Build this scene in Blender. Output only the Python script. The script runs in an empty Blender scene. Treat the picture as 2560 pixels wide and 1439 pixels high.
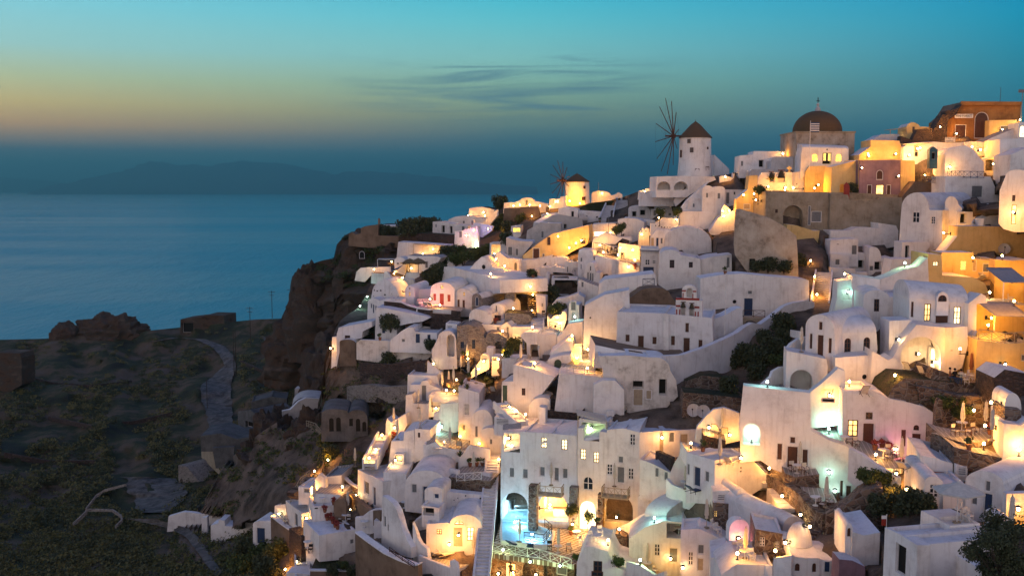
import bpy, bmesh, math, random
import numpy as np
from mathutils import Vector, Matrix, noise
from mathutils.geometry import tessellate_polygon
random.seed(7)
R = math.radians
SC = bpy.context.scene
COL = SC.collection
F, CX, CY, HZ, CAMZ = 2512.0, 1280.0, 719.5, 470.0, 120.0
PITCH = math.atan((CY - HZ) / F)
CAM = Vector((0, 0, CAMZ))
cp, sp = math.cos(PITCH), math.sin(PITCH)

def ray(px, py):
    x = (px - CX) / F; y = -(py - CY) / F
    d = Vector((x, cp + y * sp, -sp + y * cp))
    return d / d.y

def P(px, py, D):
    return CAM + ray(px, py) * D

# ---------- depth of the ground seen at a point of the picture (metres ahead of the camera)
class Field:
    def __init__(s, txt, rad=70.0, lo=50, hi=400):
        a = np.array([[float(v) for v in t.split(',')] for t in txt.split()])
        s.x, s.y, s.d, s.rad, s.lo, s.hi = a[:, 0], a[:, 1], a[:, 2], rad, lo, hi
    def __call__(s, px, py):
        dx, dy = s.x - px, (s.y - py)
        w = 1.0 / (dx * dx + dy * dy + s.rad ** 2) ** 2
        A = np.stack([np.ones_like(dx), dx / 200, dy / 200], 1)
        M = (A * w[:, None]).T @ A + np.diag([0, .02 * w.sum(), .02 * w.sum()])
        v = (A * w[:, None]).T @ s.d
        return float(min(s.hi, max(s.lo, np.linalg.solve(M, v)[0])))
Dt = Field("""640,1330,126 760,1430,112 720,1250,122 820,1300,113 950,1250,113 1000,1400,101 1180,1360,101 1300,1290,106 1440,1300,104
1300,1439,97 1600,1439,87 1650,1330,95 1750,1430,80 1820,1260,90 1950,1430,70 2000,1370,73 2150,1430,65 2300,1439,58 2400,1280,66
2540,1350,60 2560,1150,72 2450,1100,77 2340,1140,81 2150,1125,85 1980,1180,88 2300,945,92 2500,930,87 2560,720,100 2340,790,97
2540,530,113 2330,590,146 2263,650,148 2400,670,128 1820,705,136 1600,865,122 1720,875,118 1850,770,128 1500,960,117 1600,990,111
1200,870,136 1100,770,156 900,860,147 1060,860,141 1100,950,135 960,1070,131 1300,990,118 1450,570,205 1560,510,205 1740,445,190
1440,510,228 1200,560,238 1050,640,200 960,690,190 1250,720,166 1400,700,160 1500,625,166 1700,610,158 1900,550,160 2060,480,172
2200,505,166 2430,340,166 2300,430,163 2560,340,165 815,880,150 800,1010,146 650,1100,152 560,1160,156 520,1240,150 450,1310,150
560,1300,143 480,1400,130 2000,400,178 1250,1100,118 1100,1130,117 1050,1180,114 1480,1000,113 1760,1000,108 1830,950,118 1900,880,120""", 60)
DL0 = Field("""0,850,345 120,847,345 370,852,335 450,832,340 560,830,332 640,800,332 700,795,326 770,795,330 0,930,292 150,900,302 0,1000,256
200,1000,256 400,930,290 520,870,303 580,930,280 700,870,288 800,880,272 560,1050,236 500,1000,250 300,1100,226 0,1150,206 100,1250,186
250,1180,202 480,1100,220 420,1200,196 300,1260,180 200,1300,168 0,1380,142 0,1439,126 200,1420,130 400,1400,137 600,1439,118 330,1320,160
460,1310,156 600,1300,146 640,1100,210 560,1200,188 720,1020,225 900,1000,230 900,1300,150 900,1439,110""", 80)
def DL(px, py):
    n = noise.noise(Vector((px * .012, py * .022, 3.1))) * 3.2 + noise.noise(Vector((px * .05, py * .08, 9))) * .9
    return DL0(px, py) * (1 + .010 * n)

# ---------- reading coordinates in the frame of an enlarged view
FR = [0, 0, 1.0]
def fr(ox, oy, s): FR[:] = [ox, oy, s]
def q(x, y): return (FR[0] + x / FR[2], FR[1] + y / FR[2])
def parse(txt):
    out = []; apex = None
    for t in txt.split():
        if t[0] == '~':
            apex = q(*map(float, t[1:].split(','))); continue
        p = q(*map(float, t.split(',')))
        if apex:
            p0 = out[-1]; N = 7
            for i in range(1, N + 1):
                th = i * math.pi / 2 / N
                out.append((p0[0] + (apex[0] - p0[0]) * (1 - math.cos(th)), p0[1] + (apex[1] - p0[1]) * math.sin(th)))
            for i in range(1, N):
                th = math.pi / 2 - i * math.pi / 2 / N
                out.append((p[0] + (apex[0] - p[0]) * (1 - math.cos(th)), p[1] + (apex[1] - p[1]) * math.sin(th)))
            apex = None
        out.append(p)
    return out

# ---------- materials
MATS = {}
def newmat(name):
    m = bpy.data.materials.new(name); m.use_nodes = True
    nt = m.node_tree; b = nt.nodes['Principled BSDF']
    return m, nt, b
def N(nt, t, **kw):
    n = nt.nodes.new(t)
    for k, v in kw.items(): setattr(n, k, v)
    return n
def ramp(nt, fac, stops, interp='LINEAR'):
    r = N(nt, 'ShaderNodeValToRGB'); r.color_ramp.interpolation = interp
    e = r.color_ramp.elements
    while len(e) < len(stops): e.new(.5)
    for el, (p, c) in zip(e, stops): el.position = p; el.color = (*c, 1)
    if fac is not None: nt.links.new(fac, r.inputs[0])
    return r
def coords(nt, scale=(1, 1, 1)):
    g = N(nt, 'ShaderNodeNewGeometry'); mp = N(nt, 'ShaderNodeMapping')
    mp.inputs['Scale'].default_value = scale
    nt.links.new(g.outputs['Position'], mp.inputs[0]); return mp.outputs[0]
def bump(nt, b, h, st=.3, dist=.1):
    bp = N(nt, 'ShaderNodeBump'); bp.inputs['Strength'].default_value = st; bp.inputs['Distance'].default_value = dist
    nt.links.new(h, bp.inputs['Height']); nt.links.new(bp.outputs[0], b.inputs['Normal'])
def mat_noise(key, name, c0, c1, sc=.5, rough=.9, det=6, bs=.25, bd=.08, lo=.35, hi=.65, sc2=(1, 1, 1), spec=.2):
    m, nt, b = newmat(name); v = coords(nt, sc2)
    n = N(nt, 'ShaderNodeTexNoise'); n.inputs['Scale'].default_value = sc; n.inputs['Detail'].default_value = det; n.inputs['Roughness'].default_value = .65
    nt.links.new(v, n.inputs['Vector'])
    r = ramp(nt, n.outputs[0], [(lo, c0), (hi, c1)])
    nt.links.new(r.outputs[0], b.inputs['Base Color'])
    b.inputs['Roughness'].default_value = rough; b.inputs['Specular IOR Level'].default_value = spec
    if bs:
        n2 = N(nt, 'ShaderNodeTexNoise'); n2.inputs['Scale'].default_value = 5; n2.inputs['Detail'].default_value = 4
        nt.links.new(v, n2.inputs['Vector']); bump(nt, b, n2.outputs[0], bs, bd)
    MATS[key] = m; return m
def mat_plaster(key, name, c0, c1, c2):
    m, nt, b = newmat(name); v = coords(nt)
    n = N(nt, 'ShaderNodeTexNoise'); n.inputs['Scale'].default_value = .55; n.inputs['Detail'].default_value = 7; n.inputs['Roughness'].default_value = .7
    nt.links.new(v, n.inputs['Vector'])
    r = ramp(nt, n.outputs[0], [(.32, c0), (.48, c1), (.7, c2)])
    v2 = coords(nt, (3.2, 3.2, .3))
    n3 = N(nt, 'ShaderNodeTexNoise'); n3.inputs['Scale'].default_value = 1.2; n3.inputs['Detail'].default_value = 5
    nt.links.new(v2, n3.inputs['Vector'])
    r3 = ramp(nt, n3.outputs[0], [(.28, (.74, .71, .68)), (.46, (1, 1, 1))])
    mx = N(nt, 'ShaderNodeMix', data_type='RGBA', blend_type='MULTIPLY'); mx.inputs[0].default_value = .58
    nt.links.new(r.outputs[0], mx.inputs[6]); nt.links.new(r3.outputs[0], mx.inputs[7])
    oi = N(nt, 'ShaderNodeObjectInfo'); tr = ramp(nt, oi.outputs['Random'], [(0, (.80, .81, .85)), (.35, (.97, .95, .91)), (.7, (.90, .88, .85)), (1, (1, 1, 1))])
    m2 = N(nt, 'ShaderNodeMix', data_type='RGBA', blend_type='MULTIPLY'); m2.inputs[0].default_value = 1
    nt.links.new(mx.outputs[2], m2.inputs[6]); nt.links.new(tr.outputs[0], m2.inputs[7]); nt.links.new(m2.outputs[2], b.inputs['Base Color'])
    b.inputs['Roughness'].default_value = .88; b.inputs['Specular IOR Level'].default_value = .25
    n2 = N(nt, 'ShaderNodeTexNoise'); n2.inputs['Scale'].default_value = 1.6; n2.inputs['Detail'].default_value = 6
    nt.links.new(v, n2.inputs['Vector']); bump(nt, b, n2.outputs[0], .35, .12)
    MATS[key] = m
def mat_stone(key, name, cols, mortar, sc=2.2):
    m, nt, b = newmat(name); v = coords(nt, (1, 1, 1.5))
    w = N(nt, 'ShaderNodeTexNoise'); w.inputs['Scale'].default_value = 3
    nt.links.new(v, w.inputs['Vector'])
    ad = N(nt, 'ShaderNodeMix', data_type='RGBA'); ad.inputs[0].default_value = .12
    nt.links.new(v, ad.inputs[6]); nt.links.new(w.outputs[1], ad.inputs[7])
    a = N(nt, 'ShaderNodeTexVoronoi'); a.inputs['Scale'].default_value = sc
    e = N(nt, 'ShaderNodeTexVoronoi', feature='DISTANCE_TO_EDGE'); e.inputs['Scale'].default_value = sc
    nt.links.new(ad.outputs[2], a.inputs['Vector']); nt.links.new(ad.outputs[2], e.inputs['Vector'])
    sx = N(nt, 'ShaderNodeSeparateColor'); nt.links.new(a.outputs['Color'], sx.inputs[0])
    r = ramp(nt, sx.outputs[0], [(i / (len(cols) - 1), c) for i, c in enumerate(cols)])
    r2 = ramp(nt, e.outputs['Distance'], [(.03, (1, 1, 1)), (.09, (0, 0, 0))])
    mx = N(nt, 'ShaderNodeMix', data_type='RGBA'); mx.inputs[7].default_value = (*mortar, 1)
    nt.links.new(r2.outputs[0], mx.inputs[0]); nt.links.new(r.outputs[0], mx.inputs[6])
    nt.links.new(mx.outputs[2], b.inputs['Base Color']); b.inputs['Roughness'].default_value = .95
    r4 = ramp(nt, e.outputs['Distance'], [(0, (0, 0, 0)), (.2, (1, 1, 1))])
    bump(nt, b, r4.outputs[0], .8, .15); MATS[key] = m
def mat_plain(key, name, c, rough=.6, metal=0, spec=.3):
    m, nt, b = newmat(name)
    v = coords(nt); n = N(nt, 'ShaderNodeTexNoise'); n.inputs['Scale'].default_value = 4; n.inputs['Detail'].default_value = 4
    nt.links.new(v, n.inputs['Vector'])
    r = ramp(nt, n.outputs[0], [(.3, tuple(x * .78 for x in c)), (.7, c)])
    nt.links.new(r.outputs[0], b.inputs['Base Color'])
    b.inputs['Roughness'].default_value = rough; b.inputs['Metallic'].default_value = metal; b.inputs['Specular IOR Level'].default_value = spec
    MATS[key] = m
def mat_emit(key, name, c, s, var=0):
    m, nt, b = newmat(name); b.inputs['Base Color'].default_value = (*c, 1)
    b.inputs['Emission Color'].default_value = (*c, 1); b.inputs['Emission Strength'].default_value = s
    if var:
        v = coords(nt); n = N(nt, 'ShaderNodeTexNoise'); n.inputs['Scale'].default_value = 1.7; n.inputs['Detail'].default_value = 3
        nt.links.new(v, n.inputs['Vector'])
        r = N(nt, 'ShaderNodeMapRange'); r.inputs[1].default_value = .3; r.inputs[2].default_value = .7; r.inputs[3].default_value = s * .35; r.inputs[4].default_value = s * 1.5
        nt.links.new(n.outputs[0], r.inputs[0]); nt.links.new(r.outputs[0], b.inputs['Emission Strength'])
    m.cycles.emission_sampling = 'NONE'; MATS[key] = m
def mat_tile(key, name, c, line, sc, rot):
    m, nt, b = newmat(name)
    g = N(nt, 'ShaderNodeNewGeometry'); mp = N(nt, 'ShaderNodeMapping'); mp.inputs['Rotation'].default_value = (0, 0, rot)
    nt.links.new(g.outputs['Position'], mp.inputs[0])
    br = N(nt, 'ShaderNodeTexBrick'); br.offset = 0; br.inputs['Scale'].default_value = sc; br.inputs['Mortar Size'].default_value = .045
    br.inputs['Brick Width'].default_value = .5; br.inputs['Row Height'].default_value = .5
    br.inputs['Color1'].default_value = (*c, 1); br.inputs['Color2'].default_value = (*[x * .75 for x in c], 1); br.inputs['Mortar'].default_value = (*line, 1)
    nt.links.new(mp.outputs[0], br.inputs[0]); nt.links.new(br.outputs[0], b.inputs['Base Color'])
    b.inputs['Roughness'].default_value = .6; MATS[key] = m

mat_plaster('W', 'white plaster', (.62, .59, .57), (.78, .76, .74), (.86, .85, .83))
mat_plaster('R', 'roof plaster', (.52, .51, .52), (.70, .69, .69), (.80, .79, .79))
mat_plaster('G', 'grey plaster', (.40, .39, .38), (.52, .50, .49), (.60, .58, .56))
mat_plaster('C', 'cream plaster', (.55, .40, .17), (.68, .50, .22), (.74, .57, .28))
mat_plaster('P', 'peeling plaster', (.30, .26, .22), (.66, .62, .57), (.78, .75, .71))
mat_plaster('K', 'mauve plaster', (.19, .12, .15), (.25, .16, .20), (.30, .20, .24))
mat_plaster('X', 'cracked old render', (.17, .13, .09), (.38, .32, .25), (.50, .44, .36))
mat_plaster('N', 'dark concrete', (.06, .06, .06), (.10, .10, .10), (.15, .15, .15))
mat_plaster('O', 'ochre plaster', (.20, .09, .03), (.30, .14, .045), (.36, .18, .06))
mat_plaster('B', 'bare concrete', (.20, .155, .10), (.31, .255, .18), (.40, .34, .26))
mat_plaster('E', 'earth coloured render', (.11, .075, .05), (.19, .13, .09), (.25, .175, .125))
mat_stone('S', 'brown rubble stone', [(.05, .03, .022), (.13, .08, .055), (.20, .14, .10), (.08, .05, .04)], (.22, .18, .145), 2.0)
mat_stone('D', 'dark lava stone', [(.030, .018, .014), (.07, .04, .03), (.045, .03, .024), (.10, .065, .05)], (.05, .035, .03), 2.4)
mat_stone('Y', 'grey masonry', [(.14, .12, .105), (.22, .19, .165), (.28, .25, .22), (.17, .14, .12)], (.30, .27, .24), 2.6)
mat_noise('rock', 'cliff rock', (.034, .024, .018), (.17, .12, .088), .2, .95, 9, .9, .6, .3, .7, (1, 1, 2.2))
mat_noise('soil', 'hillside soil', (.026, .026, .020), (.12, .10, .08), .09, .97, 9, .8, .4, .35, .68)
mat_noise('slope', 'town ground', (.036, .025, .018), (.185, .135, .10), .22, .95, 8, .7, .3, .35, .62)
mat_noise('road', 'dirt road', (.055, .050, .046), (.165, .15, .135), .6, .95, 6, .4, .1)
mat_noise('path', 'pale path', (.24, .22, .21), (.36, .34, .33), .8, .9, 6, .3, .05)
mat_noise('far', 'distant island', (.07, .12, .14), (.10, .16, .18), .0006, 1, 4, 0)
mat_tile('T', 'diamond floor tiles', (.20, .115, .07), (.62, .55, .46), 1.0, R(38))
mat_tile('Q', 'crazy paving', (.22, .20, .18), (.45, .43, .40), 1.3, R(12))
mat_plain('wood', 'brown wood', (.085, .033, .018), .6)
mat_plain('pale', 'pale timber', (.42, .33, .22), .7)
mat_plain('red', 'red paint', (.30, .028, .018), .5)
mat_plain('blue', 'blue paint', (.022, .045, .11), .5)
mat_plain('teal', 'teal paint', (.03, .10, .13), .5)
mat_plain('grey', 'grey paint', (.17, .175, .18), .6)
mat_plain('green', 'green paint', (.05, .085, .06), .6)
mat_plain('white', 'white paint', (.74, .72, .69), .6)
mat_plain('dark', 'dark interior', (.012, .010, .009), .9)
mat_plain('iron', 'dark iron', (.025, .025, .03), .5, .5)
mat_plain('glass', 'window glass', (.016, .02, .028), .08, 0, .6)
mat_plain('cloth', 'cream canvas', (.60, .55, .47), .9)
mat_plain('tarp', 'blue tarpaulin', (.01, .10, .42), .7)
mat_plain('sail', 'grey shade cloth', (.30, .28, .29), .9)
mat_plain('straw', 'thatch straw', (.15, .115, .065), 1)
mat_plain('terra', 'terracotta', (.26, .10, .05), .8)
mat_plain('clay', 'dome tiles', (.12, .07, .032), .8)
mat_plain('pool', 'pool plaster', (.62, .78, .84), .6)
mat_plain('leafd', 'dark leaves', (.060, .070, .032), .8)
mat_plain('hleaf', 'olive scrub leaves', (.16, .15, .055), .85)
mat_plain('leaf', 'green leaves', (.062, .085, .022), .8)
mat_plain('leafy', 'yellow green leaves', (.13, .125, .030), .8)
mat_plain('flower', 'red flowers', (.28, .05, .04), .8)
mat_plain('bark', 'bark', (.06, .045, .032), .95)
mat_plain('bronze', 'bell bronze', (.06, .05, .03), .4, .8)
mat_plain('skin', 'skin', (.35, .2, .14), .7)
mat_emit('lit', 'lit window', (1, .62, .20), 1.8, 1)
mat_emit('litw', 'bright lit window', (1, .78, .42), 2.3, 1)
mat_emit('lity', 'yellow lit window', (1, .66, .08), 2.2, 1)
mat_emit('bulbo', 'warm bulb', (1, .72, .32), 40)
mat_emit('bulbw', 'cool bulb', (.75, 1, .9), 25)
m_, nt_, b_ = newmat('pool water')
b_.inputs['Base Color'].default_value = (.80, .95, 1, 1); b_.inputs['Roughness'].default_value = .02; b_.inputs['IOR'].default_value = 1.1
b_.inputs['Transmission Weight'].default_value = 1; MATS['water'] = m_
tr_ = N(nt_, 'ShaderNodeBsdfTransparent'); tr_.inputs[0].default_value = (.75, .93, 1, 1)
gl_ = N(nt_, 'ShaderNodeBsdfGlossy'); gl_.inputs['Roughness'].default_value = .05
ms_ = N(nt_, 'ShaderNodeMixShader'); ms_.inputs[0].default_value = .06
nt_.links.new(tr_.outputs[0], ms_.inputs[1]); nt_.links.new(gl_.outputs[0], ms_.inputs[2])
nt_.links.new(ms_.outputs[0], nt_.nodes['Material Output'].inputs[0])

# ---------- objects
def tag(o, label=None, cat=None, group=None, kind=None):
    if label: o['label'] = label
    if cat: o['category'] = cat
    if group: o['group'] = group
    if kind: o['kind'] = kind
    return o
def empty(name, label=None, cat=None, M=None, group=None):
    o = bpy.data.objects.new(name, None); COL.objects.link(o); o.empty_display_size = .3
    if M is not None: o.matrix_world = M
    return tag(o, label, cat, group)
def link(name, me, parent=None):
    o = bpy.data.objects.new(name, me); COL.objects.link(o)
    if parent is not None: o.parent = parent
    return o
def setm(me, m, smooth=None):
    for k in ([m] if isinstance(m, str) else m): me.materials.append(MATS[k])
    if smooth is not None:
        me.polygons.foreach_set('use_smooth', [True] * len(me.polygons))
        if smooth < 180: me.set_sharp_from_angle(angle=R(smooth))
class MB:
    """collects vertices and faces of one mesh"""
    def __init__(s): s.v = []; s.f = []; s.mi = []
    def add(s, vs, fs, mi=0):
        o = len(s.v); s.v += [tuple(v) for v in vs]
        for f in fs: s.f.append([i + o for i in f]); s.mi.append(mi)
    def box(s, x0, x1, y0, y1, z0, z1, mi=0):
        s.add([(x0, y0, z0), (x1, y0, z0), (x1, y1, z0), (x0, y1, z0), (x0, y0, z1), (x1, y0, z1), (x1, y1, z1), (x0, y1, z1)],
              [(0, 3, 2, 1), (4, 5, 6, 7), (0, 1, 5, 4), (1, 2, 6, 5), (2, 3, 7, 6), (3, 0, 4, 7)], mi)
    def bar(s, a, b, r, n=6, r2=None, mi=0):
        a, b = Vector(a), Vector(b); d = (b - a)
        if d.length < 1e-6: return
        d.normalize(); t = d.orthogonal().normalized(); w = d.cross(t); r2 = r if r2 is None else r2
        vs = [a + (t * math.cos(i * 2 * math.pi / n) + w * math.sin(i * 2 * math.pi / n)) * r for i in range(n)]
        vs += [b + (t * math.cos(i * 2 * math.pi / n) + w * math.sin(i * 2 * math.pi / n)) * r2 for i in range(n)]
        s.add(vs, [(i, (i + 1) % n, n + (i + 1) % n, n + i) for i in range(n)] + [tuple(range(n - 1, -1, -1)), tuple(range(n, 2 * n))], mi)
    def lathe(s, prof, n=14, c=(0, 0, 0), mi=0):
        vs = []; m = len(prof)
        for i in range(n):
            a = i * 2 * math.pi / n
            vs += [(c[0] + r * math.cos(a), c[1] + r * math.sin(a), c[2] + z) for r, z in prof]
        fs = [(i * m + j, ((i + 1) % n) * m + j, ((i + 1) % n) * m + j + 1, i * m + j + 1) for i in range(n) for j in range(m - 1)]
        s.add(vs, fs, mi)
    def prism(s, loop, y0, y1, mi=0):
        """loop of (x,z), solid between y0 and y1"""
        n = len(loop)
        vs = [(x, y0, z) for x, z in loop] + [(x, y1, z) for x, z in loop]
        tri = tessellate_polygon([[Vector((x, z, 0)) for x, z in loop]])
        s.add(vs, [tuple(t) for t in tri] + [tuple(i + n for i in t[::-1]) for t in tri] + [(i, (i + 1) % n, n + (i + 1) % n, n + i) for i in range(n)], mi)
    def ring(s, lo, li, y0, y1, mi=0):
        n = len(lo)
        vs = [(x, y0, z) for x, z in lo] + [(x, y0, z) for x, z in li] + [(x, y1, z) for x, z in lo] + [(x, y1, z) for x, z in li]
        fs = []
        for i in range(n):
            j = (i + 1) % n
            fs += [(i, j, n + j, n + i), (i, 2 * n + i, 2 * n + j, j), (n + i, n + j, 3 * n + j, 3 * n + i), (2 * n + i, 3 * n + i, 3 * n + j, 2 * n + j)]
        s.add(vs, fs, mi)
    def mesh(s, name, m, smooth=None, fix=True):
        me = bpy.data.meshes.new(name); me.from_pydata(s.v, [], s.f); setm(me, m)
        if any(s.mi): me.polygons.foreach_set('material_index', s.mi)
        if fix:
            bm = bmesh.new(); bm.from_mesh(me); bmesh.ops.remove_doubles(bm, verts=bm.verts, dist=1e-4)
            bmesh.ops.recalc_face_normals(bm, faces=bm.faces); bm.to_mesh(me); bm.free()
        if smooth is not None:
            me.polygons.foreach_set('use_smooth', [True] * len(me.polygons))
            if smooth < 180: me.set_sharp_from_angle(angle=R(smooth))
        me.update(); return me
    def obj(s, name, m, parent=None, smooth=None, fix=True): return link(name, s.mesh(name, m, smooth, fix), parent)

# ---------- openings: windows, doors, niches (in a wall's own frame: x along it, y into it, z up)
def loop_for(u0, u1, z0, z1, arch):
    if arch == 'o':
        c, d, r = (u0 + u1) / 2, (z0 + z1) / 2, (u1 - u0) / 2; rz = (z1 - z0) / 2
        return [(c + r * math.cos(t * math.pi / 8), d + rz * math.sin(t * math.pi / 8)) for t in range(16)]
    if not arch: return [(u0, z0), (u1, z0), (u1, z1), (u0, z1)]
    c, r = (u0 + u1) / 2, (u1 - u0) / 2; h = min(r, (z1 - z0) * .75)
    return [(u0, z0), (u1, z0)] + [(c + r * math.cos(t * math.pi / 12), z1 - h + h * math.sin(t * math.pi / 12)) for t in range(13)]
def shrink(lp, d):
    cx = (min(p[0] for p in lp) + max(p[0] for p in lp)) / 2; cz = (min(p[1] for p in lp) + max(p[1] for p in lp)) / 2
    w = max(p[0] for p in lp) - cx; h = max(p[1] for p in lp) - cz
    return [(cx + (x - cx) * max(.1, 1 - d / w), cz + (z - cz) * max(.1, 1 - d / h)) for x, z in lp]
KIND = {  # name, frame material, panel material
    'w': ('window', 'white', 'glass'), 'W': ('window', 'pale', 'litw'), 'b': ('window', 'wood', 'glass'), 'B': ('window', 'wood', 'lit'),
    'y': ('window', 'white', 'lity'), 'u': ('window', 'blue', 'glass'), 'g': ('door', 'white', 'grey'), 'd': ('door', 'white', 'wood'), 'e': ('door', 'white', 'blue'),
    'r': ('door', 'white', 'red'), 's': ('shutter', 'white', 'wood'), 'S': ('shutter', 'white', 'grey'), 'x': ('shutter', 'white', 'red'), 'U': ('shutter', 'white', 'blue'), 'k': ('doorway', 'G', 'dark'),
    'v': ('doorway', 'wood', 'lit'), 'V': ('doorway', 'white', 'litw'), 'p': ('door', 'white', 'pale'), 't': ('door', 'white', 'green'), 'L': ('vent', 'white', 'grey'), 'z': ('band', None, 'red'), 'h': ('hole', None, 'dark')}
def opening(root, M, u0, u1, z0, z1, kind, arch, r, label=None):
    """r: y of the glass (recess depth), negative when proud of the wall"""
    nm, fm, pm = KIND[kind]; w, h = u1 - u0, z1 - z0; lp = loop_for(u0, u1, z0, z1, arch)
    if fm is None:
        if kind == 'z': r = -.05
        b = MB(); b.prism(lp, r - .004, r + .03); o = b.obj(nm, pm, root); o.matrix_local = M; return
    fw = min(.10, .14 * w); li = shrink(lp, fw)
    b = MB(); b.ring(lp, li, r - .07, r + .02)
    if kind in 'wWbByu':
        b.box((u0 + u1) / 2 - .045, (u0 + u1) / 2 + .045, r - .06, r, z0 + fw, z1 - fw)
        k = 3 if h > 1.5 * w else 2
        for i in range(1, k):
            z = z0 + h * i / k; b.box(u0 + fw, u1 - fw, r - .055, r - .001, z - .035, z + .035)
    b2 = MB(); b2.prism(li, r - .03, r + .02)
    if nm in ('door', 'shutter'):
        mid = (u0 + u1) / 2; ww = w / 2 - fw
        for sx in ((-1, 1) if w > .75 else (0,)):
            xa, xb = (mid + (.04 if sx > 0 else -ww + .06), mid + (ww - .06 if sx > 0 else -.04)) if sx else (u0 + fw + .05, u1 - fw - .05)
            ht = h if not arch else h - w / 2
            for za, zb in ((z0 + .06 * h, z0 + .42 * ht), (z0 + .50 * ht, z0 + .90 * ht)): b2.box(xa, xb, r - .055, r - .02, za, zb)
    if nm == 'vent':
        z = z0 + fw
        while z < z1 - fw: b.box(u0 + fw * .5, u1 - fw * .5, r - .06, r - .02, z, z + .07); z += .16
    fo = b.obj(nm, fm, root); fo.matrix_local = M
    if label: fo['label'] = label
    b2.obj({'window': 'pane', 'door': 'leaf', 'shutter': 'leaf', 'doorway': 'inside', 'vent': 'backing'}[nm], pm, fo)

def inside(pt, poly):
    x, y = pt; c = False; n = len(poly)
    for i in range(n):
        (x0, y0), (x1, y1) = poly[i], poly[i - 1]
        if (y0 > y) != (y1 > y) and x < (x1 - x0) * (y - y0) / (y1 - y0) + x0: c = not c
    return c
def yaw_of(a, D):
    if not isinstance(a, str): return R(a)
    v = [float(t) for t in a.split(',')]
    r0, r1 = ray(*q(v[0], v[1])), ray(*q(v[2], v[3]))
    if abs(r1.z) < 1e-4 or abs(r0.z) < 1e-4: return 0
    k = r0.z / r1.z; p0, p1 = r0 * D, r1 * D * k
    return max(R(-78), min(R(78), math.atan2(p1.y - p0.y, p1.x - p0.x)))
class Plane:
    def __init__(s, p0, yaw):
        s.p, s.a = p0, yaw; s.u = Vector((math.cos(yaw), math.sin(yaw), 0)); s.n = Vector((math.sin(yaw), -math.cos(yaw), 0))
        s.M = Matrix.Translation(p0) @ Matrix.Rotation(yaw, 4, 'Z')
    def hit(s, px, py):
        d = ray(px, py); t = (s.p - CAM).dot(s.n) / d.dot(s.n); w = CAM + d * t - s.p
        return (w.dot(s.u), w.z)
def parse_op(op):
    res = []
    for t in op.split(';'):
        t = t.strip()
        if not t: continue
        k, c = t.split(':'); c = [float(v) for v in c.split(',')]
        (x0, y0), (x1, y1) = q(c[0], c[1]), q(c[2], c[3])
        dep = c[4] if len(c) > 4 else None
        arch = ''
        if k[0] in 'ao' and len(k) > 1: arch = k[0]; k = k[1:]
        res.append((k, arch, x0, y0, x1, y1, dep))
    return res

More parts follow.
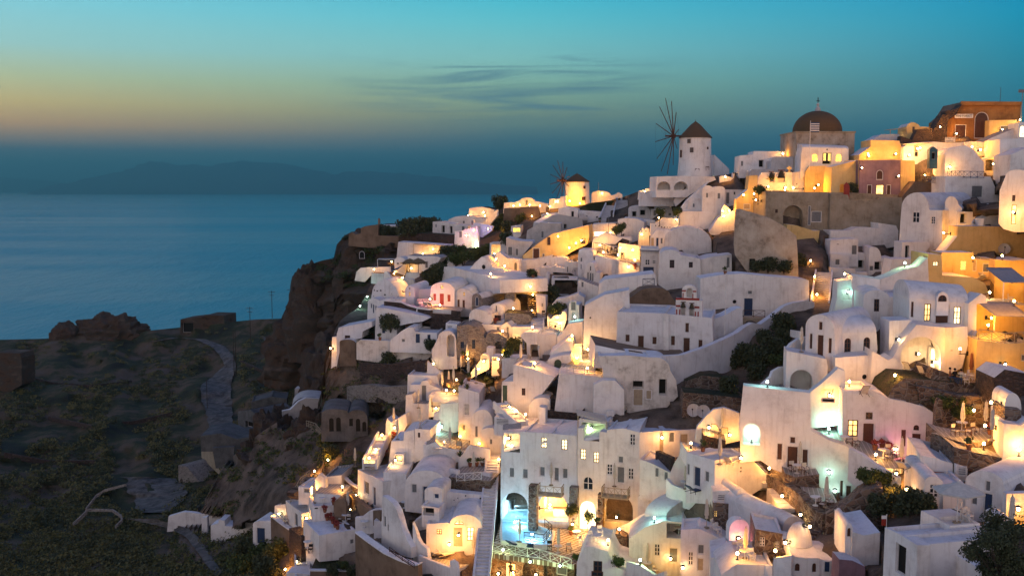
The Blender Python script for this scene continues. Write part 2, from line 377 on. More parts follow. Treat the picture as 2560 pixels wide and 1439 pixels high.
CARVE = []
def carve_add(pts, pl):
    cx = sum(p[0] for p in pts) / len(pts); cy = sum(p[1] for p in pts) / len(pts); e = 9
    pts = [(x + e * (1 if x > cx else -1), y + (e if y > cy else -e * .3)) for x, y in pts]
    CARVE.append(((min(p[0] for p in pts), min(p[1] for p in pts), max(p[0] for p in pts), max(p[1] for p in pts)), pts, pl))
def H(label, out, T=5, a=0, D=None, m='W', op='', roof=None, rm=None, name='house', cat='house', off=0, pf=1, ext=1.2, group=None, cope=None, q0=0):
    """a solid whose front is traced on an upright plane and which runs T metres back; openings are cut into the front"""
    if isinstance(D, str): m, D = D, None
    pts = parse(out)
    (x0, y0), (x1, y1) = pts[0], pts[-1]
    bx, by = (x0, y0) if y0 > y1 else (x1, y1)
    if abs(y0 - y1) < 12: bx = (x0 + x1) / 2
    D = (Dt(bx, by) if D is None else D) + off
    pl = Plane(P(bx, by, D), yaw_of(a, D))
    lp = [pl.hit(*p) for p in pts]; carve_add(pts, pl)
    lp[0] = (lp[0][0], lp[0][1] - ext); lp[-1] = (lp[-1][0], lp[-1][1] - ext)
    root = empty(name, label, cat, pl.M, group)
    cut, rest = [], []
    for k, arch, ax, ay, cx, cy, dep in parse_op(op):
        u0, u1 = pl.hit(ax, (ay + cy) / 2)[0], pl.hit(cx, (ay + cy) / 2)[0]
        z1, z0 = pl.hit((ax + cx) / 2, ay)[1], pl.hit((ax + cx) / 2, cy)[1]
        hl = loop_for(u0, u1, z0, z1, arch)
        r = dep if dep is not None else {'n': .9, 'c': 3.2, 'k': .7}.get(k, .14)
        r = min(r, T * .8)
        ok = all(inside(p, lp) for p in shrink(hl, -.03)) and not any(min(u1, c[2]) - max(u0, c[1]) > -.02 and min(z1, c[4]) - max(z0, c[3]) > -.02 for c in cut)
        if ok: cut.append((hl, u0, u1, z0, z1, r, k, arch))
        elif k not in 'nc': rest.append((u0, u1, z0, z1, k, arch))
        else: print('NICHE FAILED', label, k)
    w = MB(); n = len(lp)
    polys = [[Vector((x, z, 0)) for x, z in lp]] + [[Vector((x, z, 0)) for x, z in c[0]] for c in cut]
    flat = [(p.x, 0, p.y) for pg in polys for p in pg]
    w.add(flat, [tuple(t) for t in tessellate_polygon(polys)])
    w.add([(x, T, z) for x, z in lp], [tuple(t) for t in tessellate_polygon([polys[0]])])
    rfs = [MB()]; rf = rfs[0]; area = sum(lp[i - 1][0] * lp[i][1] - lp[i][0] * lp[i - 1][1] for i in range(n))
    s = 1 if area > 0 else -1
    top_prev = False
    for i in range(n):
        (ax, az), (bx_, bz) = lp[i], lp[(i + 1) % n]
        L = math.hypot(bx_ - ax, bz - az)
        if L < 1e-5: continue
        nz = -(bx_ - ax) * s / L
        quad = [(ax, 0, az), (bx_, 0, bz), (bx_, T, bz), (ax, T, az)]
        if nz > .25 and i != n - 1:
            if not top_prev and rf.v: rf = MB(); rfs.append(rf)
            top_prev = True
            if pf and nz > .96 and L > 1.4 and T > 1.6:
                e = .22; dz = .22; lo, hi = (ax, bx_) if ax < bx_ else (bx_, ax); zl, zh = (az, bz) if ax < bx_ else (bz, az)
                zz = lambda x: zl + (zh - zl) * (x - lo) / (hi - lo)
                o4 = [(lo, 0), (hi, 0), (hi, T), (lo, T)]; i4 = [(lo + e, e), (hi - e, e), (hi - e, T - e), (lo + e, T - e)]
                vs = [(x, y, zz(x)) for x, y in o4] + [(x, y, zz(x)) for x, y in i4] + [(x, y, zz(x) - dz) for x, y in i4]
                rf.add(vs, [(j, (j + 1) % 4, 4 + (j + 1) % 4, 4 + j) for j in range(4)] + [(4 + j, 4 + (j + 1) % 4, 8 + (j + 1) % 4, 8 + j) for j in range(4)] + [(8, 9, 10, 11)])
            else: rf.add(quad, [(0, 1, 2, 3)])
        else: top_prev = False; w.add(quad, [(0, 1, 2, 3)])
    for hl, u0, u1, z0, z1, r, k, arch in cut:
        k2 = len(hl); vs = [(x, 0, z) for x, z in hl] + [(x, r, z) for x, z in hl]
        w.add(vs, [(i, (i + 1) % k2, k2 + (i + 1) % k2, k2 + i) for i in range(k2)])
        if k in 'nc' or k in 'Lh': w.add([(x, r, z) for x, z in hl], [tuple(t) for t in tessellate_polygon([[Vector((x, z, 0)) for x, z in hl]])])
    w.obj('wall', m, root, 32)
    rm = rm or ('R' if m in ('W', 'C', 'P', 'K', 'O', 'G') else m)
    for rf in rfs:
        if rf.v: rf.obj('roof', rm, root, 40)
    I = Matrix.Identity(4)
    for hl, u0, u1, z0, z1, r, k, arch in cut:
        if k in 'nc': continue
        opening(root, I, u0, u1, z0, z1, k, arch, r)
    for u0, u1, z0, z1, k, arch in rest: opening(root, I, u0, u1, z0, z1, k, arch, -.02)
    if roof or cope:
        top = max(p[1] for p in lp)
        tp = [p for p in lp if p[1] > top - max(.9, .25 * (top - lp[0][1]))]
        L0 = min(tp); L1 = max(tp)
        b = MB()
        if roof and roof[0] == 'v':
            h = float(roof[1:]); Nn = 12; vs = []
            for (x, z) in (L0, L1):
                vs += [(x, T / 2 - T / 2 * math.cos(i * math.pi / Nn), z - .02 + h * math.sin(i * math.pi / Nn)) for i in range(Nn + 1)]
            b.add(vs, [(i, i + 1, Nn + 2 + i, Nn + 1 + i) for i in range(Nn)] + [tuple(range(Nn, -1, -1)), tuple(range(Nn + 1, 2 * Nn + 2)), (0, Nn + 1, 2 * Nn + 1, Nn)])
            b.obj('vault', rm, root, 40)
        elif roof and roof[0] == 'd':
            h = float(roof[1:]); r = min(T, L1[0] - L0[0]) / 2 * .96
            b.lathe([(r * math.cos(t * math.pi / 20), h * math.sin(t * math.pi / 20)) for t in range(11)], 24, ((L0[0] + L1[0]) / 2, T / 2, max(L0[1], L1[1]) - .05))
            b.obj('dome', rm, root, 60)
        if cope:
            for i in range(n - 1):
                (ax, az), (bx_, bz) = lp[i], lp[i + 1]
                if abs(bx_ - ax) > abs(bz - az) * .6:
                    b.add([(ax, -.05, az + .004), (bx_, -.05, bz + .004), (bx_, min(T, .45), bz + .004), (ax, min(T, .45), az + .004), (ax, -.05, az + .13), (bx_, -.05, bz + .13), (bx_, min(T, .45), bz + .13), (ax, min(T, .45), az + .13)],
                          [(0, 3, 2, 1), (4, 5, 6, 7), (0, 1, 5, 4), (1, 2, 6, 5), (2, 3, 7, 6), (3, 0, 4, 7)])
            if b.v: b.obj('coping', cope, root)
    root['pl'] = 0
    return root

def WL(label, txt, th=.4, m='W', name='wall', cat='wall', cope=None, off=0, ext=1.0, rm=None):
    """a free-standing wall along a line: x,top,foot[,distance] at each point"""
    pts = []
    for t in txt.split():
        v = [float(k) for k in t.split(',')]
        x, yt = q(v[0], v[1]); _, yb = q(v[0], v[2])
        D = v[3] if len(v) > 3 else Dt(x, yb)
        b = P(x, yb, D + off); tz = CAMZ + ray(x, yt).z * (D + off)
        pts.append((b, tz))
    o = pts[0][0].copy(); root = empty(name, label, cat, Matrix.Translation(o))
    n = len(pts); A = []; B_ = []
    for i, (b, tz) in enumerate(pts):
        d = (pts[min(i + 1, n - 1)][0] - pts[max(i - 1, 0)][0]); d.z = 0
        if d.length < 1e-6: d = Vector((1, 0, 0))
        d.normalize(); s = Vector((-d.y, d.x, 0)) * th
        A.append((b - o, tz - o.z)); B_.append((b - o + s, tz - o.z))
    w = MB(); vs = []
    for (a, z), (c, z2) in zip(A, B_):
        vs += [(a.x, a.y, a.z - ext), (a.x, a.y, z), (c.x, c.y, z), (c.x, c.y, a.z - ext)]
    fs = []
    for i in range(n - 1):
        k = 4 * i
        fs += [(k, k + 4, k + 5, k + 1), (k + 1, k + 5, k + 6, k + 2), (k + 2, k + 6, k + 7, k + 3), (k + 3, k + 7, k + 4, k)]
    fs += [(0, 1, 2, 3), (4 * n - 1, 4 * n - 2, 4 * n - 3, 4 * n - 4)]
    w.add(vs, fs); w.obj('wall_body' if cope else 'masonry', m, root, 35)
    if cope:
        c = MB(); vs = []
        for (a, z), (e, z2) in zip(A, B_):
            s = (e - a).normalized() * .05
            vs += [(a.x - s.x, a.y - s.y, z + .004), (a.x - s.x, a.y - s.y, z + .13), (e.x + s.x, e.y + s.y, z + .13), (e.x + s.x, e.y + s.y, z + .004)]
        c.add(vs, fs); c.obj('coping', cope, root, 35)
    return root

def ST(label, x0, y0, x1, y1, w=1.2, m='R', D0=None, D1=None, side=None, n=None, name='staircase'):
    """a flight of steps from its foot to its head"""
    a, b = q(x0, y0), q(x1, y1)
    pa = P(*a, Dt(*a) if D0 is None else D0); pb = P(*b, Dt(*b) if D1 is None else D1)
    if pb.z < pa.z: pa, pb = pb, pa
    d = pb - pa; rise = d.z; d.z = 0; run = max(d.length, .4); yaw = math.atan2(d.y, d.x) if d.length > .05 else R(90)
    n = n or max(4, min(60, round(rise / .2)))
    root = empty(name, label, 'stairs', Matrix.Translation(pa) @ Matrix.Rotation(yaw, 4, 'Z'))
    lp = [(0, -.3)]
    for i in range(n):
        lp += [(run * i / n, rise * (i + 1) / n), (run * (i + 1) / n, rise * (i + 1) / n)]
    lp += [(run, rise - 1.2), (run * .3, -1.2)]
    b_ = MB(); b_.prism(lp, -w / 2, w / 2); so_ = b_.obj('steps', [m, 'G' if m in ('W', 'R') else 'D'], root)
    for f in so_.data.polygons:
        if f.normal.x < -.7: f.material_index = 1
    if side:
        for sg in (-1, 1):
            s = MB(); h = side
            s.prism([(0, -.6), (-.1, h + .15), (run, rise + h), (run + .1, rise - .6)], sg * (w / 2 + .004), sg * (w / 2 + .22))
            s.obj('side_wall', 'W', root)
    return root

def mound(label, name, cat, x0, x1, yt, yb, D, depth, m, amp=.25, seed=0, kind=None, fq=.35):
    """a rounded rock mass; its width, crest and foot are given"""
    (ax, ay), (bx, by) = q(x0, yb), q(x1, yb); a, b_ = P(ax, ay, D), P(bx, by, D); w = (b_.x - a.x) / 2; h = P(*q(x0, yt), D).z - a.z
    me = bpy.data.meshes.new(name); bm = bmesh.new(); bmesh.ops.create_icosphere(bm, subdivisions=5, radius=1)
    for v in bm.verts:
        d = v.co.copy(); n = noise.fractal(Vector((d.x * w * fq, d.y * depth * fq, d.z * h * fq * 1.6)) + Vector((seed * 7.3, 0, 0)), .7, 2.2, 6) 
        k = 1 + amp * n + amp * .35 * abs(noise.noise(d * 6 + Vector((seed, 3, 1))))
        v.co = Vector((d.x * w * k, d.y * depth * k, max(-.25, d.z) * h * k))
    bm.to_mesh(me); bm.free(); setm(me, m, 50)
    o = link(name, me); o.location = (a + b_) / 2 + Vector((0, depth * .35, 0)); return tag(o, label, cat, None, kind)
# ---------- camera, sky, afterglow
SC.render.resolution_x, SC.render.resolution_y = 1024, 575
cam = bpy.data.cameras.new('camera'); cam.sensor_width = 36; cam.lens = 36 * F / 2560; cam.clip_start = 1; cam.clip_end = 120000
co = bpy.data.objects.new('camera', cam); COL.objects.link(co); co.location = CAM; co.rotation_euler = (R(90) - PITCH, 0, 0); SC.camera = co
SC.view_settings.view_transform = 'Standard'; SC.view_settings.look = 'None'; SC.view_settings.gamma = 1; SC.view_settings.exposure = .38
SC.render.engine = 'CYCLES'; SC.cycles.use_denoising = True; SC.cycles.max_bounces = 6; SC.cycles.diffuse_bounces = 3; SC.cycles.volume_bounces = 0
SC.cycles.transparent_max_bounces = 8; SC.cycles.sample_clamp_indirect = 4; SC.cycles.use_light_tree = True
def lin(*c): return tuple((v / 255 / 12.92) if v < 10 else ((v / 255 + .055) / 1.055) ** 2.4 for v in c)
W = bpy.data.worlds.new('World'); SC.world = W; W.use_nodes = True; nt = W.node_tree; nt.nodes.clear()
tc = N(nt, 'ShaderNodeTexCoord'); sx = N(nt, 'ShaderNodeSeparateXYZ'); nt.links.new(tc.outputs['Generated'], sx.inputs[0])
def mrange(v, a, b, c=0, d=1, it='LINEAR'):
    n = N(nt, 'ShaderNodeMapRange', interpolation_type=it)
    for i, k in zip((1, 2, 3, 4), (a, b, c, d)): n.inputs[i].default_value = k
    nt.links.new(v, n.inputs[0]); return n.outputs[0]
def math_(op, a, b=None):
    n = N(nt, 'ShaderNodeMath', operation=op)
    for i, v in enumerate((a, b)):
        if v is None: continue
        if isinstance(v, (int, float)): n.inputs[i].default_value = v
        else: nt.links.new(v, n.inputs[i])
    return n.outputs[0]
zf = mrange(sx.outputs[2], 0, .4)
def sky(stops): return ramp(nt, zf, [((470 - y) / 2512 / .4, lin(*c)) for y, c in stops]).outputs[0]
left = sky([(470, (46, 106, 122)), (412, (66, 108, 122)), (384, (104, 116, 120)), (362, (172, 146, 118)), (325, (228, 178, 108)), (276, (230, 204, 124)), (222, (200, 210, 160)), (153, (164, 212, 206)), (56, (134, 208, 220)), (-60, (96, 180, 210)), (-300, (50, 130, 180)), (-535, (34, 74, 124))])
mid = sky([(470, (38, 104, 122)), (405, (54, 112, 128)), (350, (92, 128, 130)), (290, (142, 164, 130)), (225, (146, 188, 160)), (150, (134, 200, 196)), (70, (100, 196, 206)), (0, (64, 186, 208)), (-300, (24, 116, 168)), (-535, (30, 66, 120))])
right = sky([(470, (28, 94, 118)), (380, (40, 112, 130)), (290, (46, 126, 146)), (200, (42, 140, 162)), (100, (20, 148, 180)), (0, (0, 142, 188)), (-300, (10, 96, 146)), (-535, (28, 60, 114))])
az = math_('DIVIDE', sx.outputs[0], math_('MAXIMUM', sx.outputs[1], .25))
def mixc(f, a, b):
    n = N(nt, 'ShaderNodeMix', data_type='RGBA')
    nt.links.new(f, n.inputs[0]) if not isinstance(f, float) else setattr(n.inputs[0], 'default_value', f)
    for i, v in ((6, a), (7, b)):
        if isinstance(v, tuple): n.inputs[i].default_value = (*v, 1)
        else: nt.links.new(v, n.inputs[i])
    return n.outputs[2]
lm = mixc(mrange(az, -.50, 0), left, mid)
front = mixc(mrange(az, 0, .50), lm, right)
# thin streaks of cloud in front of the afterglow
mp = N(nt, 'ShaderNodeMapping'); mp.inputs['Scale'].default_value = (3.4, 3.4, 58); mp.inputs['Rotation'].default_value = (0, R(8), 0)
nt.links.new(tc.outputs['Generated'], mp.inputs[0])
cn = N(nt, 'ShaderNodeTexNoise'); cn.inputs['Scale'].default_value = 1.25; cn.inputs['Detail'].default_value = 7; cn.inputs['Roughness'].default_value = .6; cn.inputs['Distortion'].default_value = 1.1
nt.links.new(mp.outputs[0], cn.inputs['Vector'])
cl = mrange(cn.outputs[0], .43, .66, 0, 1, 'SMOOTHSTEP')
band = math_('MULTIPLY', mrange(sx.outputs[2], .050, .078, 0, 1, 'SMOOTHSTEP'), mrange(sx.outputs[2], .138, .116, 0, 1, 'SMOOTHSTEP'))
sect = math_('MULTIPLY', mrange(az, -.22, -.04, 0, 1, 'SMOOTHSTEP'), mrange(az, .20, .06, 0, 1, 'SMOOTHSTEP'))
cf = math_('MULTIPLY', math_('MULTIPLY', cl, math_('MULTIPLY', band, sect)), .72)
front = mixc(cf, front, lin(84, 126, 144))
hi = mixc(mrange(sx.outputs[2], .30, .75), front, (.09, .14, .34))
back = mixc(mrange(sx.outputs[2], .12, .70), (1.08, .88, .84), (.09, .13, .30))
allsky = mixc(mrange(sx.outputs[1], .30, -.30, 0, 1, 'SMOOTHSTEP'), hi, back)
ns = N(nt, 'ShaderNodeTexSky', sky_type='NISHITA'); ns.sun_disc = False; ns.sun_elevation = R(-4); ns.sun_rotation = R(-38)
add = N(nt, 'ShaderNodeMix', data_type='RGBA', blend_type='ADD'); add.inputs[0].default_value = .05
nt.links.new(allsky, add.inputs[6]); nt.links.new(ns.outputs[0], add.inputs[7])
bg = N(nt, 'ShaderNodeBackground'); bg.inputs[1].default_value = 1.0; nt.links.new(add.outputs[2], bg.inputs[0])
wo = N(nt, 'ShaderNodeOutputWorld'); nt.links.new(bg.outputs[0], wo.inputs[0])
sl = bpy.data.lights.new('sun', 'SUN'); sl.energy = .12; sl.angle = R(40); sl.color = (1, .72, .55); sl.specular_factor = 0
so = bpy.data.objects.new('sun', sl); COL.objects.link(so); so.rotation_euler = Vector((math.sin(R(38)), -math.cos(R(38)), -.12)).to_track_quat('-Z', 'Y').to_euler()

# ---------- sea, islands, air
m, nt_, b = newmat('sea water'); v = coords(nt_, (1, .33, 1))
b.inputs['Base Color'].default_value = (.000, .055, .080, 1); b.inputs['Roughness'].default_value = .32; b.inputs['IOR'].default_value = 1.33
n1 = N(nt_, 'ShaderNodeTexNoise'); n1.inputs['Scale'].default_value = .02; n1.inputs['Detail'].default_value = 8; n1.inputs['Roughness'].default_value = .7
nt_.links.new(v, n1.inputs['Vector']); bump(nt_, b, n1.outputs[0], .9, 12)
v2 = coords(nt_, (.00045, .0022, 1)); n2 = N(nt_, 'ShaderNodeTexNoise'); n2.inputs['Scale'].default_value = 1; n2.inputs['Detail'].default_value = 6; n2.inputs['Distortion'].default_value = .8
nt_.links.new(v2, n2.inputs['Vector']); rr = ramp(nt_, n2.outputs[0], [(.4, (.30,) * 3), (.62, (.42,) * 3)]); nt_.links.new(rr.outputs[0], b.inputs['Roughness'])
rc = ramp(nt_, n2.outputs[0], [(.35, (.000, .30, .37)), (.66, (.000, .37, .44))]); nt_.links.new(rc.outputs[0], b.inputs['Base Color'])
b.inputs['Specular IOR Level'].default_value = .22; MATS['sea'] = m
g = MB(); g.add([(-90000, -3000, 0), (90000, -3000, 0), (90000, 110000, 0), (-90000, 110000, 0)], [(0, 1, 2, 3)])
tag(g.obj('sea', 'sea', None, None, False), kind='structure')
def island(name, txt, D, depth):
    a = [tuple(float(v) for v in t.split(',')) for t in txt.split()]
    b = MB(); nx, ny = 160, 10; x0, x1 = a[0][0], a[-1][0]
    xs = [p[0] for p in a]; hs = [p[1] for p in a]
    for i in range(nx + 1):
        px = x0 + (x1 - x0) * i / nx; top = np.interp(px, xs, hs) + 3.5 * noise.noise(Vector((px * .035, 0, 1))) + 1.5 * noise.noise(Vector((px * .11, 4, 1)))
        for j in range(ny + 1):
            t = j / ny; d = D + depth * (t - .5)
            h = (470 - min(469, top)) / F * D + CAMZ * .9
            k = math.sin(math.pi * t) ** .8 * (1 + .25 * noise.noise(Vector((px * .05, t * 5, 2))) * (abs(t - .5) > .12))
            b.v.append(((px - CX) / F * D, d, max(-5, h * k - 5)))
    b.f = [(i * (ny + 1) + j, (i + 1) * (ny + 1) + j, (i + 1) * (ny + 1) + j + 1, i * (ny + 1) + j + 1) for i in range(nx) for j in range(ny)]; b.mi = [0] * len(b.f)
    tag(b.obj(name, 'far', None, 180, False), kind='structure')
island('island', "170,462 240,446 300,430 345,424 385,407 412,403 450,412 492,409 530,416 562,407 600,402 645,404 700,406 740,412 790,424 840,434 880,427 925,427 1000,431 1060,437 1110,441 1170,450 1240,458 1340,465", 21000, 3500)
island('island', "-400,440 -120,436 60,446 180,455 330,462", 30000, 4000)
hz = MB(); hz.box(-40000, 40000, -800, 40000, -1.5, 900); m = bpy.data.materials.new('haze'); m.use_nodes = True; m.node_tree.nodes.clear()
pv = N(m.node_tree, 'ShaderNodeVolumePrincipled'); pv.inputs['Color'].default_value = (.26, .70, .74, 1); pv.inputs['Density'].default_value = 9e-5; pv.inputs['Anisotropy'].default_value = .55
om = N(m.node_tree, 'ShaderNodeOutputMaterial'); m.node_tree.links.new(pv.outputs[0], om.inputs['Volume']); MATS['haze'] = m
HAZE = tag(hz.obj('haze', 'haze'), kind='stuff')

for k_, st_ in (('soil', ((.46, (.042, .048, .020, 1)), (.56, (.115, .080, .052, 1)))), ('rock', ((.45, (.115, .070, .045, 1)), (.55, (.085, .066, .052, 1))))):
    rp_ = [n for n in MATS[k_].node_tree.nodes if n.type == 'VALTORGB'][0].color_ramp
    for p_, c_ in st_: e_ = rp_.elements.new(p_); e_.color = c_
# ---------- the land: three sheets of ground
def sheet(name, m, left, right, top, bottom, step, fn, nz=1.0, skirt=60, kind='structure'):
    """left/right/top: picture outlines; each row of points becomes a strip of ground"""
    xs = np.arange(left, right + 1, step); b = MB(); rows = 0; idx = {}
    for i, x in enumerate(xs):
        t = np.interp(x, [p[0] for p in top], [p[1] for p in top]); k = max(2, int(math.ceil((bottom - t) / step)))
        col = [t + (bottom - t) * j / k for j in range(k + 1)]; idx[i] = []
        for j in range(62): pass
        M_ = 70
        for j in range(M_ + 1):
            y = t + (bottom - t) * j / M_
            b.v.append(tuple(P(x, y, fn(x, y)))); idx[i].append(len(b.v) - 1)
    for i in range(len(xs) - 1):
        for j in range(70): b.f.append((idx[i][j], idx[i][j + 1], idx[i + 1][j + 1], idx[i + 1][j])); b.mi.append(0)
    ed = [idx[i][0] for i in range(len(xs))]; lf = [idx[0][j] for j in range(71)]; rt = [idx[len(xs) - 1][j] for j in range(71)]
    for chain, dv in ((ed, Vector((0, 25, -skirt))), (lf, Vector((-4, 12, -skirt))), (rt, Vector((10, 0, -skirt)))):
        o = len(b.v); b.v += [tuple(Vector(b.v[c]) + dv) for c in chain]
        for i in range(len(chain) - 1): b.f.append((chain[i], chain[i + 1], o + i + 1, o + i)); b.mi.append(0)
    return tag(b.obj(name, m, None, 60, False), kind=kind)
def n3(x, y, a, s): return a * noise.fractal(Vector((x * s, y * s * 1.4, 5)), .8, 2.1, 5)
sheet('hillside', 'soil', -60, 1010, [(-60, 850), (118, 846), (150, 838), (300, 842), (372, 826), (450, 818), (560, 806), (640, 798), (700, 796), (1010, 796)], 1520, 10, DL)
DC = Field("""700,800,262 700,880,262 740,690,245 740,780,250 770,650,240 840,600,238 870,570,236 950,555,236 1080,545,238 1100,640,212 1000,700,200 960,800,195 850,700,226 850,800,222 900,640,222 800,880,235 950,880,190""", 60)
def cliff(x, y): return DC(x, y) + n3(x, y, 4.5, .02) + n3(x + 300, y, 1.6, .07) + 1.5 * math.sin(y * .11 + x * .02)
CT = [(690, 835), (704, 792), (716, 768), (735, 742), (741, 705), (752, 682), (772, 662), (808, 650), (838, 645), (836, 618), (850, 602), (868, 584), (905, 572), (940, 562), (975, 558), (1010, 560), (1090, 552)]
sheet('cliff', 'rock', 690, 1090, CT, 905, 8, cliff)
TT = [(385, 1420), (450, 1335), (520, 1235), (560, 1160), (620, 1105), (660, 1075), (700, 1050), (760, 1040), (800, 1010), (808, 930), (816, 872), (850, 800), (900, 765), (930, 706), (985, 660), (1050, 640), (1100, 580), (1180, 528),
      (1240, 518), (1300, 512), (1390, 518), (1480, 510), (1560, 492), (1640, 462), (1750, 446), (1850, 430), (2000, 400), (2110, 385), (2240, 372), (2360, 345), (2560, 325), (2660, 318), (3260, 300)]

def ribbon(name, m, txt, fn, lift=.35, kind='structure'):
    """a track laid on the ground: x,y,half width"""
    a = [tuple(float(k) for k in t.split(',')) for t in txt.split()]; b = MB(); pts = []
    for i in range(len(a) - 1):
        for j in range(6):
            t = j / 6; pts.append([a[i][k] + (a[i + 1][k] - a[i][k]) * t for k in range(3)])
    pts.append(list(a[-1]))
    for i, (x, y, w) in enumerate(pts):
        w += 1.2 * noise.noise(Vector((x * .1, y * .1, 0))) * w / 8
        for s in (-1, -.4, .4, 1):
            b.v.append(tuple(P(x + s * w, y, fn(x + s * w, y)) + Vector((0, 0, lift))))
    for i in range(len(pts) - 1):
        for j in range(3): k = 4 * i + j; b.f.append((k, k + 4, k + 5, k + 1)); b.mi.append(0)
    return tag(b.obj(name, m, None, 180, False), kind=kind)
ribbon('dirt_track', 'road', "380,856,7.2 440,846,10.1 500,850,14.4 545,868,17.3 566,890,17.3 576,915,14.4 560,940,24.5 540,965,37.4 540,995,37.4 548,1030,34.6 552,1075,28.8", DL)
ribbon('dirt_track', 'road', "655,842,4.3 672,858,6.5 676,880,8.6 705,905,11.5 760,925,18.7 800,940,14.4", DL)
ribbon('clearing', 'road', "330,1195,30 380,1200,62 390,1225,74 400,1250,60 380,1285,44", DL)

# ---------- low scrub on the slopes, one mass of small leaf faces
def leaves(b, c, r, n, s, up=.75, mi=0):
    for _ in range(n):
        d = Vector((random.gauss(0, 1), random.gauss(0, 1), random.gauss(0, 1)))
        d = d.normalized() * (random.random() ** .45); p = c + Vector((d.x * r, d.y * r, abs(d.z) * r * up if up < 1 else d.z * r * up))
        nn = Vector((random.gauss(0, 1), random.gauss(0, 1), random.gauss(.5, 1))).normalized(); t = nn.orthogonal().normalized() * s * random.uniform(.6, 1.3); w = nn.cross(t) * .7
        o = len(b.v); b.v += [tuple(p + t), tuple(p + w), tuple(p - t), tuple(p - w)]; b.f.append((o, o + 1, o + 2, o + 3)); b.mi.append(mi)
def scrub(name, mats, n, region, fn, keep, smin, smax, leaf):
    b = MB(); k = 0; tries = 0
    while k < n and tries < n * 12:
        tries += 1; x = random.uniform(region[0], region[2]); y = region[1] + (region[3] - region[1]) * random.random() ** .8
        if not keep(x, y): continue
        c = P(x, y, fn(x, y)); s = random.uniform(smin, smax); k += 1
        leaves(b, c, s, int(16 + 14 * s), leaf, .7, random.choice(range(len(mats))))
    return tag(b.obj(name, mats, None, None, False), kind='stuff')
def keepL(x, y):
    if y < np.interp(x, [0, 118, 150, 372, 450, 560, 700, 1000], [856, 852, 850, 850, 832, 818, 806, 806]) + 2: return False
    if x > 560 and y > 1180 and x > 640: return False
    for ax, ay, rx, ry in ((545, 985, 62, 95), (560, 895, 34, 36), (480, 850, 80, 16), (370, 1230, 75, 50), (480, 1345, 22, 40), (530, 1400, 20, 50), (745, 920, 50, 22)):
        if ((x - ax) / rx) ** 2 + ((y - ay) / ry) ** 2 < 1: return False
    return noise.noise(Vector((x * .011, y * .019, 7))) + .45 * noise.noise(Vector((x * .04, y * .06, 1))) > -.02
scrub('hillside_scrub', ['hleaf', 'leafd', 'leafd', 'hleaf'], 5200, (-50, 810, 860, 1480), DL, keepL, .5, 1.6, .2)
def keepY(x, y):
    if y < 1300 and not (y < 1290 and x < 260 and y > 1225 - (x - 0) * -.05): return False
    return not (455 < x < 560 and 1330 < y < 1440 and abs(x - 400 - (y - 1290) * 1.0) < 26) and noise.noise(Vector((x * .02, y * .03, 2))) > -.1
scrub('hillside_scrub', ['hleaf', 'hleaf', 'leafy', 'leafd'], 1300, (-50, 1215, 700, 1460), DL, keepY, .5, 1.5, .15)
def keepC(x, y): return y > np.interp(x, [p[0] for p in CT], [p[1] for p in CT]) + 3 and noise.noise(Vector((x * .03, y * .05, 4))) > .08
scrub('cliff_scrub', ['leafd', 'leaf'], 500, (700, 555, 960, 720), cliff, keepC, .4, 1.1, .16)
# ===== lower left of the town
fr(600, 1000, 3.278)
H('small white vaulted outhouse with a grey blue door at the lower left edge of town', "105,1186 105,1012 ~182,985 258,1012 258,1168", 6, -14, op="e:133,1040,208,1178")
WL('brown stone garden wall with white coping running right from the small vaulted outhouse', "256,950,1160 330,1010,1160 402,1062,1165", .5, m='E', cope='W')
H('little lit white terrace nook above the brown garden wall with the outhouse', "268,960 285,862 372,850 398,1060", 4, -30, off=3)
H('tall white house with a bluish flat roof standing on a dark podium at lower left', "402,1050 374,820 506,926 506,1116", 4.5, "374,820,506,926", op="S:446,925,473,1032")
H('dark stone podium under the tall white house at lower left', "402,1290 402,1046 504,1118 500,1310", 3.5, "402,1046,504,1118", m='D', name='wall', cat='wall', off=-.1, pf=0)
H('white house whose flat roof carries a row of red flower boxes', "648,1236 648,1106 945,1056 945,1210", 6, "648,1106,945,1056", op="S:902,1135,936,1176")
WL('white balcony parapet with blue panels before the white house with flower boxes', "486,1118,1185 520,1170,1240 565,1255,1345 640,1240,1320", .3)
H('brown planted bed with a white rim below the house with the flower boxes', "570,1475 575,1398 985,1404 990,1475", 9, 2, m='E', rm='soil', name='planter', cat='planter', cope='W', pf=0)
WL('white garden wall climbing left of the brown planted bed', "585,1385,1420 640,1290,1340 705,1210,1250", .35)
WL('tall brown rammed earth retaining wall under the pale terrace, white rimmed', "948,1085,1400 1060,1170,1430 1180,1255,1470 1300,1312,1490 1420,1358,1500 1462,1350,1500", .7, m='E', cope='W', ext=4)
H('pale paved terrace held by the tall brown rammed earth wall', "950,1110 960,1092 1420,1352 1462,1380", 9, "960,1092,1420,1352", m='W', rm='Q', name='terrace', cat='terrace', off=.6, pf=0)
H('curved white wing wall stepping down between pale terrace and lower stairs', "1158,1075 1164,782 1200,800 1250,842 1285,900 1305,965 1330,1060 1365,1140 1402,1205 1405,1292 1330,1270 1180,1105", .7, -48, D=104, op="g:1176,946,1196,1036;k:1208,1015,1221,1066", name='wall', cat='wall', pf=0)
H('white wall with a rolling top at the back of the pale terrace', "945,1088 944,960 1000,955 1050,915 1100,893 1165,888 1165,1060", .5, -8, D=110, name='wall', cat='wall', pf=0)
H('white cubic seat block against the rolling white wall', "1096,1046 1098,985 1170,990 1170,1048", 1.2, -8, D=108, name='bench', cat='bench', pf=0)
ST('steps going up beside the curved white wing wall', 1405, 1290, 1390, 1040, 1.3, D0=103, D1=113)
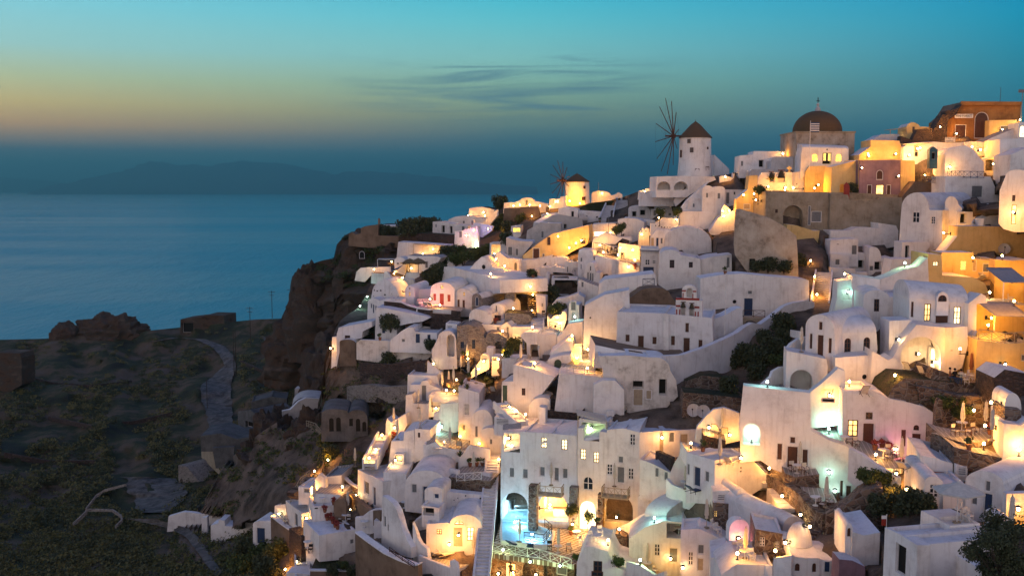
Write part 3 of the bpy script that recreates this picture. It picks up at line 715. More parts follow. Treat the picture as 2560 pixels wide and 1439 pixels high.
H('plain pinkish white block house left of a vaulted house with grey door', "1174,808 1176,585 1362,600 1362,818", 9, -4, off=1)
H('vaulted white house with grey shutter and slate blue door facing a pale terrace', "1350,822 1352,690 ~1520,574 1692,690 1690,862", 9, -6, op="S:1404,682,1452,760;e:1495,700,1550,856")
H('small round topped white room with a blue window beside the slate blue door', "1512,892 1512,740 ~1592,708 1660,745 1650,905", 4, -10, op="U:1590,762,1632,806", off=-3)
H('white storage box with a dark opening at the foot of the small round topped room', "1488,946 1490,858 1632,882 1632,962", 2, -12, op="k:1500,880,1590,942", off=-4, name='storage_box', cat='box')
H('small white chimney with gabled cap on the round topped room', "1655,740 1655,700 1672,678 1690,700 1690,740", .8, -10, D=111, name='chimney', cat='chimney', pf=0, ext=1.5)
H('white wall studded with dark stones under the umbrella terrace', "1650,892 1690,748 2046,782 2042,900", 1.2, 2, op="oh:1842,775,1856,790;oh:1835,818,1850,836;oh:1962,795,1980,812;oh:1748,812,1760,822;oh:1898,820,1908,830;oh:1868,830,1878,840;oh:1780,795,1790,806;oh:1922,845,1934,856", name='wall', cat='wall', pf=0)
H('rubble stone terrace wall below a white lattice railing and potted plants', "1700,760 1704,626 2050,660 2046,790", 8, "1704,626,2050,660", m='S', rm='Q', name='terrace', cat='terrace', pf=0)
WL('white arched back wall of the terrace with potted plants', "1790,470,510 1830,440,510 1870,385,505 1890,372,505 1980,385,500 2050,402,500", .4)
H('white left pier of the lattice railed terrace', "1706,632 1708,558 1784,574 1784,638", .4, "1708,558,1784,574", name='wall', cat='wall', pf=0, off=-.2, D=112)
H('white right pier of the lattice railed terrace', "1978,655 1980,586 2050,602 2050,664", .4, "1980,586,2050,602", name='wall', cat='wall', pf=0, off=-.2, D=111)
H('white cave house with golden lit arched doorway above two sunloungers', "1524,1205 1528,1012 1700,1000 1720,1010 ~1850,935 1985,1050 1985,1240", 6.5, -4, op="p:1742,1035,1830,1204;W:1858,1040,1920,1150;B:1612,1055,1654,1096;aW:1758,984,1832,1020", off=1)
WL('rolling white wall enclosing the left side of the sunlounger court', "1418,1000,1290 1440,1060,1290 1455,1120,1300 1480,1170,1310 1530,1212,1330 1545,1320,1345", .4)
H('white parapet wall stepping above the golden lit cave house', "1425,1060 1420,1000 1535,920 1640,882 1830,908 2036,890 2030,980", .8, 0, D=108, name='wall', cat='wall', pf=0)
H('pale walled tank behind the parapet of the golden lit cave house', "1828,935 1828,905 1905,912 1905,945", 2, 0, D=107.5, name='cistern', cat='cistern', pf=0)
H('lit tiled court with two sunloungers before the cave house', "1462,1380 1470,1302 1772,1392 1780,1475", 9, "1470,1302,1772,1392", rm='Q', name='terrace', cat='terrace', D=98, pf=0)
WL('low white front wall of the sunlounger court ending in a rounded post', "1465,1268,1350 1560,1310,1375 1720,1372,1420 1722,1312,1432 1748,1306,1435 1774,1330,1440 1778,1400,1460", .3)
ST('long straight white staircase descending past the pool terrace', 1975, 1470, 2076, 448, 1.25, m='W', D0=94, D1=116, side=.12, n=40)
H('rounded white sun terrace wall glowing over the blue roofed house', "1524,465 1526,368 1600,340 1640,375 1760,400 1880,415 1900,470", 8, 3, D=116, rm='Q', name='terrace', cat='terrace', pf=0)
WL('rounded white parapet hugging the glowing sun terrace', "1526,362,420,116.2 1545,340,400,118 1575,318,375,120 1600,308,360,122", .3)
H('white wall washed in turquoise light behind a small plunge pool', "1565,235 1590,110 1625,92 1645,30 1790,20 1800,260", .6, 0, D=124, name='wall', cat='wall', pf=0)
H('white block with louvred vent beside the turquoise lit wall', "1792,290 1790,-110 1960,-60 1962,330", 6, -6, D=121, op="L:1832,25,1884,130;S:1818,198,1850,246")
H('white rounded bay with narrow shuttered window under the louvred block', "1880,395 1890,180 ~1990,75 2070,180 2080,420", 6, -6, D=119, op="S:1925,210,1950,302", name='house')
H('white lean to with grey roof and tiny window by the head of the long staircase', "1965,440 1968,270 ~2040,225 2150,300 2150,420", 5, -8, D=117.5, op="S:2046,316,2068,360")
H('white stair block with small dark window right of the golden steps', "1428,470 1434,232 1560,240 1560,455", 5, -10, D=118, op="b:1458,264,1476,304", off=0)
H('stepped white blocks around a slatted deck beside the golden steps', "1215,450 1240,335 1340,330 1345,260 1430,240 1430,470", 5, -6, D=118.5, pf=0)
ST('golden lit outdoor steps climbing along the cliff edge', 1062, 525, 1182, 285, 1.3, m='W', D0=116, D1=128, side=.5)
H('white lookout wall at the top of the golden steps', "1190,250 1195,195 1205,148 1240,180 1290,150 1360,110 1370,200 1300,260", 3, -12, D=129, pf=0)
H('white cylinder topped room lit at the foot of the upper lookout', "1262,500 1268,440 1340,440 1340,505", 3, -8, D=117.5, op="v:1272,450,1330,498")
H('blue roofed white house with blue window and blue door over a dark lane', "964,790 966,566 1174,668 1160,880", 7, "966,566,1174,668", op="U:1018,664,1058,770;e:1090,708,1112,864", D=113)
H('dark lane wall below the blue roofed white house', "890,780 895,768 1062,902 1150,905 1150,990 1060,960", .6, "895,768,1062,902", m='E', D=111, name='wall', cat='wall', pf=0)
H('low lit white house under the lower left roof terrace', "590,935 598,872 770,856 772,900", 5, "598,872,770,856", D=114.5, op="h:612,878,640,890")
H('white terrace block with tank among the lower left lit roofs', "690,705 690,628 832,612 832,690", 5, -8, D=121, rm='Q')
H('white wall flaring beside the tank among the lower left roofs', "640,765 612,650 650,600 700,645 702,760", .6, -20, D=119, name='wall', cat='wall', pf=0)
H('white room with a grey window at the top of the railed outdoor stair', "478,775 478,706 574,716 574,772", 4, -12, D=118.5, op="S:518,720,570,762")
H('white terrace wall stretching behind the lower left table terraces', "600,800 602,762 775,768 840,775 900,850 770,860 600,870", 4, -6, D=116.5, rm='Q', pf=0)
H('dark curved stone bench hollow beside the flower boxed roof', "770,900 768,860 ~815,806 872,860 870,890", 2, -10, m='E', D=114, name='wall', cat='wall', pf=0)
H('low garden wall with stone facing left of the blue roofed house', "835,705 838,630 905,690 962,720 962,760", .5, "838,630,962,720", m='S', D=118, name='wall', cat='wall', pf=0, cope='W')
ST('railed stair descending the cliff below the lookout room', 415, 765, 575, 625, 1.0, m='E', D0=118, D1=123)
ST('golden lit steps under the blue panelled balcony', 515, 1470, 505, 1235, 1.3, m='W', D0=109, D1=117, side=.4)
H('white gate pier block beside the golden steps under the balcony', "374,1475 378,1415 440,1410 560,1425 560,1475", 2, -5, D=109.5, pf=0, name='wall', cat='wall')
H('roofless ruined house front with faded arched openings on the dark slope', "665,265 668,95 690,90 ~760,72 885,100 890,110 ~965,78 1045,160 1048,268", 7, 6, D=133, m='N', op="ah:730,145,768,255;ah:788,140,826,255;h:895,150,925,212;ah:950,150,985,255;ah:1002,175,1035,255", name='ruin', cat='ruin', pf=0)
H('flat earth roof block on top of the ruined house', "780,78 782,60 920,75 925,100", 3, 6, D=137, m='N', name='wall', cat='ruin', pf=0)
H('long dry stone terrace wall above the ruined house', "815,25 820,-25 1130,40 1150,120 1100,140", 3, "820,-25,1130,40", m='S', D=143, name='wall', cat='wall', pf=0)
ST('wooden stair climbing from the rocks to the ruined house', 683, 440, 722, 312, 1.5, 'pale', D0=138, D1=142)
H('grey plastered wall with small cave opening left of the ruin', "355,200 350,88 415,75 480,10 540,-20 655,-15 662,130 520,215", .8, "350,88,655,60", m='G', D=165, name='wall', cat='wall', pf=0)
fr(400, 640, 1.80)
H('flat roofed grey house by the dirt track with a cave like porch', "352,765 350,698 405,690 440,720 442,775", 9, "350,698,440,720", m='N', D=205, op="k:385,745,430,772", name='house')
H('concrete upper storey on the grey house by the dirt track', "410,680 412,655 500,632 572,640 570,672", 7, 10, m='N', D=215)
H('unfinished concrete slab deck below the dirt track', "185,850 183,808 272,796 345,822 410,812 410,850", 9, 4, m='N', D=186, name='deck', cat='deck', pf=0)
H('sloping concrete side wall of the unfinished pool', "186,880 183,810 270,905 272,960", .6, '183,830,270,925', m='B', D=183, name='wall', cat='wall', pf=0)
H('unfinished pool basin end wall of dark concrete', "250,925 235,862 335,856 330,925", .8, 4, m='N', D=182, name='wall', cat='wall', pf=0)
H('roofless dark stone building with tall arched openings in the gully', "84,1120 82,940 120,945 180,1020 182,1118", 6, -35, m='Y', D=190, op="ak:92,1000,105,1090;ak:112,1020,126,1100;ak:140,1040,155,1110", name='ruin', cat='ruin', pf=0)
H('broken white wall of the unfinished terrace lowest on the left slope', "30,1205 38,1170 105,1150 215,1160 302,1175 302,1190 235,1222 110,1195", .8, 0, D=149, name='wall', cat='wall', pf=0)
H('white terrace walls with little posts joining the vaulted outhouse', "228,1272 228,1210 262,1200 265,1185 290,1188 292,1212 370,1218 372,1196 416,1198 416,1240 300,1278", 2.5, -4, D=138, name='wall', cat='wall', pf=0)
H('squat white pillar between the lowest white walls', "186,1235 188,1178 212,1172 214,1235", .9, 0, D=144, name='pillar', cat='pillar', pf=0)
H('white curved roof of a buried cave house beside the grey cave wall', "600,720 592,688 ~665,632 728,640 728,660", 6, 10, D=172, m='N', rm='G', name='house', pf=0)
H('pale block walls at the foot of the earth pinnacle', "604,628 606,596 652,594 655,606 692,602 692,632", 3, 0, D=225, m='G', name='wall', cat='wall', pf=0)
H('dark flat roofed stone barn alone on the plateau above the sea', "90,345 92,284 200,272 204,266 288,268 290,322", 9, "204,266,288,268", m='rock', D=335, op="k:100,300,150,344", name='barn', cat='barn', pf=0)
fr(0, 700, 1.947)
mound('ruined rock cave dwelling on the skyline with a weathered hump', 'rock_ruin', 'ruin', 340, 712, 176, 300, 338, 9, 'rock', .22, 3)
mound('lower left lobe of the rock ruin on the skyline', 'rock_ruin', 'ruin', 236, 380, 210, 292, 334, 6, 'rock', .18, 5)
H('blocky tan cistern wall at the far left edge of the slope', "-20,560 -20,352 95,356 104,378 104,488", 6, -8, D=268, m='rock', name='wall', cat='wall', pf=0)
for t_, D_ in (("420,1112,1116 470,1045,1049 505,1018,1022 612,990,993", 178), ("420,1112,1116 545,1114,1118 585,1142,1147 590,1162,1167 560,1192,1197", 170), ("358,1182,1190 425,1118,1128", 168)):
    WL('pale threshing ground kerb curving over the lower slope' if D_ == 178 else 'pale kerb closing the lower round field' if D_ == 170 else 'short pale kerb leaving the round field downhill', ' '.join(k for k in t_.split()), .26, m='Y', ext=.3)

fr(800, 640, 3.427)
mound('reddish earth pinnacle standing free at the cliff edge below the white terraces', 'rock', 'rock', 10, 330, 930, 1330, 152, 7, 'rock', .25, 11)
mound('eroded earth shoulder left of the ruined house', 'rock', 'rock', -120, 400, 1330, 1640, 150, 10, 'rock', .3, 12)
mound('brown earth spur above the lowest white walls', 'rock', 'rock', -700, -150, 1430, 1900, 158, 12, 'rock', .3, 13)
mound('eroded brown face under the wooden stair', 'rock', 'rock', -330, 160, 1400, 1800, 148, 9, 'rock', .3, 14)
WL('dark dry stone wall across the ruins, upper course', "340,920,1010 600,925,1010 905,890,1000", .8, 'D')
WL('rubble terrace with scattered pale stones in the ruins', "230,1115,1200 420,1100,1190 560,1120,1200 740,1110,1200", 1.2, 'Y')
H('stained white parapet wall over the dark ruins', "312,815 312,740 345,716 560,722 760,738 950,762 955,890 640,860", .6, -4, D=143.5, m='P', name='wall', cat='wall', pf=0)
H('rounded tan bastion at the left end of the stained parapet', "165,875 168,735 ~238,712 306,748 312,870", 4, -6, D=146, m='E', rm='R', name='wall', cat='wall', pf=0)
H('low white house with a barred window at the cliff edge', "140,890 144,668 160,612 300,585 442,560 446,605 365,645 360,700 300,712 170,735", 5, -8, D=147.5, op="b:212,678,258,706", pf=0)
H('glowing white gate pillar at the very edge of the cliff', "95,895 104,692 140,690 140,880", 1, -20, D=149, name='pillar', cat='pillar', pf=0)
H('white house with a dark panelled door beside a climbing plant', "468,700 480,440 560,446 870,508 950,525 880,560 745,580 660,602 650,700", 6, -6, D=147, op="e:527,546,561,664", pf=0)
H('low white house with dark blue panelled door above the stained parapet', "600,750 606,716 700,640 760,610 805,612 808,648 1002,658 1005,765", 6, -6, D=142.5, op="e:814,660,860,748;S:697,706,730,737;u:920,672,946,714")
H('tall white arch bridging the lane beside the stone arch house', "955,905 960,800 1010,700 ~1088,638 1165,725 1175,890", 4, -8, D=138, op="an:1085,672,1152,860,1.8", pf=0)
H('small white roof kiosk with a vent by the white arch', "1072,650 1078,572 1172,585 1172,650", 3, -8, D=141, op="L:1088,592,1135,625")
H('pale wing wall leading to the picket gate', "915,1010 920,900 975,945 1045,1005 1040,1020", .5, -10, D=136, name='wall', cat='wall', pf=0)
H('white upper room of the house with the arched grey door', "742,1190 752,1016 1000,1022 1028,1112 1028,1190", 5, -6, D=134)
H('white porch front with an arched grey door', "768,1270 774,1102 860,1098 ~900,1064 938,1100 1026,1135 1026,1260", 2, -6, D=132, op="g:866,1102,914,1240", pf=0)
H('white side terrace below the arched grey door', "728,1460 735,1190 790,1180 800,1260 930,1265 940,1460", 4, -8, D=130, rm='Q', pf=0)
H('cream deck house under the slatted white canopy', "930,1300 935,1190 1190,1200 1190,1290", 5, -6, D=128, op="n:950,1215,1040,1295,1", pf=0)
fr(0, 0, 1)
mound('dark talus heap at the foot of the sea cliff', 'rock', 'rock', 650, 850, 790, 925, 246, 10, 'rock', .2, 21, None, .2)
mound('earth slope between the sea cliff and the free standing pinnacle', 'rock', 'rock', 740, 900, 850, 1010, 215, 12, 'rock', .2, 22, None, .2)
mound('craggy brow of the sea cliff seen against the water', 'rock', 'rock', 712, 835, 655, 850, 238, 7, 'rock', .2, 23, None, .16)
mound('upper rock shelf of the sea cliff below the brown ruins', 'rock', 'rock', 832, 960, 590, 760, 228, 7, 'rock', .2, 24, None, .16)
for t_, l_ in (("40,930,934 130,955,960 230,962,968 330,950,955", 'low dry stone field wall high on the dark hillside'), ("120,1040,1045 230,1062,1068 340,1050,1056 430,1030,1036", 'low dry stone field wall halfway down the dark hillside'), ("10,1130,1136 120,1150,1157 240,1150,1157", 'low dry stone field wall at the left of the gully'), ("600,900,905 680,935,941 770,950,956", 'low dry stone field wall below the sea cliff')):
    WL(l_, ' '.join(t + ',%.1f' % (DL(float(t.split(',')[0]), float(t.split(',')[2])) - .5) for t in t_.split()), .4, m='D', ext=.6)
# ===== the hotel round the lit pool, lower middle
fr(1160, 1000, 3.278)
HOTEL = H('large white hotel front rising over the lit swimming pool', "298,1010 302,430 322,262 480,258 700,270 926,290 926,1060", 7, -15, D=106.5, roof='v0.9',
  op="n:326,272,458,425,2.2;W:630,305,680,390;W:798,322,848,406;S:368,548,414,632;S:477,558,526,642;S:618,540,666,622;S:806,556,852,642;g:738,548,780,662;ac:312,755,524,990,5;ac:606,762,856,985,5")
HOTEL2 = H('taller right wing of the white hotel with two timber balconies', "929,1085 929,345 932,228 976,226 980,330 1108,338 1112,255 1170,262 1172,242 1300,228 1440,262 1440,1095", 7.5, -18, D=105.2, roof='v0.7',
  op="W:954,398,998,486;W:1061,424,1105,512;w:1170,520,1218,612;w:1344,555,1391,648;g:1252,540,1318,680;aw:974,622,1060,735;aV:944,820,1086,1062;ac:1152,772,1385,1000,3;S:1262,455,1308,515;w:1358,275,1405,370;S:1185,470,1186,471")
H('green lit covered loggia on the roof of the hotel right wing', "940,345 945,150 1175,180 1172,335", 3.5, -16, D=107.5, op="n:962,186,1158,322,2.6", name='loggia')
H('white attic room with two grey shutters beside the green lit loggia', "1168,385 1172,180 1340,235 1340,330 1436,262 1440,385", 5, -16, D=107.6, op="S:1230,228,1275,318;S:1288,238,1332,328")
H('brown stone buttress left of the hotel kitchen arch', "524,990 530,697 594,702 592,992", 1.0, -15, m='S', D=105.6, name='buttress', cat='buttress', pf=0)
H('pale cobbled buttress between the two lit hotel arches', "858,1015 864,712 930,718 930,1020", .9, -15, m='Y', D=104.9, name='buttress', cat='buttress', pf=0)
H('narrow brown stone buttress right of the brightest hotel door', "1092,1080 1096,770 1140,774 1138,1085", .9, -15, m='S', D=104.2, name='buttress', cat='buttress', pf=0)
H('dark stone bank behind the hotel roof, lower course', "668,190 666,85 920,110 960,95 985,70 1000,230", 2, -10, m='D', D=114, name='wall', cat='wall', pf=0)
H('dark stone bank behind the hotel roof, upper course', "700,85 700,-20 1056,-85 1060,30 1020,75 880,110", 2, -10, m='D', D=116, name='wall', cat='wall', pf=0)
H('white chimney block left of the dark stone banks', "612,185 614,55 666,62 666,190", 1.5, -12, D=113, name='chimney', cat='chimney', pf=0)
# pool terrace
ZT = P(*q(700, 1190), 101.5).z
def flat(label, txt, z, t, m, name, cat, kind=None, rise=None):
    """a level slab traced on a level plane"""
    b = MB(); vs = []; carve_add(parse(txt), z)
    for px, py in parse(txt):
        d = ray(px, py); vs.append(CAM + d * ((z - CAMZ) / d.z))
    o = sum(vs, Vector()) / len(vs); lp = [(v - o) for v in vs]; n = len(lp)
    tri = tessellate_polygon([[Vector((v.x, v.y, 0)) for v in lp]])
    b.add([(v.x, v.y, 0) for v in lp] + [(v.x, v.y, -t) for v in lp], [tuple(f) for f in tri] + [tuple(i + n for i in f[::-1]) for f in tri] + [(i, (i + 1) % n, n + (i + 1) % n, n + i) for i in range(n)])
    ob = b.obj(name, m); ob.location = o; return tag(ob, label, cat, None, kind)
flat('diamond tiled pool terrace of the hotel', "215,1250 300,1010 305,985 330,860 600,880 700,760 850,830 940,850 1090,860 1140,1080 1160,1180 1000,1290 905,1345", ZT, .5, 'T', 'terrace', 'terrace')
POOLZ = ZT + .42
poolpx = "312,1085 318,905 520,895 522,985 560,1010 725,1072 702,1185 560,1180 430,1160 318,1145"
flat('glowing pale blue swimming pool on the hotel terrace', poolpx, ZT + .16, .12, 'pool', 'pool_floor', 'pool')
pw = []
for px, py in parse(poolpx):
    d = ray(px, py); pw.append(CAM + d * ((POOLZ - CAMZ) / d.z))
rt = empty('swimming_pool', 'glowing pale blue swimming pool with white rim on the hotel terrace', 'pool', Matrix.Translation(pw[0]))
b = MB(); c0 = sum(pw, Vector()) / len(pw); n_ = len(pw)
b.add([v - pw[0] + Vector((0, 0, -.03)) for v in pw], [tuple(t) for t in tessellate_polygon([[Vector((v.x, v.y, 0)) for v in pw]])]); b.obj('water', 'water', rt, None, False)
b = MB(); vs = []
for v in pw:
    d = (v - c0); d.z = 0; d.normalize(); vs += [v - pw[0] - Vector((0, 0, .4)), v - pw[0] + Vector((0, 0, .06)), v - pw[0] + d * .3 + Vector((0, 0, .06)), v - pw[0] + d * .3 - Vector((0, 0, .4))]
b.add(vs, [(4 * i + j, 4 * ((i + 1) % n_) + j, 4 * ((i + 1) % n_) + (j + 1) % 4, 4 * i + (j + 1) % 4) for i in range(n_) for j in range(4)]); b.obj('rim', 'W', rt)
for o in list(COL.objects):
    if o.name == 'pool_floor': o.parent = rt; o.matrix_parent_inverse = rt.matrix_world.inverted(); [o.__delitem__(k) for k in ('label', 'category') if k in o]
H('stone wall of the lit rooms below the pool terrace', "203,1480 214,1244 400,1270 620,1305 905,1352 905,1480", 1.0, "214,1244,905,1352", m='S', D=99.5, op="ac:480,1325,592,1475,.8;v:336,1330,424,1470;S:756,1350,846,1432;n:655,1350,715,1470,.5", name='wall', cat='wall', pf=0)
# right of the hotel
H('white side house with two doors behind the stone parapet', "1436,480 1438,262 1660,250 1960,235 1960,440 1800,440", 6, 8, D=104, op="S:1680,260,1728,345;p:1770,272,1840,410;p:1600,262,1640,430", roof=None)
H('dark stone parapet panel on the small terrace right of the hotel', "1566,530 1570,412 1694,470 1690,592", .5, "1570,412,1694,470", m='D', D=99, name='wall', cat='wall', pf=0)
H('white terrace house with shuttered windows right of the hotel', "1440,720 1440,480 1566,530 1690,592 1720,520 1790,405 1850,430 2052,500 2052,760 1980,745", 4, -22, D=98.5, op="S:1566,548,1600,626;S:1640,585,1672,655;S:1972,578,2008,662;e:1882,540,1944,700;S:1826,520,1850,600", rm='R')
WL('curved white balcony parapet below the terrace house', "1656,640,700,97 1700,690,760,96.2 1800,730,800,95.4 1900,752,830,95 2040,740,830,95", .35)
H('white vault with a cyan lit niche and pergola beside it', "1468,1150 1482,925 1640,982 1640,1130", 7, "1482,925,1640,982", D=95, roof='v1.5', op="an:1514,975,1602,1050,.8")
H('lower grey vault roof running from the hotel to the cyan niche', "1425,930 1425,790 1560,690 1720,760 1700,900", 4, -20, D=100, roof='v0.8')
H('broad white house wall with a dark recessed loggia', "1352,1400 1352,1135 1480,1040 1642,985 1806,1000 1812,1010 1960,1060 2100,1112 2100,1480 1640,1480", 4, -8, D=92.5, op="n:1660,1008,1804,1130,2.0;S:1915,1175,1972,1262;w:1560,1175,1606,1275;w:1842,1238,1890,1345;g:1678,1205,1755,1330;p:1910,1285,1978,1420")
H('low white house front with brown window at the bottom middle', "918,1480 925,1330 990,1200 1060,1200 1180,1240 1225,1330 1250,1370 1420,1430 1420,1480", 6, -10, D=89.5, op="b:1060,1315,1132,1405;b:1045,1398,1140,1470", pf=0)
ST('small white stairs climbing from the pool terrace to a stone pier', 1190, 1230, 1170, 1100, 1.2, m='W', D0=98, D1=101)
H('stone lamp pier at the corner of the small terrace', "1236,1200 1240,1090 1335,1120 1345,1300 1240,1260", 2, -10, m='S', D=97, name='wall', cat='wall', pf=0)
WL('white balustrade wall of the small terrace above the stone pier', "1145,1075,1100,101 1250,1045,1110,99 1350,1000,1060,98 1440,940,1030,97 1480,920,1030,96.5", .3)
ST('dark steps descending below the small terrace', 1290, 1360, 1200, 1240, 1.4, m='Y', D0=92, D1=95)
WL('white parapet of the lowest courtyard with green light', "1330,1320,1400 1440,1350,1420 1560,1430,1480 1640,1400,1470", .3)
ST('night lit orange steps at the left of the hotel roof', 470, 190, 290, 20, 1.2, m='W', D0=112, D1=118, side=.25)
H('louvred white plant box beside the hotel stair', "245,200 250,135 385,160 380,215", 2, -10, D=113, op="L:262,145,372,205", name='vent_box', cat='box')

# ===== lower right, frame three
fr(1720, 1000, 3.277)
H('plain corner house below the terrace with a bright lamp', "218,745 220,492 525,482 600,560 650,612 640,702 400,742", 4, 14, D=88, op="b:428,545,442,560;b:425,575,440,588")
H('left front of the plain corner house with recessed slate door', "-15,730 -12,425 60,445 220,494 218,745", 3, "-12,425,220,494", D=88, op="S:135,578,172,668;e:44,540,102,708;S:-8,520,12,610")
H('long white barrel vault house with a small glowing window in its gable', "772,1205 778,1045 ~866,948 965,1035 955,1100", 9, 22, D=77.5, op="B:850,1018,899,1066")
H('white vault with a tiny window behind the long barrel vault house', "398,905 396,790 ~440,730 525,850 520,905", 8, 12, D=84, op="S:424,800,455,862")
H('grey roofed stone room in front of the long barrel vault', "548,1222 552,1052 775,1092 772,1255", 4, -8, m='S', D=74.5, rm='R', op="w:588,1120,630,1196;w:712,1155,748,1225")
H('stone tower room with a lit slit window', "200,1062 205,834 404,852 400,1045", 3, -6, m='S', D=84.5, rm='R', op="B:217,905,239,955;p:408,860,409,861")
H('white louvred box room on the stone tower room', "200,842 202,745 330,735 405,762 405,855", 3, -6, D=85, op="L:238,768,320,832")
H('pinkish arched wall with a candle niche under the long vault', "338,1165 340,1060 ~420,975 500,1035 500,1120", 1, 4, D=79, name='wall', cat='wall', pf=0)
H('round little domed chapel near the bottom right', "850,1475 850,1275 960,1290 1080,1290 1082,1475", 5.5, -6, D=70, roof='d1.7', op="as:870,1330,924,1405;as:1014,1330,1056,1412", name='chapel', cat='church', pf=0)
H('white room with a blue window right of the little domed chapel', "1080,1475 1080,1300 1210,1312 1212,1475", 4, -4, D=70, op="U:1110,1310,1165,1406")
H('white chimney house with arched brown niche window', "1286,1312 1290,1062 ~1322,1005 1352,1065 1346,1320", 3.5, -6, D=69, op="as:1302,1042,1342,1120")
H('blank white gabled house right of the chimney house', "1340,1345 1346,1075 1440,1105 1575,1080 1562,1345", 5, -4, D=68.5)
H('reddish painted rock wall under the chimney house', "1230,1480 1240,1300 1345,1310 1450,1360 1460,1480", 1.5, 0, m='K', D=66, name='wall', cat='wall', pf=0)
BIG = H('broad white hotel block with brown doors and a cyan arched niche', "430,400 428,110 452,-120 1005,-60 1010,246 1160,330 1300,375 1415,440 1480,490 1573,548 1573,735 1350,850 1255,805 1060,700 700,565 600,385", 1.3, -14, D=87, pf=0,
  op="an:448,190,592,366,1.0;s:726,350,776,492;s:832,296,884,356;d:806,372,906,560;s:932,398,986,536;an:1125,545,1173,625,.5;s:1246,655,1273,790;b:1310,610,1336,666;d:1288,690,1340,820;d:1500,665,1550,716;k:1092,-20,1205,18")
flat('paved lit terrace behind the long white parapet', "1005,250 1160,334 1300,380 1415,445 1573,552 1760,560 1640,420 1440,330 1200,215 1010,200", P(*q(1160, 385), 86.2).z, .4, 'Q', 'terrace', 'terrace')
H('stone seat terrace with table in front of the brown doors', "790,720 795,595 880,628 1075,605 1080,720", 3.5, -8, m='S', D=84, rm='Q', name='terrace', cat='terrace', pf=0)
flat('small lit plunge pool below the arched niche window', "880,735 1020,745 1200,780 1090,800 960,805", P(*q(1000, 790), 83).z, .3, 'pool', 'plunge_pool', 'pool')
H('stone lower terrace with parasol and table by the plunge pool', "960,960 975,820 1230,840 1255,900", 4, -8, m='S', D=80, rm='Q', name='terrace', cat='terrace', pf=0)
H('big rounded rubble stone wall with a humped top', "1125,1060 1130,940 1230,895 1330,830 1400,760 1480,722 1560,715 1600,730 1600,1060", 2, -16, m='S', D=74.5, name='wall', cat='wall', pf=0)
WL('curving stone wall following the lane below the bright lamp', "300,385,440 400,395,450 480,410,470 560,435,500 620,480,540 690,545,610 760,565,650", .5, m='S')
WL('dark stone bank along the lit stepped lane', "640,600,700 720,640,760 800,700,820 900,760,880 1000,880,960 1100,930,1010", .8, m='S')
ST('upper lit flight of the stepped lane beneath the bright lamp', 670, 690, 575, 510, 1.3, m='W')
ST('middle lit flight of the stepped lane', 830, 890, 720, 720, 1.6, m='W')
ST('lower lit flight of the stepped lane by the small glowing window', 820, 1270, 1000, 1050, 1.7, m='S')
H('arched white wall enclosing the warm terrace beside two satellite dishes', "60,240 75,215 150,130 210,75 300,60 420,105 425,330 180,290", .6, -6, D=97, name='wall', cat='wall', pf=0)
H('dark stone terrace front below the warm terrace', "122,425 125,285 310,330 305,400 260,430", 5, -8, m='D', D=94, rm='Q', name='terrace', cat='terrace', pf=0)
H('white parapet terrace with a bright lamp and folded parasol', "-10,440 0,425 218,492 525,482 540,500", 4, 0, D=90, rm='Q', name='terrace', cat='terrace', off=.5, pf=0)
H('small white roofs at the very bottom edge left of the lamp court', "180,1480 185,1290 320,1260 400,1370 420,1480", 4, -10, D=76)
H('white house front with grey door at the bottom edge', "-60,1480 -60,1060 90,1050 260,1130 400,1230 405,1290 180,1300 180,1480", 3, -12, D=82, op="S:78,1178,135,1260;w:2,1240,42,1350;p:75,1290,130,1400")
H('low blue roofed house at the bottom edge with lamps above', "260,1480 270,1430 400,1340 690,1350 700,1480", 5, -5, D=72, pf=1)
WL('lit white parapet of the bottom lamp court', "320,1330,1400 500,1345,1400 690,1350,1410 700,1290,1400 845,1270,1400", .3)

# ===== right edge, frame four
fr(2120, 1000, 3.277)
H('long white terrace house with lit window and brown doors', "-40,425 -40,-70 200,-80 350,-10 460,10 620,50 700,100 735,132 770,170 800,255 692,272 660,300 650,450 560,495 300,430", 5, -10, D=88.5,
  op="B:-2,160,82,296;b:145,98,202,156;d:115,182,218,405;ab:537,202,583,246;s:430,236,481,384;d:512,262,599,480;s:634,305,667,430")
H('rubble stone terrace wall below the orange lit dining terrace', "668,452 680,266 800,300 955,352 955,500 860,520", 8, "680,266,955,352", m='S', D=77, rm='Q', name='terrace', cat='terrace', pf=0)
H('lower stone terrace wall with a gate at the right edge', "862,560 870,382 1000,420 1160,450 1300,480 1480,520 1480,600 1360,540 1100,530", 8, -8, m='S', D=74.5, rm='Q', name='terrace', cat='terrace', pf=0)
H('stone back wall of the orange lit dining terrace', "730,150 735,10 600,0 560,-120 900,-40 1290,-20 1290,260", 2, -14, m='S', D=86, op="d:1165,40,1215,200", name='wall', cat='wall', pf=0)
H('dark stone block at the right of the dining terrace', "1282,190 1285,66 1420,82 1420,195", 3, -10, m='S', D=75, name='wall', cat='wall', pf=0)
H('white curved stair wall at the right edge by the dining terrace', "1270,470 1278,190 1300,190 1420,205 1480,160 1480,520", 3, -12, D=73.5, name='wall', cat='wall', pf=0)
H('white domed lump over the dark stone block', "1280,75 1285,30 ~1350,-60 1420,60 1425,85", 3, -8, D=76, pf=0, name='oven', cat='oven')
H('pale pink house front with a red window under the stone terrace', "590,790 596,452 700,470 858,518 858,640 740,640 700,660 640,790", 6, -12, D=75, op="x:695,578,800,622")
H('white air conditioning cupboard with louvre beside the pink front', "880,610 885,528 980,560 980,635", 1.5, -10, D=74, op="L:892,538,972,622", name='vent_box', cat='box')
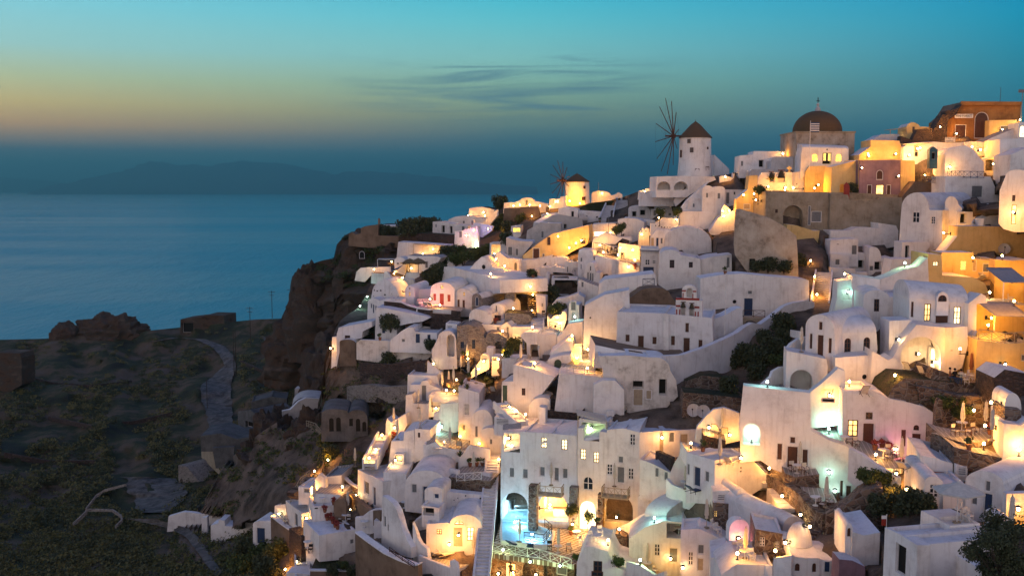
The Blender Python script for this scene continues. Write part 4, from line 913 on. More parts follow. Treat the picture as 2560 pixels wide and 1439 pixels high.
H('white vault house with grey doors behind the open parasol', "962,965 962,660 ~1090,578 1275,690 1300,770 1298,985", 9, -48, D=69, op="e:1105,755,1186,972;S:1122,658,1166,746;S:1010,735,1060,856")
H('low white house with tilted open window left of the parasol', "626,875 630,665 ~690,622 782,690 782,890", 6, -8, D=71, op="w:664,685,746,800")
H('white block between the tilted window house and the grey doors', "780,880 780,706 982,708 980,900", 5, -8, D=70.5)
H('flat roofed white house with dark doorway at the bottom right', "285,1480 302,1040 430,1098 566,1186 566,1480", 6, "302,1040,566,1186", D=61, op="k:388,1180,474,1425,.2")
H('warm lit corner pier of the bottom right house', "566,1480 566,1184 676,1186 676,1480", 1.8, 5, D=59.5, pf=0, name='wall', cat='wall')
H('right wing of the bottom right house with two dark doorways', "676,1480 712,1185 850,1250 1000,1330 1100,1400 1100,1480", 5, "712,1185,1000,1330", D=60, op="k:735,1285,792,1439,.2;S:832,1345,864,1439")
H('white trough shaped parapet box on the bottom right roof', "588,1010 598,902 700,950 832,1026 826,1128", 2.2, "598,902,832,1026", D=62.5, name='parapet', cat='parapet')
H('white block enclosing the lit yellow wall at the right edge', "1296,975 1300,765 1480,760 1480,990", .6, -4, D=66, name='wall', cat='wall', pf=0)
H('stepped white wall with a curved end at the right edge', "1365,600 1365,560 1380,530 1480,560 1480,760 1420,700", 1.5, -6, D=71, name='wall', cat='wall', pf=0)
H('pale rounded hood of a bread oven under the yellow wall', "1210,1000 1212,965 ~1280,940 1330,970 1330,1010", 1.5, 0, D=64, name='oven', cat='oven', pf=0)
H('stone stub wall and steps between the pink front and the lane', "480,690 560,560 600,450 600,640 590,800", .6, -30, m='S', D=76, name='wall', cat='wall', pf=0)
WL('white cornice wall curving down in front of the lit terraces', "0,390,560,80 100,440,640,79 200,515,700,78 300,580,720,77 405,635,730,76", .4)
fr(800, 640, 3.427)
flat('paved parasol lane in the middle left of town', "1060,1000 1090,950 1180,930 1340,990 1430,960 1500,1000 1480,1080 1360,1110 1250,1150 1150,1110 1080,1080", P(*q(1240, 1120), 127).z, .5, 'soil', 'terrace', 'terrace')
# ===== middle left: the terraces above the ruins
fr(880, 620, 7.994)
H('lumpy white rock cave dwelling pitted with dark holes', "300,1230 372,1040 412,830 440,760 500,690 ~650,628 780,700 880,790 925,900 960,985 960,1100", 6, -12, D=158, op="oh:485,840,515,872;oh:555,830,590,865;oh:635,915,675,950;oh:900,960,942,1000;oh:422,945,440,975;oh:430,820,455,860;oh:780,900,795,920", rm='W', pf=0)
H('low white front with blue shuttered doors under the lumpy cave dwelling', "300,1310 318,1085 ~430,1005 540,1050 700,1010 1000,1020 1000,1180 520,1310", 3, -12, D=153, op="U:372,1110,398,1200;e:415,1125,442,1298;U:465,1150,488,1240")
H('white vaulted house with a bright red door and red shutters', "1565,1235 1568,830 ~1795,682 2050,850 2048,1215", 10, -10, D=153, op="r:1740,896,1846,1150;x:1612,900,1690,1058;x:1896,920,1976,1078;B:1770,742,1826,814")
H('bluish side wing with two tiny windows left of the red door house', "1058,1150 1062,845 ~1140,748 1242,845 1242,1160", 9, -10, D=154, op="B:1134,876,1168,958;b:1145,788,1162,830")
H('sun lounge wall joining the bluish wing to the red door house', "1240,1180 1240,830 1570,815 1570,1200", 6, -8, D=156.5)
H('small blue lit vault house right of the red door house', "2044,1215 2050,945 ~2205,808 2375,915 2425,935 2405,1215", 9, -8, D=153, op="B:2222,878,2260,956;d:2102,1020,2156,1190;d:2200,1030,2262,1215")
WL('dark red brown stone wall below the red door house', "640,1060,1200,150 980,1090,1250,150 1100,1150,1300,150 1330,1215,1340,149 1562,1245,1390,148", .7, m='D', cope='W')
WL('second dark red brown stone wall further right with a raised end', "1565,1305,1470,147 1800,1320,1480,147 1980,1330,1490,147 1985,1250,1490,147 2170,1270,1500,147", .7, m='D')
H('paved sun terrace before the red door house', "1250,1230 1300,1170 1600,1215 1900,1230 2160,1260 2150,1300 1600,1280", 7, -6, D=149, rm='Q', name='terrace', cat='terrace', pf=0)
H('big plain white house with grey flat roof above the red door house', "1765,720 1842,372 1960,372 2560,520 2950,640 2960,900 2560,800", 8, "1842,372,2560,520", D=166, rm='R', pf=0)
H('lit white terrace wall with yellow glow at the cliff edge', "50,520 90,470 170,395 330,385 760,372 770,470 380,545 250,545", .6, -6, D=182, name='wall', cat='wall', pf=0)
H('dark dining table ledge behind the lit cliff edge wall', "380,570 385,490 630,510 620,600", 2, -6, D=178, rm='E', name='terrace', cat='terrace', pf=0)
H('white ramp wall descending beside the brightest stair lamp', "620,590 640,480 700,470 780,590 900,690 1010,760 1020,830 880,800", .8, -10, D=172, name='wall', cat='wall', pf=0)
H('rounded cream wall lit by the brightest stair lamp', "800,650 860,595 1100,610 ~1200,620 1240,690 1240,800 1060,960 960,820", 1, -8, D=176, name='wall', cat='wall', pf=0)
H('golden lit passage wall between cave dwelling and bluish wing', "900,1000 905,820 1000,780 1060,800 1060,1000", 1, -8, D=165, name='wall', cat='wall', pf=0)
H('rubble stone corner wall in the dark bushes above the lit stair', "1540,640 1545,460 1670,390 1820,420 1790,660", 1, -8, m='Y', D=175, name='wall', cat='wall', pf=0)
H('white boundary wall under two thatched parasols', "1030,520 1090,490 1340,500 1340,570 1060,580", .6, -6, D=182, name='wall', cat='wall', pf=0)
H('white house with lit corner below the timber pergola', "1110,330 1112,150 1300,160 1700,165 1780,200 1700,300 1500,420 1290,420", 6, -8, D=190, op="S:1460,255,1525,400", rm='Q', pf=0)
H('white gable behind the blue tarpaulin with a small lit window', "845,350 850,240 ~950,180 1060,260 1110,260 1050,420", 4, -10, D=190, op="W:958,285,1000,308;S:890,285,940,335", pf=0)
H('pale courtyard with green hedge lights below the plain white house', "1900,330 1910,200 2040,240 2180,190 2300,160 2300,260 2050,330", 1, -10, D=186, name='wall', cat='wall', pf=0)
fr(820, 440, 4.796)
H('white sloping house wall carrying a timber pergola', "810,1010 842,790 1040,800 1462,832 1380,960 1330,1060 1140,1080", 5, -6, D=205, rm='R', pf=0)
H('dark earth bank with loose stones above the pergola house', "835,800 848,720 950,682 1240,692 1512,712 1500,800 1462,840", 5, -4, m='D', D=213, rm='soil', name='wall', cat='wall', pf=0)
H('ruined brown walls at the very end of the cliff', "245,770 250,690 290,672 330,700 390,690 398,620 450,600 600,582 602,712 846,722 842,860 480,860 330,780", 4, -4, m='E', D=222, name='ruin', cat='ruin', pf=0, op="ak:375,900,440,990")
H('brown chimney pillar standing on the ruined cliff end', "598,600 600,525 603,505 610,503 620,525 622,600", .7, -4, m='E', D=224, name='chimney', cat='chimney', pf=0)
H('low white roof beside the brown chimney pillar', "594,660 598,592 740,588 872,604 872,660", 5, -4, D=226, pf=0)
H('dim white house with dark doors on the far ridge', "1252,695 1256,548 1330,545 1480,570 1680,600 1690,705", 6, -14, D=222, op="S:1285,575,1303,615;k:1360,590,1400,680;k:1460,600,1492,690;S:1600,600,1640,660")
H('upper white house on the far ridge with one dark window', "1440,600 1444,520 1530,486 1700,478 1800,500 1890,520 1870,600", 6, -12, D=230, op="S:1612,535,1642,585")
H('dark earth covered house top with a warm terrace at the ridge end', "1685,490 1690,392 1740,380 1850,370 2000,402 1990,440 1890,500", 6, -12, D=238, rm='rock', pf=0)
H('pink lit terrace wall with two arched panels', "1512,800 1520,662 1610,655 1640,640 1800,600 1805,790", 1.5, -8, D=212, op="S:1570,660,1610,740;S:1715,530,1745,590", name='wall', cat='wall', pf=0)
H('magenta lit stair parapet above the pink terrace', "1700,625 1715,540 ~1730,520 1750,560 1780,565 1840,570 1980,600 1960,660 1850,670", 1.5, -8, D=218, name='wall', cat='wall', pf=0)
H('bright yellow diagonal wall climbing to the ridge', "1830,575 1870,545 2030,400 2034,470 1960,560 1890,600", 1.5, -10, D=224, name='wall', cat='wall', pf=0)
H('green lit shop box with a long bright window', "2190,710 2195,600 2310,590 2310,700", 4, -8, D=212, op="y:2215,620,2308,672")
H('white landing house with glowing steps by the green hedge', "1935,950 1940,800 2050,800 2090,760 2140,740 2135,900 2090,930", 5, -8, D=196, op="n:1960,820,2065,935,1.5")
# middle, frame B
fr(1180, 600, 7.994)
H('white gable with a round window and brown ledge', "-40,700 -30,560 60,450 190,335 250,345 400,490 385,700", 6, -10, D=166, op="oh:195,490,270,582")
H('lit white stair bay right of the round window gable', "385,700 400,520 ~560,560 670,650 665,760 480,960 380,900", 3, -8, D=164, op="n:410,600,470,690,.5")
ST('glowing white steps beside the round window gable', 380, 900, 300, 690, 1.6, m='W', D0=163, D1=167)
H('small white dome topped niche house on the dark terrace', "480,1010 500,760 ~580,700 680,800 670,960", 2.5, -8, D=160, op="n:545,760,615,870,.5", pf=0)
H('tall orange lit curved wall with an arched shutter', "370,480 490,250 560,250 700,360 800,360 945,390 960,760 930,900 860,680 690,720 600,560", 3, -10, D=176, op="aS:835,440,905,675", pf=0)
H('pinkish wall with a ribbed round top behind the blue dome court', "940,850 945,395 1240,390 1600,310 1610,320 1300,620 1130,650 1120,840", 3, -6, D=177, pf=0)
H('blue white dome half buried behind a plant court', "1470,545 1490,430 ~1690,335 1900,370 1960,470 1960,570", 6, -8, D=176, rm='W', pf=0)
H('pale blue white court house with slit windows under the dome', "1350,900 1350,545 1600,550 1620,520 1850,560 1850,430 2110,430 2120,700 1960,660 1620,640 1600,900", 5, -8, D=171, op="S:1895,530,1922,645;k:2020,580,2050,620")
H('shadowy court wall with a shrub beside the blue white court house', "1130,870 1135,650 1200,620 1350,560 1350,870", 3, -8, D=172, op="S:1150,810,1320,870", pf=0)
H('white awning terrace room with grey roof and slender posts', "1580,1110 1590,760 2110,770 2120,1100", 5, -4, D=160, op="n:1650,800,2105,1090,4", rm='R', name='veranda', cat='veranda')
H('white rounded bollard wall left of the awning room', "1415,1090 1410,770 1460,760 ~1490,650 1525,760 1540,1100", 3, -8, D=161, pf=0)
H('white chapel like gable with grey double door', "2225,830 2240,620 2300,520 ~2370,450 2450,560 2470,640 2560,660 2560,860", 8, -12, D=157, op="S:2300,640,2335,800;g:2345,650,2390,850;S:2395,660,2430,820;h:2358,520,2378,610")
H('narrow white tower house with slit windows beside a satellite dish', "2110,880 2120,320 2140,190 ~2290,190 2420,260 2440,500 2330,480 2240,640 2230,860", 5, -12, D=165, op="aS:2165,345,2205,435;S:2170,480,2190,580")
H('white terrace house with green shutters and a lit side', "2110,1110 2120,790 2200,800 2340,860 2520,920 2520,1100 2420,1180 2250,1160", 4, -10, D=150, op="S:2180,830,2235,945", rm='Q', pf=0)
H('sweeping white wing wall below the awning terrace', "1580,1480 1600,1280 1680,1180 1900,1140 2110,1060 2240,1150 2245,1300 1940,1330 1930,1480", 3, -10, D=147, pf=0)
H('cream lit wall under the blue dome court', "940,960 950,840 1230,880 1260,960 1310,960 1250,1060 1060,980", 1, -6, D=168, name='wall', cat='wall', pf=0)
H('grey stone taverna terrace with vines in the middle of town', "470,1040 560,880 800,830 1050,960 1280,1040 1490,1130 1480,1170 1240,1110 1040,1080 870,1060 700,990", 5, 0, D=158, m='Y', rm='Y', name='terrace', cat='terrace', pf=0)
H('small brown stone vault house with a blue door and plastered roof', "-10,1320 0,1150 ~95,1065 200,1190 205,1330", 8, -24, m='Y', D=150, rm='R', op="ae:62,1130,130,1320")
H('grey stone stub wall glowing yellow behind the small stone vault', "650,1280 660,1080 740,1000 850,1030 850,1290", 2, -8, m='Y', D=152, name='wall', cat='wall', pf=0)
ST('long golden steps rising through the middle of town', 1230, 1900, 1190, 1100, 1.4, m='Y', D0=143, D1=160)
H('narrow pale side wall of the golden middle steps', "1310,1480 1270,1090 1470,1130 1480,1480", 3, -8, D=152, op="S:1390,1260,1415,1330", pf=0)
H('white vault house with a slit window and flower balcony', "330,1600 345,1400 ~480,1258 640,1420 660,1620", 9, -16, D=146, op="S:468,1305,500,1425")
# frame C
fr(1180, 760, 7.994)
H('flower balcony front below the slit window vault', "390,420 395,290 600,330 755,245 762,360 800,480 560,430", 3, -14, D=144, op="b:440,220,580,330", pf=0)
H('low blue vault roof with a dark void beneath', "-70,470 -60,260 ~60,100 330,220 395,200 390,370 130,420", 5, -14, D=143, op="k:-50,320,80,440")
H('stone planted terrace with a starry lamp', "640,370 660,170 840,180 1130,200 1210,290 1150,360 800,372", 4, -6, m='Y', D=143, rm='soil', name='terrace', cat='terrace', pf=0)
H('cream lit house with flat lavender roof below the starry lamp', "800,700 805,455 1190,450 1190,560 980,760 860,760", 6, -6, D=139)
H('white house corner with dark slit doors above the stone arch house', "560,610 560,430 700,360 800,470 800,680 690,660", 4, -14, D=140.5, op="S:685,450,738,620")
H('cream veranda room with thin white posts over the stone arch house', "138,690 140,500 185,400 560,420 570,600 300,590 270,690", 4, -10, D=141, op="S:485,450,550,590", rm='W')
H('grey stone arch house with small blue windows', "-300,1080 -300,440 -70,400 140,480 270,690 ~330,580 560,600 690,680 700,900 560,960 470,1080", 6, -6, m='Y', D=137.5, op="u:0,710,65,890;u:-230,750,-160,880;an:450,740,590,900,1")
H('white water tank cube on the stone arch house', "288,980 290,860 425,880 425,985", 1.6, -10, D=134, name='water_tank', cat='tank', pf=0)
H('curved brown stone parapet with glowing arched fireplace', "-20,1180 165,1120 ~240,990 330,1110 335,1200 335,1300 -20,1300", 1.2, -8, D=131, op="an:175,1010,320,1110,.6", name='wall', cat='wall', pf=0)
H('yellow lit step cupboards beside two garden lamps', "390,1250 395,1055 540,1060 545,1250", 3, -8, D=131, op="n:405,1070,520,1130,.8", pf=0)
H('broad cream wall right of the two garden lamps', "590,1480 600,1090 900,1070 1130,1090 1090,1150 830,1200 825,1480", 3, -6, D=128, rm='R', pf=0)
H('blue roofed porch house with white twin columns', "1110,1070 1090,780 965,640 ~1180,560 1310,600 1310,800 1345,800 1340,1080", 5, -10, D=135, op="n:1165,805,1335,1070,2.5;e:1015,735,1045,900", pf=0)
H('square cream block beside the blue roofed porch', "1340,910 1310,880 1310,592 1690,604 1690,880 1600,910", 4, -8, D=135, rm='R')
H('turquoise roof terrace with green rails and a dark chair', "1315,620 1320,570 1560,520 1780,600 1770,625", 6, -8, D=138, rm='G', name='terrace', cat='terrace', pf=0)
H('high cream wall glowing beside the turquoise roof terrace', "1690,900 1700,640 1780,610 1920,392 2212,345 2218,690 2350,850 2360,1010 2200,1000", 3, -8, D=134, pf=0)
H('small turquoise lit chapel front with a cross shaped niche', "1905,390 1930,200 1940,-20 2140,20 2140,200 2160,345", 4, -10, D=141, op="n:1990,170,2060,370,.5;S:1970,-60,2085,130", pf=0)
H('white landing with orange lit bench and rounded finial', "1500,480 1505,230 1560,300 1640,230 1790,210 ~1840,140 1885,220 1890,300 1780,480", 3, -8, D=143, op="n:1640,250,1810,330,.6", pf=0)
ST('golden steps beside the cream lit house', 1310, 490, 1310, 275, 1.5, m='W', D0=140, D1=146, side=.2)
H('arched cream front with a tall green door', "1505,1480 1512,1120 1640,1060 1800,1020 1960,1015 1985,1140 1800,1250 1710,1480", 4, -8, D=124, op="at:1628,1086,1808,1480", pf=0)
H('faceted lavender roof block above the green arched door', "1555,1040 1560,980 1640,940 1890,745 2010,750 2020,960 1970,1020", 6, -6, D=127, pf=0)
H('yellow lit pier with a bright lamp above the railed terrace', "1970,1150 2000,960 2030,835 2190,835 2190,1150", 2, -8, D=127.5, pf=0, name='wall', cat='wall')
ST('cream steps behind the yellow lit pier', 2260, 1160, 2300, 990, 1.6, m='W', D0=126, D1=132)
H('lit roof terrace with a white table behind a curved parapet', "830,1500 828,1210 890,1190 1070,1120 1130,1240 1360,1290 1500,1400 1500,1500", 5, -6, D=122, rm='Q', pf=0)
WL('cream back wall of the lit roof terrace', "890,1190,1215,126 1070,1125,1160,127 1170,1090,1150,127 1440,1150,1200,127 1505,1130,1260,126", .3)
H('railed white terrace tower overlooking the hotel roof', "1710,1700 1720,1440 1760,1290 2030,1310 2460,1330 2470,1500 2480,1700", 6, -6, D=119.5, rm='Q', pf=0, name='terrace', cat='terrace')
fr(1220, 640, 3.427)
H('tall cream house with dark green door and one small window', "112,1300 120,1075 216,1072 218,930 390,965 500,1010 575,1035 455,1190 345,1420", 5, -14, D=117.5, op="t:120,1098,173,1268;b:288,1130,320,1192")
H('smooth white buttress wall beneath the railed terrace', "570,1235 610,1000 975,1040 985,1065 1080,1062 1165,1140 1160,1300 900,1320", 4, -6, D=114.5, pf=0)
H('white rounded dome house left of the dark stone banks', "340,1400 350,1300 ~460,1210 530,1240 530,1400", 4, -8, D=115.5, pf=0)
H('peeling whitewashed warehouse with two dark doorways', "985,1310 985,985 945,855 1200,850 1390,866 ~1440,866 1560,975 1612,1065 1628,1200 1440,1300", 5, -4, D=112.5, m='P', op="k:1238,1068,1334,1132;p:1240,1136,1332,1284;k:1463,1052,1532,1190;p:1350,1145,1405,1228")
H('white stepped buttress left of the peeling warehouse', "900,1330 905,1100 985,1062 1090,1065 1165,1145 1168,1310", 1.6, -4, D=111, pf=0, name='wall', cat='wall')
H('old paved church courtyard above the peeling warehouse', "905,870 920,760 1110,800 1500,860 1700,850 1710,900 1390,875", 8, 0, D=116, m='W', rm='E', name='courtyard', cat='courtyard', pf=0)
H('tall pinkish retaining wall left of the church', "815,720 820,560 830,420 1000,330 1210,290 1215,440 1110,600 1090,790 920,760", 4, -6, D=128, pf=0, op="oh:868,520,886,535")
H('long blank white wall under the blue balcony house', "945,260 950,240 1000,200 1420,150 1440,180 1450,290 1210,320 1000,330", 6, -6, D=136, pf=0)
H('earth roofed vault mound behind the church bell gable', "1205,440 1212,360 1300,300 ~1440,270 1560,330 1610,400 1620,500", 7, 0, D=132, m='E', rm='E', pf=0)
CH = H('white church with dark red doors and cream stone surrounds', "1095,815 1108,476 1500,490 1920,530 1928,740 1760,850", 9, -14, D=121,
  op="s:1172,666,1218,737;d:1278,676,1340,832;s:1402,686,1450,760;s:1562,678,1606,768;d:1668,694,1734,834;s:1798,712,1842,798;s:1686,568,1726,656", name='church', cat='church')
H('white pilaster dividing the church front', "1502,835 1504,490 1548,494 1548,840", .35, -14, D=120.4, name='pilaster', cat='pillar', pf=0, ext=0)
fr(1640, 640, 3.427)
H('red banded white bell gable with twin arches on the church', "166,520 170,360 222,366 222,292 ~288,246 346,300 346,374 398,378 395,530", 1.1, -14, D=121.5, op="an:212,402,252,505,.8;an:286,412,326,512,.8;an:262,272,312,352,.8;z:168,512,366,530;z:170,358,372,376;z:170,418,210,434;z:330,430,372,446;z:222,290,256,302;z:318,296,346,308;z:172,455,182,512;z:198,455,208,512;z:332,475,342,528;z:356,475,366,528;z:228,315,236,360;z:312,322,320,366", name='bell_gable', cat='belfry', pf=0)
H('high retaining wall with a blue door and small barred window', "380,420 380,190 560,160 740,150 960,172 1262,196 1310,208 1312,390 1100,420 960,525 830,525 700,450", 4, -2, D=133, op="e:750,356,834,516;S:784,292,828,330;oh:656,374,690,406", pf=0, name='house')
WL('long diagonal white wall sweeping up from warehouse to lamp steps', "30,856,980,113 220,846,1105,114.5 400,787,1090,116 520,737,1030,118 620,692,1000,119.5 700,652,930,121 760,604,860,122.5 830,570,790,124 890,584,750,125 1000,507,690,126.5 1090,432,665,127.5 1150,405,650,128 1280,380,610,129 1352,395,580,129.5", .7)
H('curved white church stair wall ending at a wooden gate', "470,720 480,545 600,500 690,450 740,440 745,600 640,660", 2, 10, D=124, pf=0, name='wall', cat='wall')
H('wooden deck landing at the blue door', "735,620 738,525 780,530 960,530 940,590 880,590 830,550", 2, 0, D=129, m='pale', rm='pale', name='deck', cat='deck', pf=0)
H('dry stone bank below the dark bushes', "245,1110 250,1070 400,1020 560,1040 740,1180 735,1200 500,1170", 4, -4, m='S', D=113, rm='soil', name='wall', cat='wall', pf=0)
H('dark stone garden wall under the dry bank', "225,1290 235,1165 420,1180 735,1215 715,1340 530,1300", 3, -4, m='S', D=107, rm='soil', name='wall', cat='wall', pf=0)
H('white terrace house with arched bay and glowing plunge pool', "715,1345 760,1150 780,1120 1080,1160 1220,1220 1280,1195 1420,1090 1560,960 1620,985 1625,1440 720,1440", 1.2, -10, D=93, rm='R', pf=0, op="n:1415,1135,1520,1255,1.2")
H('white upper bay with a big shadowed arch behind the plunge pool', "1105,1170 1120,810 1240,835 1460,880 1470,950 1470,1180", 3, -10, D=95.5, op="ac:1148,972,1340,1215,2.2", pf=0)
flat('paved terrace with the glowing plunge pool', "770,1130 920,1085 1110,1090 1340,1180 1230,1225 1080,1170", P(*q(1080, 1185), 93.4).z, .4, 'Q', 'terrace', 'terrace')
flat('small glowing plunge pool beside the shadowed arch bay', "845,1118 930,1100 1040,1130 1000,1148 900,1140", P(*q(1080, 1185), 93.4).z + .12, .1, 'pool', 'plunge_pool', 'pool')
WL('scalloped white wall left of the glowing plunge pool', "910,1095,1130,97 985,1030,1110,97.5 1000,985,1100,98 1060,950,1110,98.5 1115,945,1120,99", .3)
H('white vaulted house with narrow red brown shutters and door', "1278,900 1282,600 ~1400,498 1530,665 1545,880", 9, -42, D=97, op="s:1390,558,1428,636;s:1312,660,1340,796;d:1374,668,1438,878;s:1472,698,1506,836")
WL('white parapet of the terrace before the brown shuttered vault', "1125,800,860,98 1160,750,850,99 1230,700,840,100 1290,690,830,100.5", .35)
# ===== middle right
fr(2080, 640, 3.427)
H('long white side wall with two arched brown windows', "25,880 28,660 380,655 390,800 350,860", 5.5, 6, D=97.5, roof='v1.4', op="ab:106,702,163,832;ab:270,694,326,824;L:278,875,326,985")
H('plain lower wall under the two arched brown windows', "30,1040 28,870 345,845 480,890 480,1190 380,1180 110,1160", 4, -2, D=95, op="oh:258,1012,300,1055;B:376,1050,432,1145", pf=0)
H('stair wing wall rising toward the bright glowing corner', "325,1120 345,812 480,890 520,870 600,920 605,1010 480,1060 430,1180", 3, -6, D=93.5, pf=0, name='wall', cat='wall')
H('white arched loggia with a brightly lit door and deck chairs', "470,1010 500,900 600,740 725,586 968,612 968,1010", 4, -8, D=94.5, op="ac:590,690,935,1000,2.6", pf=0)
H('glowing brown framed door inside the arched loggia', "826,985 828,775 936,785 932,985", .12, -8, D=96.4, op='V:836,785,925,980', name='door', cat='door', pf=0, ext=0)
H('white side wall right of the arched loggia', "968,920 970,612 1160,602 1165,760 1120,850", 4, 4, D=95, pf=0)
H('white house with glowing windows and brown double doors under a long vault', "660,640 665,360 1170,405 1160,620", 6, -6, D=98, roof='v1.6', op="B:790,408,846,556;d:882,416,1005,606;W:1042,432,1104,582;s:676,388,702,525")
H('little arched dormer above the brown double doors', "898,405 900,370 ~945,306 1000,360 1000,405", 3, -6, D=97.6, op="ab:910,334,984,390")
H('bright cream corner wall with a floodlight', "490,830 492,555 680,545 690,600 600,720 520,820", 3, -4, D=97, pf=0)
H('white vaulted side house with one tall brown window', "260,640 270,350 ~370,292 490,350 640,340 650,540 495,545 400,540", 7, -10, D=106, op="b:360,368,405,474;S:205,445,230,490")
H('white wing wall curving down at the right of the glowing windows', "1165,650 1170,405 1280,320 1320,345 1330,400 1240,410 1235,680 1160,760", 2, 6, D=97, pf=0, name='wall', cat='wall')
H('plain white wall with an arched turquoise alcove', "170,500 175,195 180,170 410,200 415,300 330,330 260,490", 4, -8, D=112, pf=0)
H('small white house with glowing turquoise arch on the left lane', "-5,500 40,370 48,215 175,200 175,490", 3, -8, D=113, op="an:86,266,166,376,1", pf=0)
H('white stepped wall sweeping up to the yellow house', "410,300 415,200 500,170 620,115 740,90 820,15 830,240 640,330", 3, -6, D=112, pf=0, name='wall', cat='wall')
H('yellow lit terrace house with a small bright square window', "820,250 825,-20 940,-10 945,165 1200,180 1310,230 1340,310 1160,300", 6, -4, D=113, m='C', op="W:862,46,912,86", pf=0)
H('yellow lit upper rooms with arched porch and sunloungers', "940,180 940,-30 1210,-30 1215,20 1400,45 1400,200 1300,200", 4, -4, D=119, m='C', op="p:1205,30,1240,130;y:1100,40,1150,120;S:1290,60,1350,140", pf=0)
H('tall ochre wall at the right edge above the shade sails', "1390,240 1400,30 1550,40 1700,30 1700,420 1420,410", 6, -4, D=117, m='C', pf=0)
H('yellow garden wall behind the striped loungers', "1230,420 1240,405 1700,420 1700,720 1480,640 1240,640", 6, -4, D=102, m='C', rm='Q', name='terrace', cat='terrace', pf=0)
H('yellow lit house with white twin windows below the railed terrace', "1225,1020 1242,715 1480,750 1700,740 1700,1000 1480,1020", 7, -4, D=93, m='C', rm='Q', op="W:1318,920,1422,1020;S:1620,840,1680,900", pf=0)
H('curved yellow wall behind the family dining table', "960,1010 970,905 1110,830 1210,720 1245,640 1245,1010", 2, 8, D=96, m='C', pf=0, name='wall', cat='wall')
H('stone dining terrace wall in front of the yellow curved wall', "840,1110 845,1045 870,960 960,990 1230,1120 1225,1330 900,1340", 4, 0, D=89, m='S', rm='Q', name='terrace', cat='terrace', pf=0)
H('long rubble stone bank with planted ledges', "440,1190 520,1120 620,1045 860,1060 1220,1110 1580,1180 1560,1400 1230,1420 900,1390 720,1260", 5, -2, D=88.5, m='S', rm='soil', name='wall', cat='wall', pf=0)
H('stone block with white cap at the right edge of the bank', "1385,1170 1390,1040 1480,970 1700,1010 1700,1170", 4, -4, D=84, m='D', rm='R', name='wall', cat='wall', pf=0)
# ===== the ridge, frame two
fr(1260, 380, 4.496)
H('yellow lit long house with a curved gable on the ridge', "-10,640 0,570 130,565 185,540 ~260,512 340,550 500,582 505,640", 4, -6, D=234, op="S:238,535,272,602", pf=0)
H('yellow lit kiosk with a bright panel beside the small windmill', "505,640 510,528 632,522 634,500 700,494 705,640", 4, -6, D=226, op="W:562,535,618,578", pf=0)
H('rough tan bank below the yellow ridge house', "-10,730 0,635 160,625 380,610 400,680 390,720", 3, -4, D=226, m='E', rm='soil', name='wall', cat='wall', pf=0)
H('dark planted slope below the small windmill', "830,680 850,620 980,575 1240,545 1130,665", 4, 0, D=218, m='soil', rm='soil', name='slope_bed', cat='planter', pf=0)
H('low ridge roofs with a lit rounded top right of the small windmill', "975,600 980,480 ~1080,435 1200,490 1240,480 1290,450 1330,480 1330,560 1240,560", 6, -6, D=232, pf=0)
H('dim blue white wall with two portholes below the dark slope', "830,750 835,655 1110,672 1105,760", 3, -4, D=208, op="oh:920,712,938,735;oh:1035,720,1055,742", pf=0)
ST('dim steps climbing to the ridge, left flight', 1160, 780, 1230, 600, 3.0, 'R', D0=200, D1=214, side=.6)
ST('dim steps climbing to the ridge, right flight', 1325, 740, 1360, 540, 3.2, 'R', D0=200, D1=216, side=.7)
ST('small dim stair left of the porthole wall', 900, 750, 850, 660, 1.6, 'R', D0=206, D1=210)
H('grey gable house with a dark door left of the porthole wall', "600,760 610,640 700,610 830,640 830,760", 5, -8, D=207, op="k:755,665,785,730")
H('long dim grey house with a slit door below the lit cafe', "360,1010 400,800 550,710 620,700 880,745 890,860 540,930", 6, 10, D=198, m='G', op="k:675,808,705,865;S:415,885,450,970", pf=0)
H('terrace of the lit cafe below the small windmill', "415,790 420,700 600,680 610,740 540,790", 4, -8, D=212, name='terrace', cat='terrace', op="n:432,712,520,770,1", pf=0)
H('dim stepped white house front with an arched door left of the tan house', "240,1000 260,880 330,840 410,790 560,800 640,800 640,920 400,1010", 4, -6, D=192, m='G', pf=0, op="S:415,885,450,968")
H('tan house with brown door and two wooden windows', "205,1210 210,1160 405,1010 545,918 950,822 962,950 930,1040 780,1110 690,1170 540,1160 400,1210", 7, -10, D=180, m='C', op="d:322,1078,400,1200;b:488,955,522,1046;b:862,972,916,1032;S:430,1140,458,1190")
H('grey plaster house with two bright white shutters', "20,1215 25,962 170,1000 310,1005 320,1030 205,1165 205,1215", 7, -6, D=182, m='G', op="S:40,1060,98,1165;S:125,1080,165,1165", pf=0)
H('dark roofed house end with small door right of the tan house', "955,960 960,840 ~980,830 1005,880 1005,960", 6, -8, D=186, op="k:962,860,995,955", pf=0)
H('flat roofed white house with lit porch right of the tan house', "1000,960 1000,812 1310,800 1310,880 1180,940", 7, -6, D=188, op="V:1010,890,1150,950")
H('tall white bastion wall with a lit right face', "1270,900 1280,755 1360,740 1500,750 1575,790 1580,1050 1500,1050 1395,960", 5, -14, D=184, pf=0)
H('rounded orange lit gate wall right of the bastion', "1500,1060 1520,900 1560,850 1575,880 ~1605,848 1630,880 1640,1060", 2, -6, D=178, pf=0, op="oh:1540,872,1552,886;oh:1588,880,1602,896")
H('restaurant upper terrace with iron railing and lit rear wall', "990,1115 990,1010 1010,1000 1350,1100 1360,1160 1350,1180", 5, "1010,1075,1350,1110", D=168, rm='Q', name='terrace', cat='terrace', pf=0)
H('curved lavender roof over the lit restaurant', "995,1010 1000,985 1150,905 1290,955 1430,960 1440,1000 1330,970 1200,1000", 4, -6, D=174, pf=0)
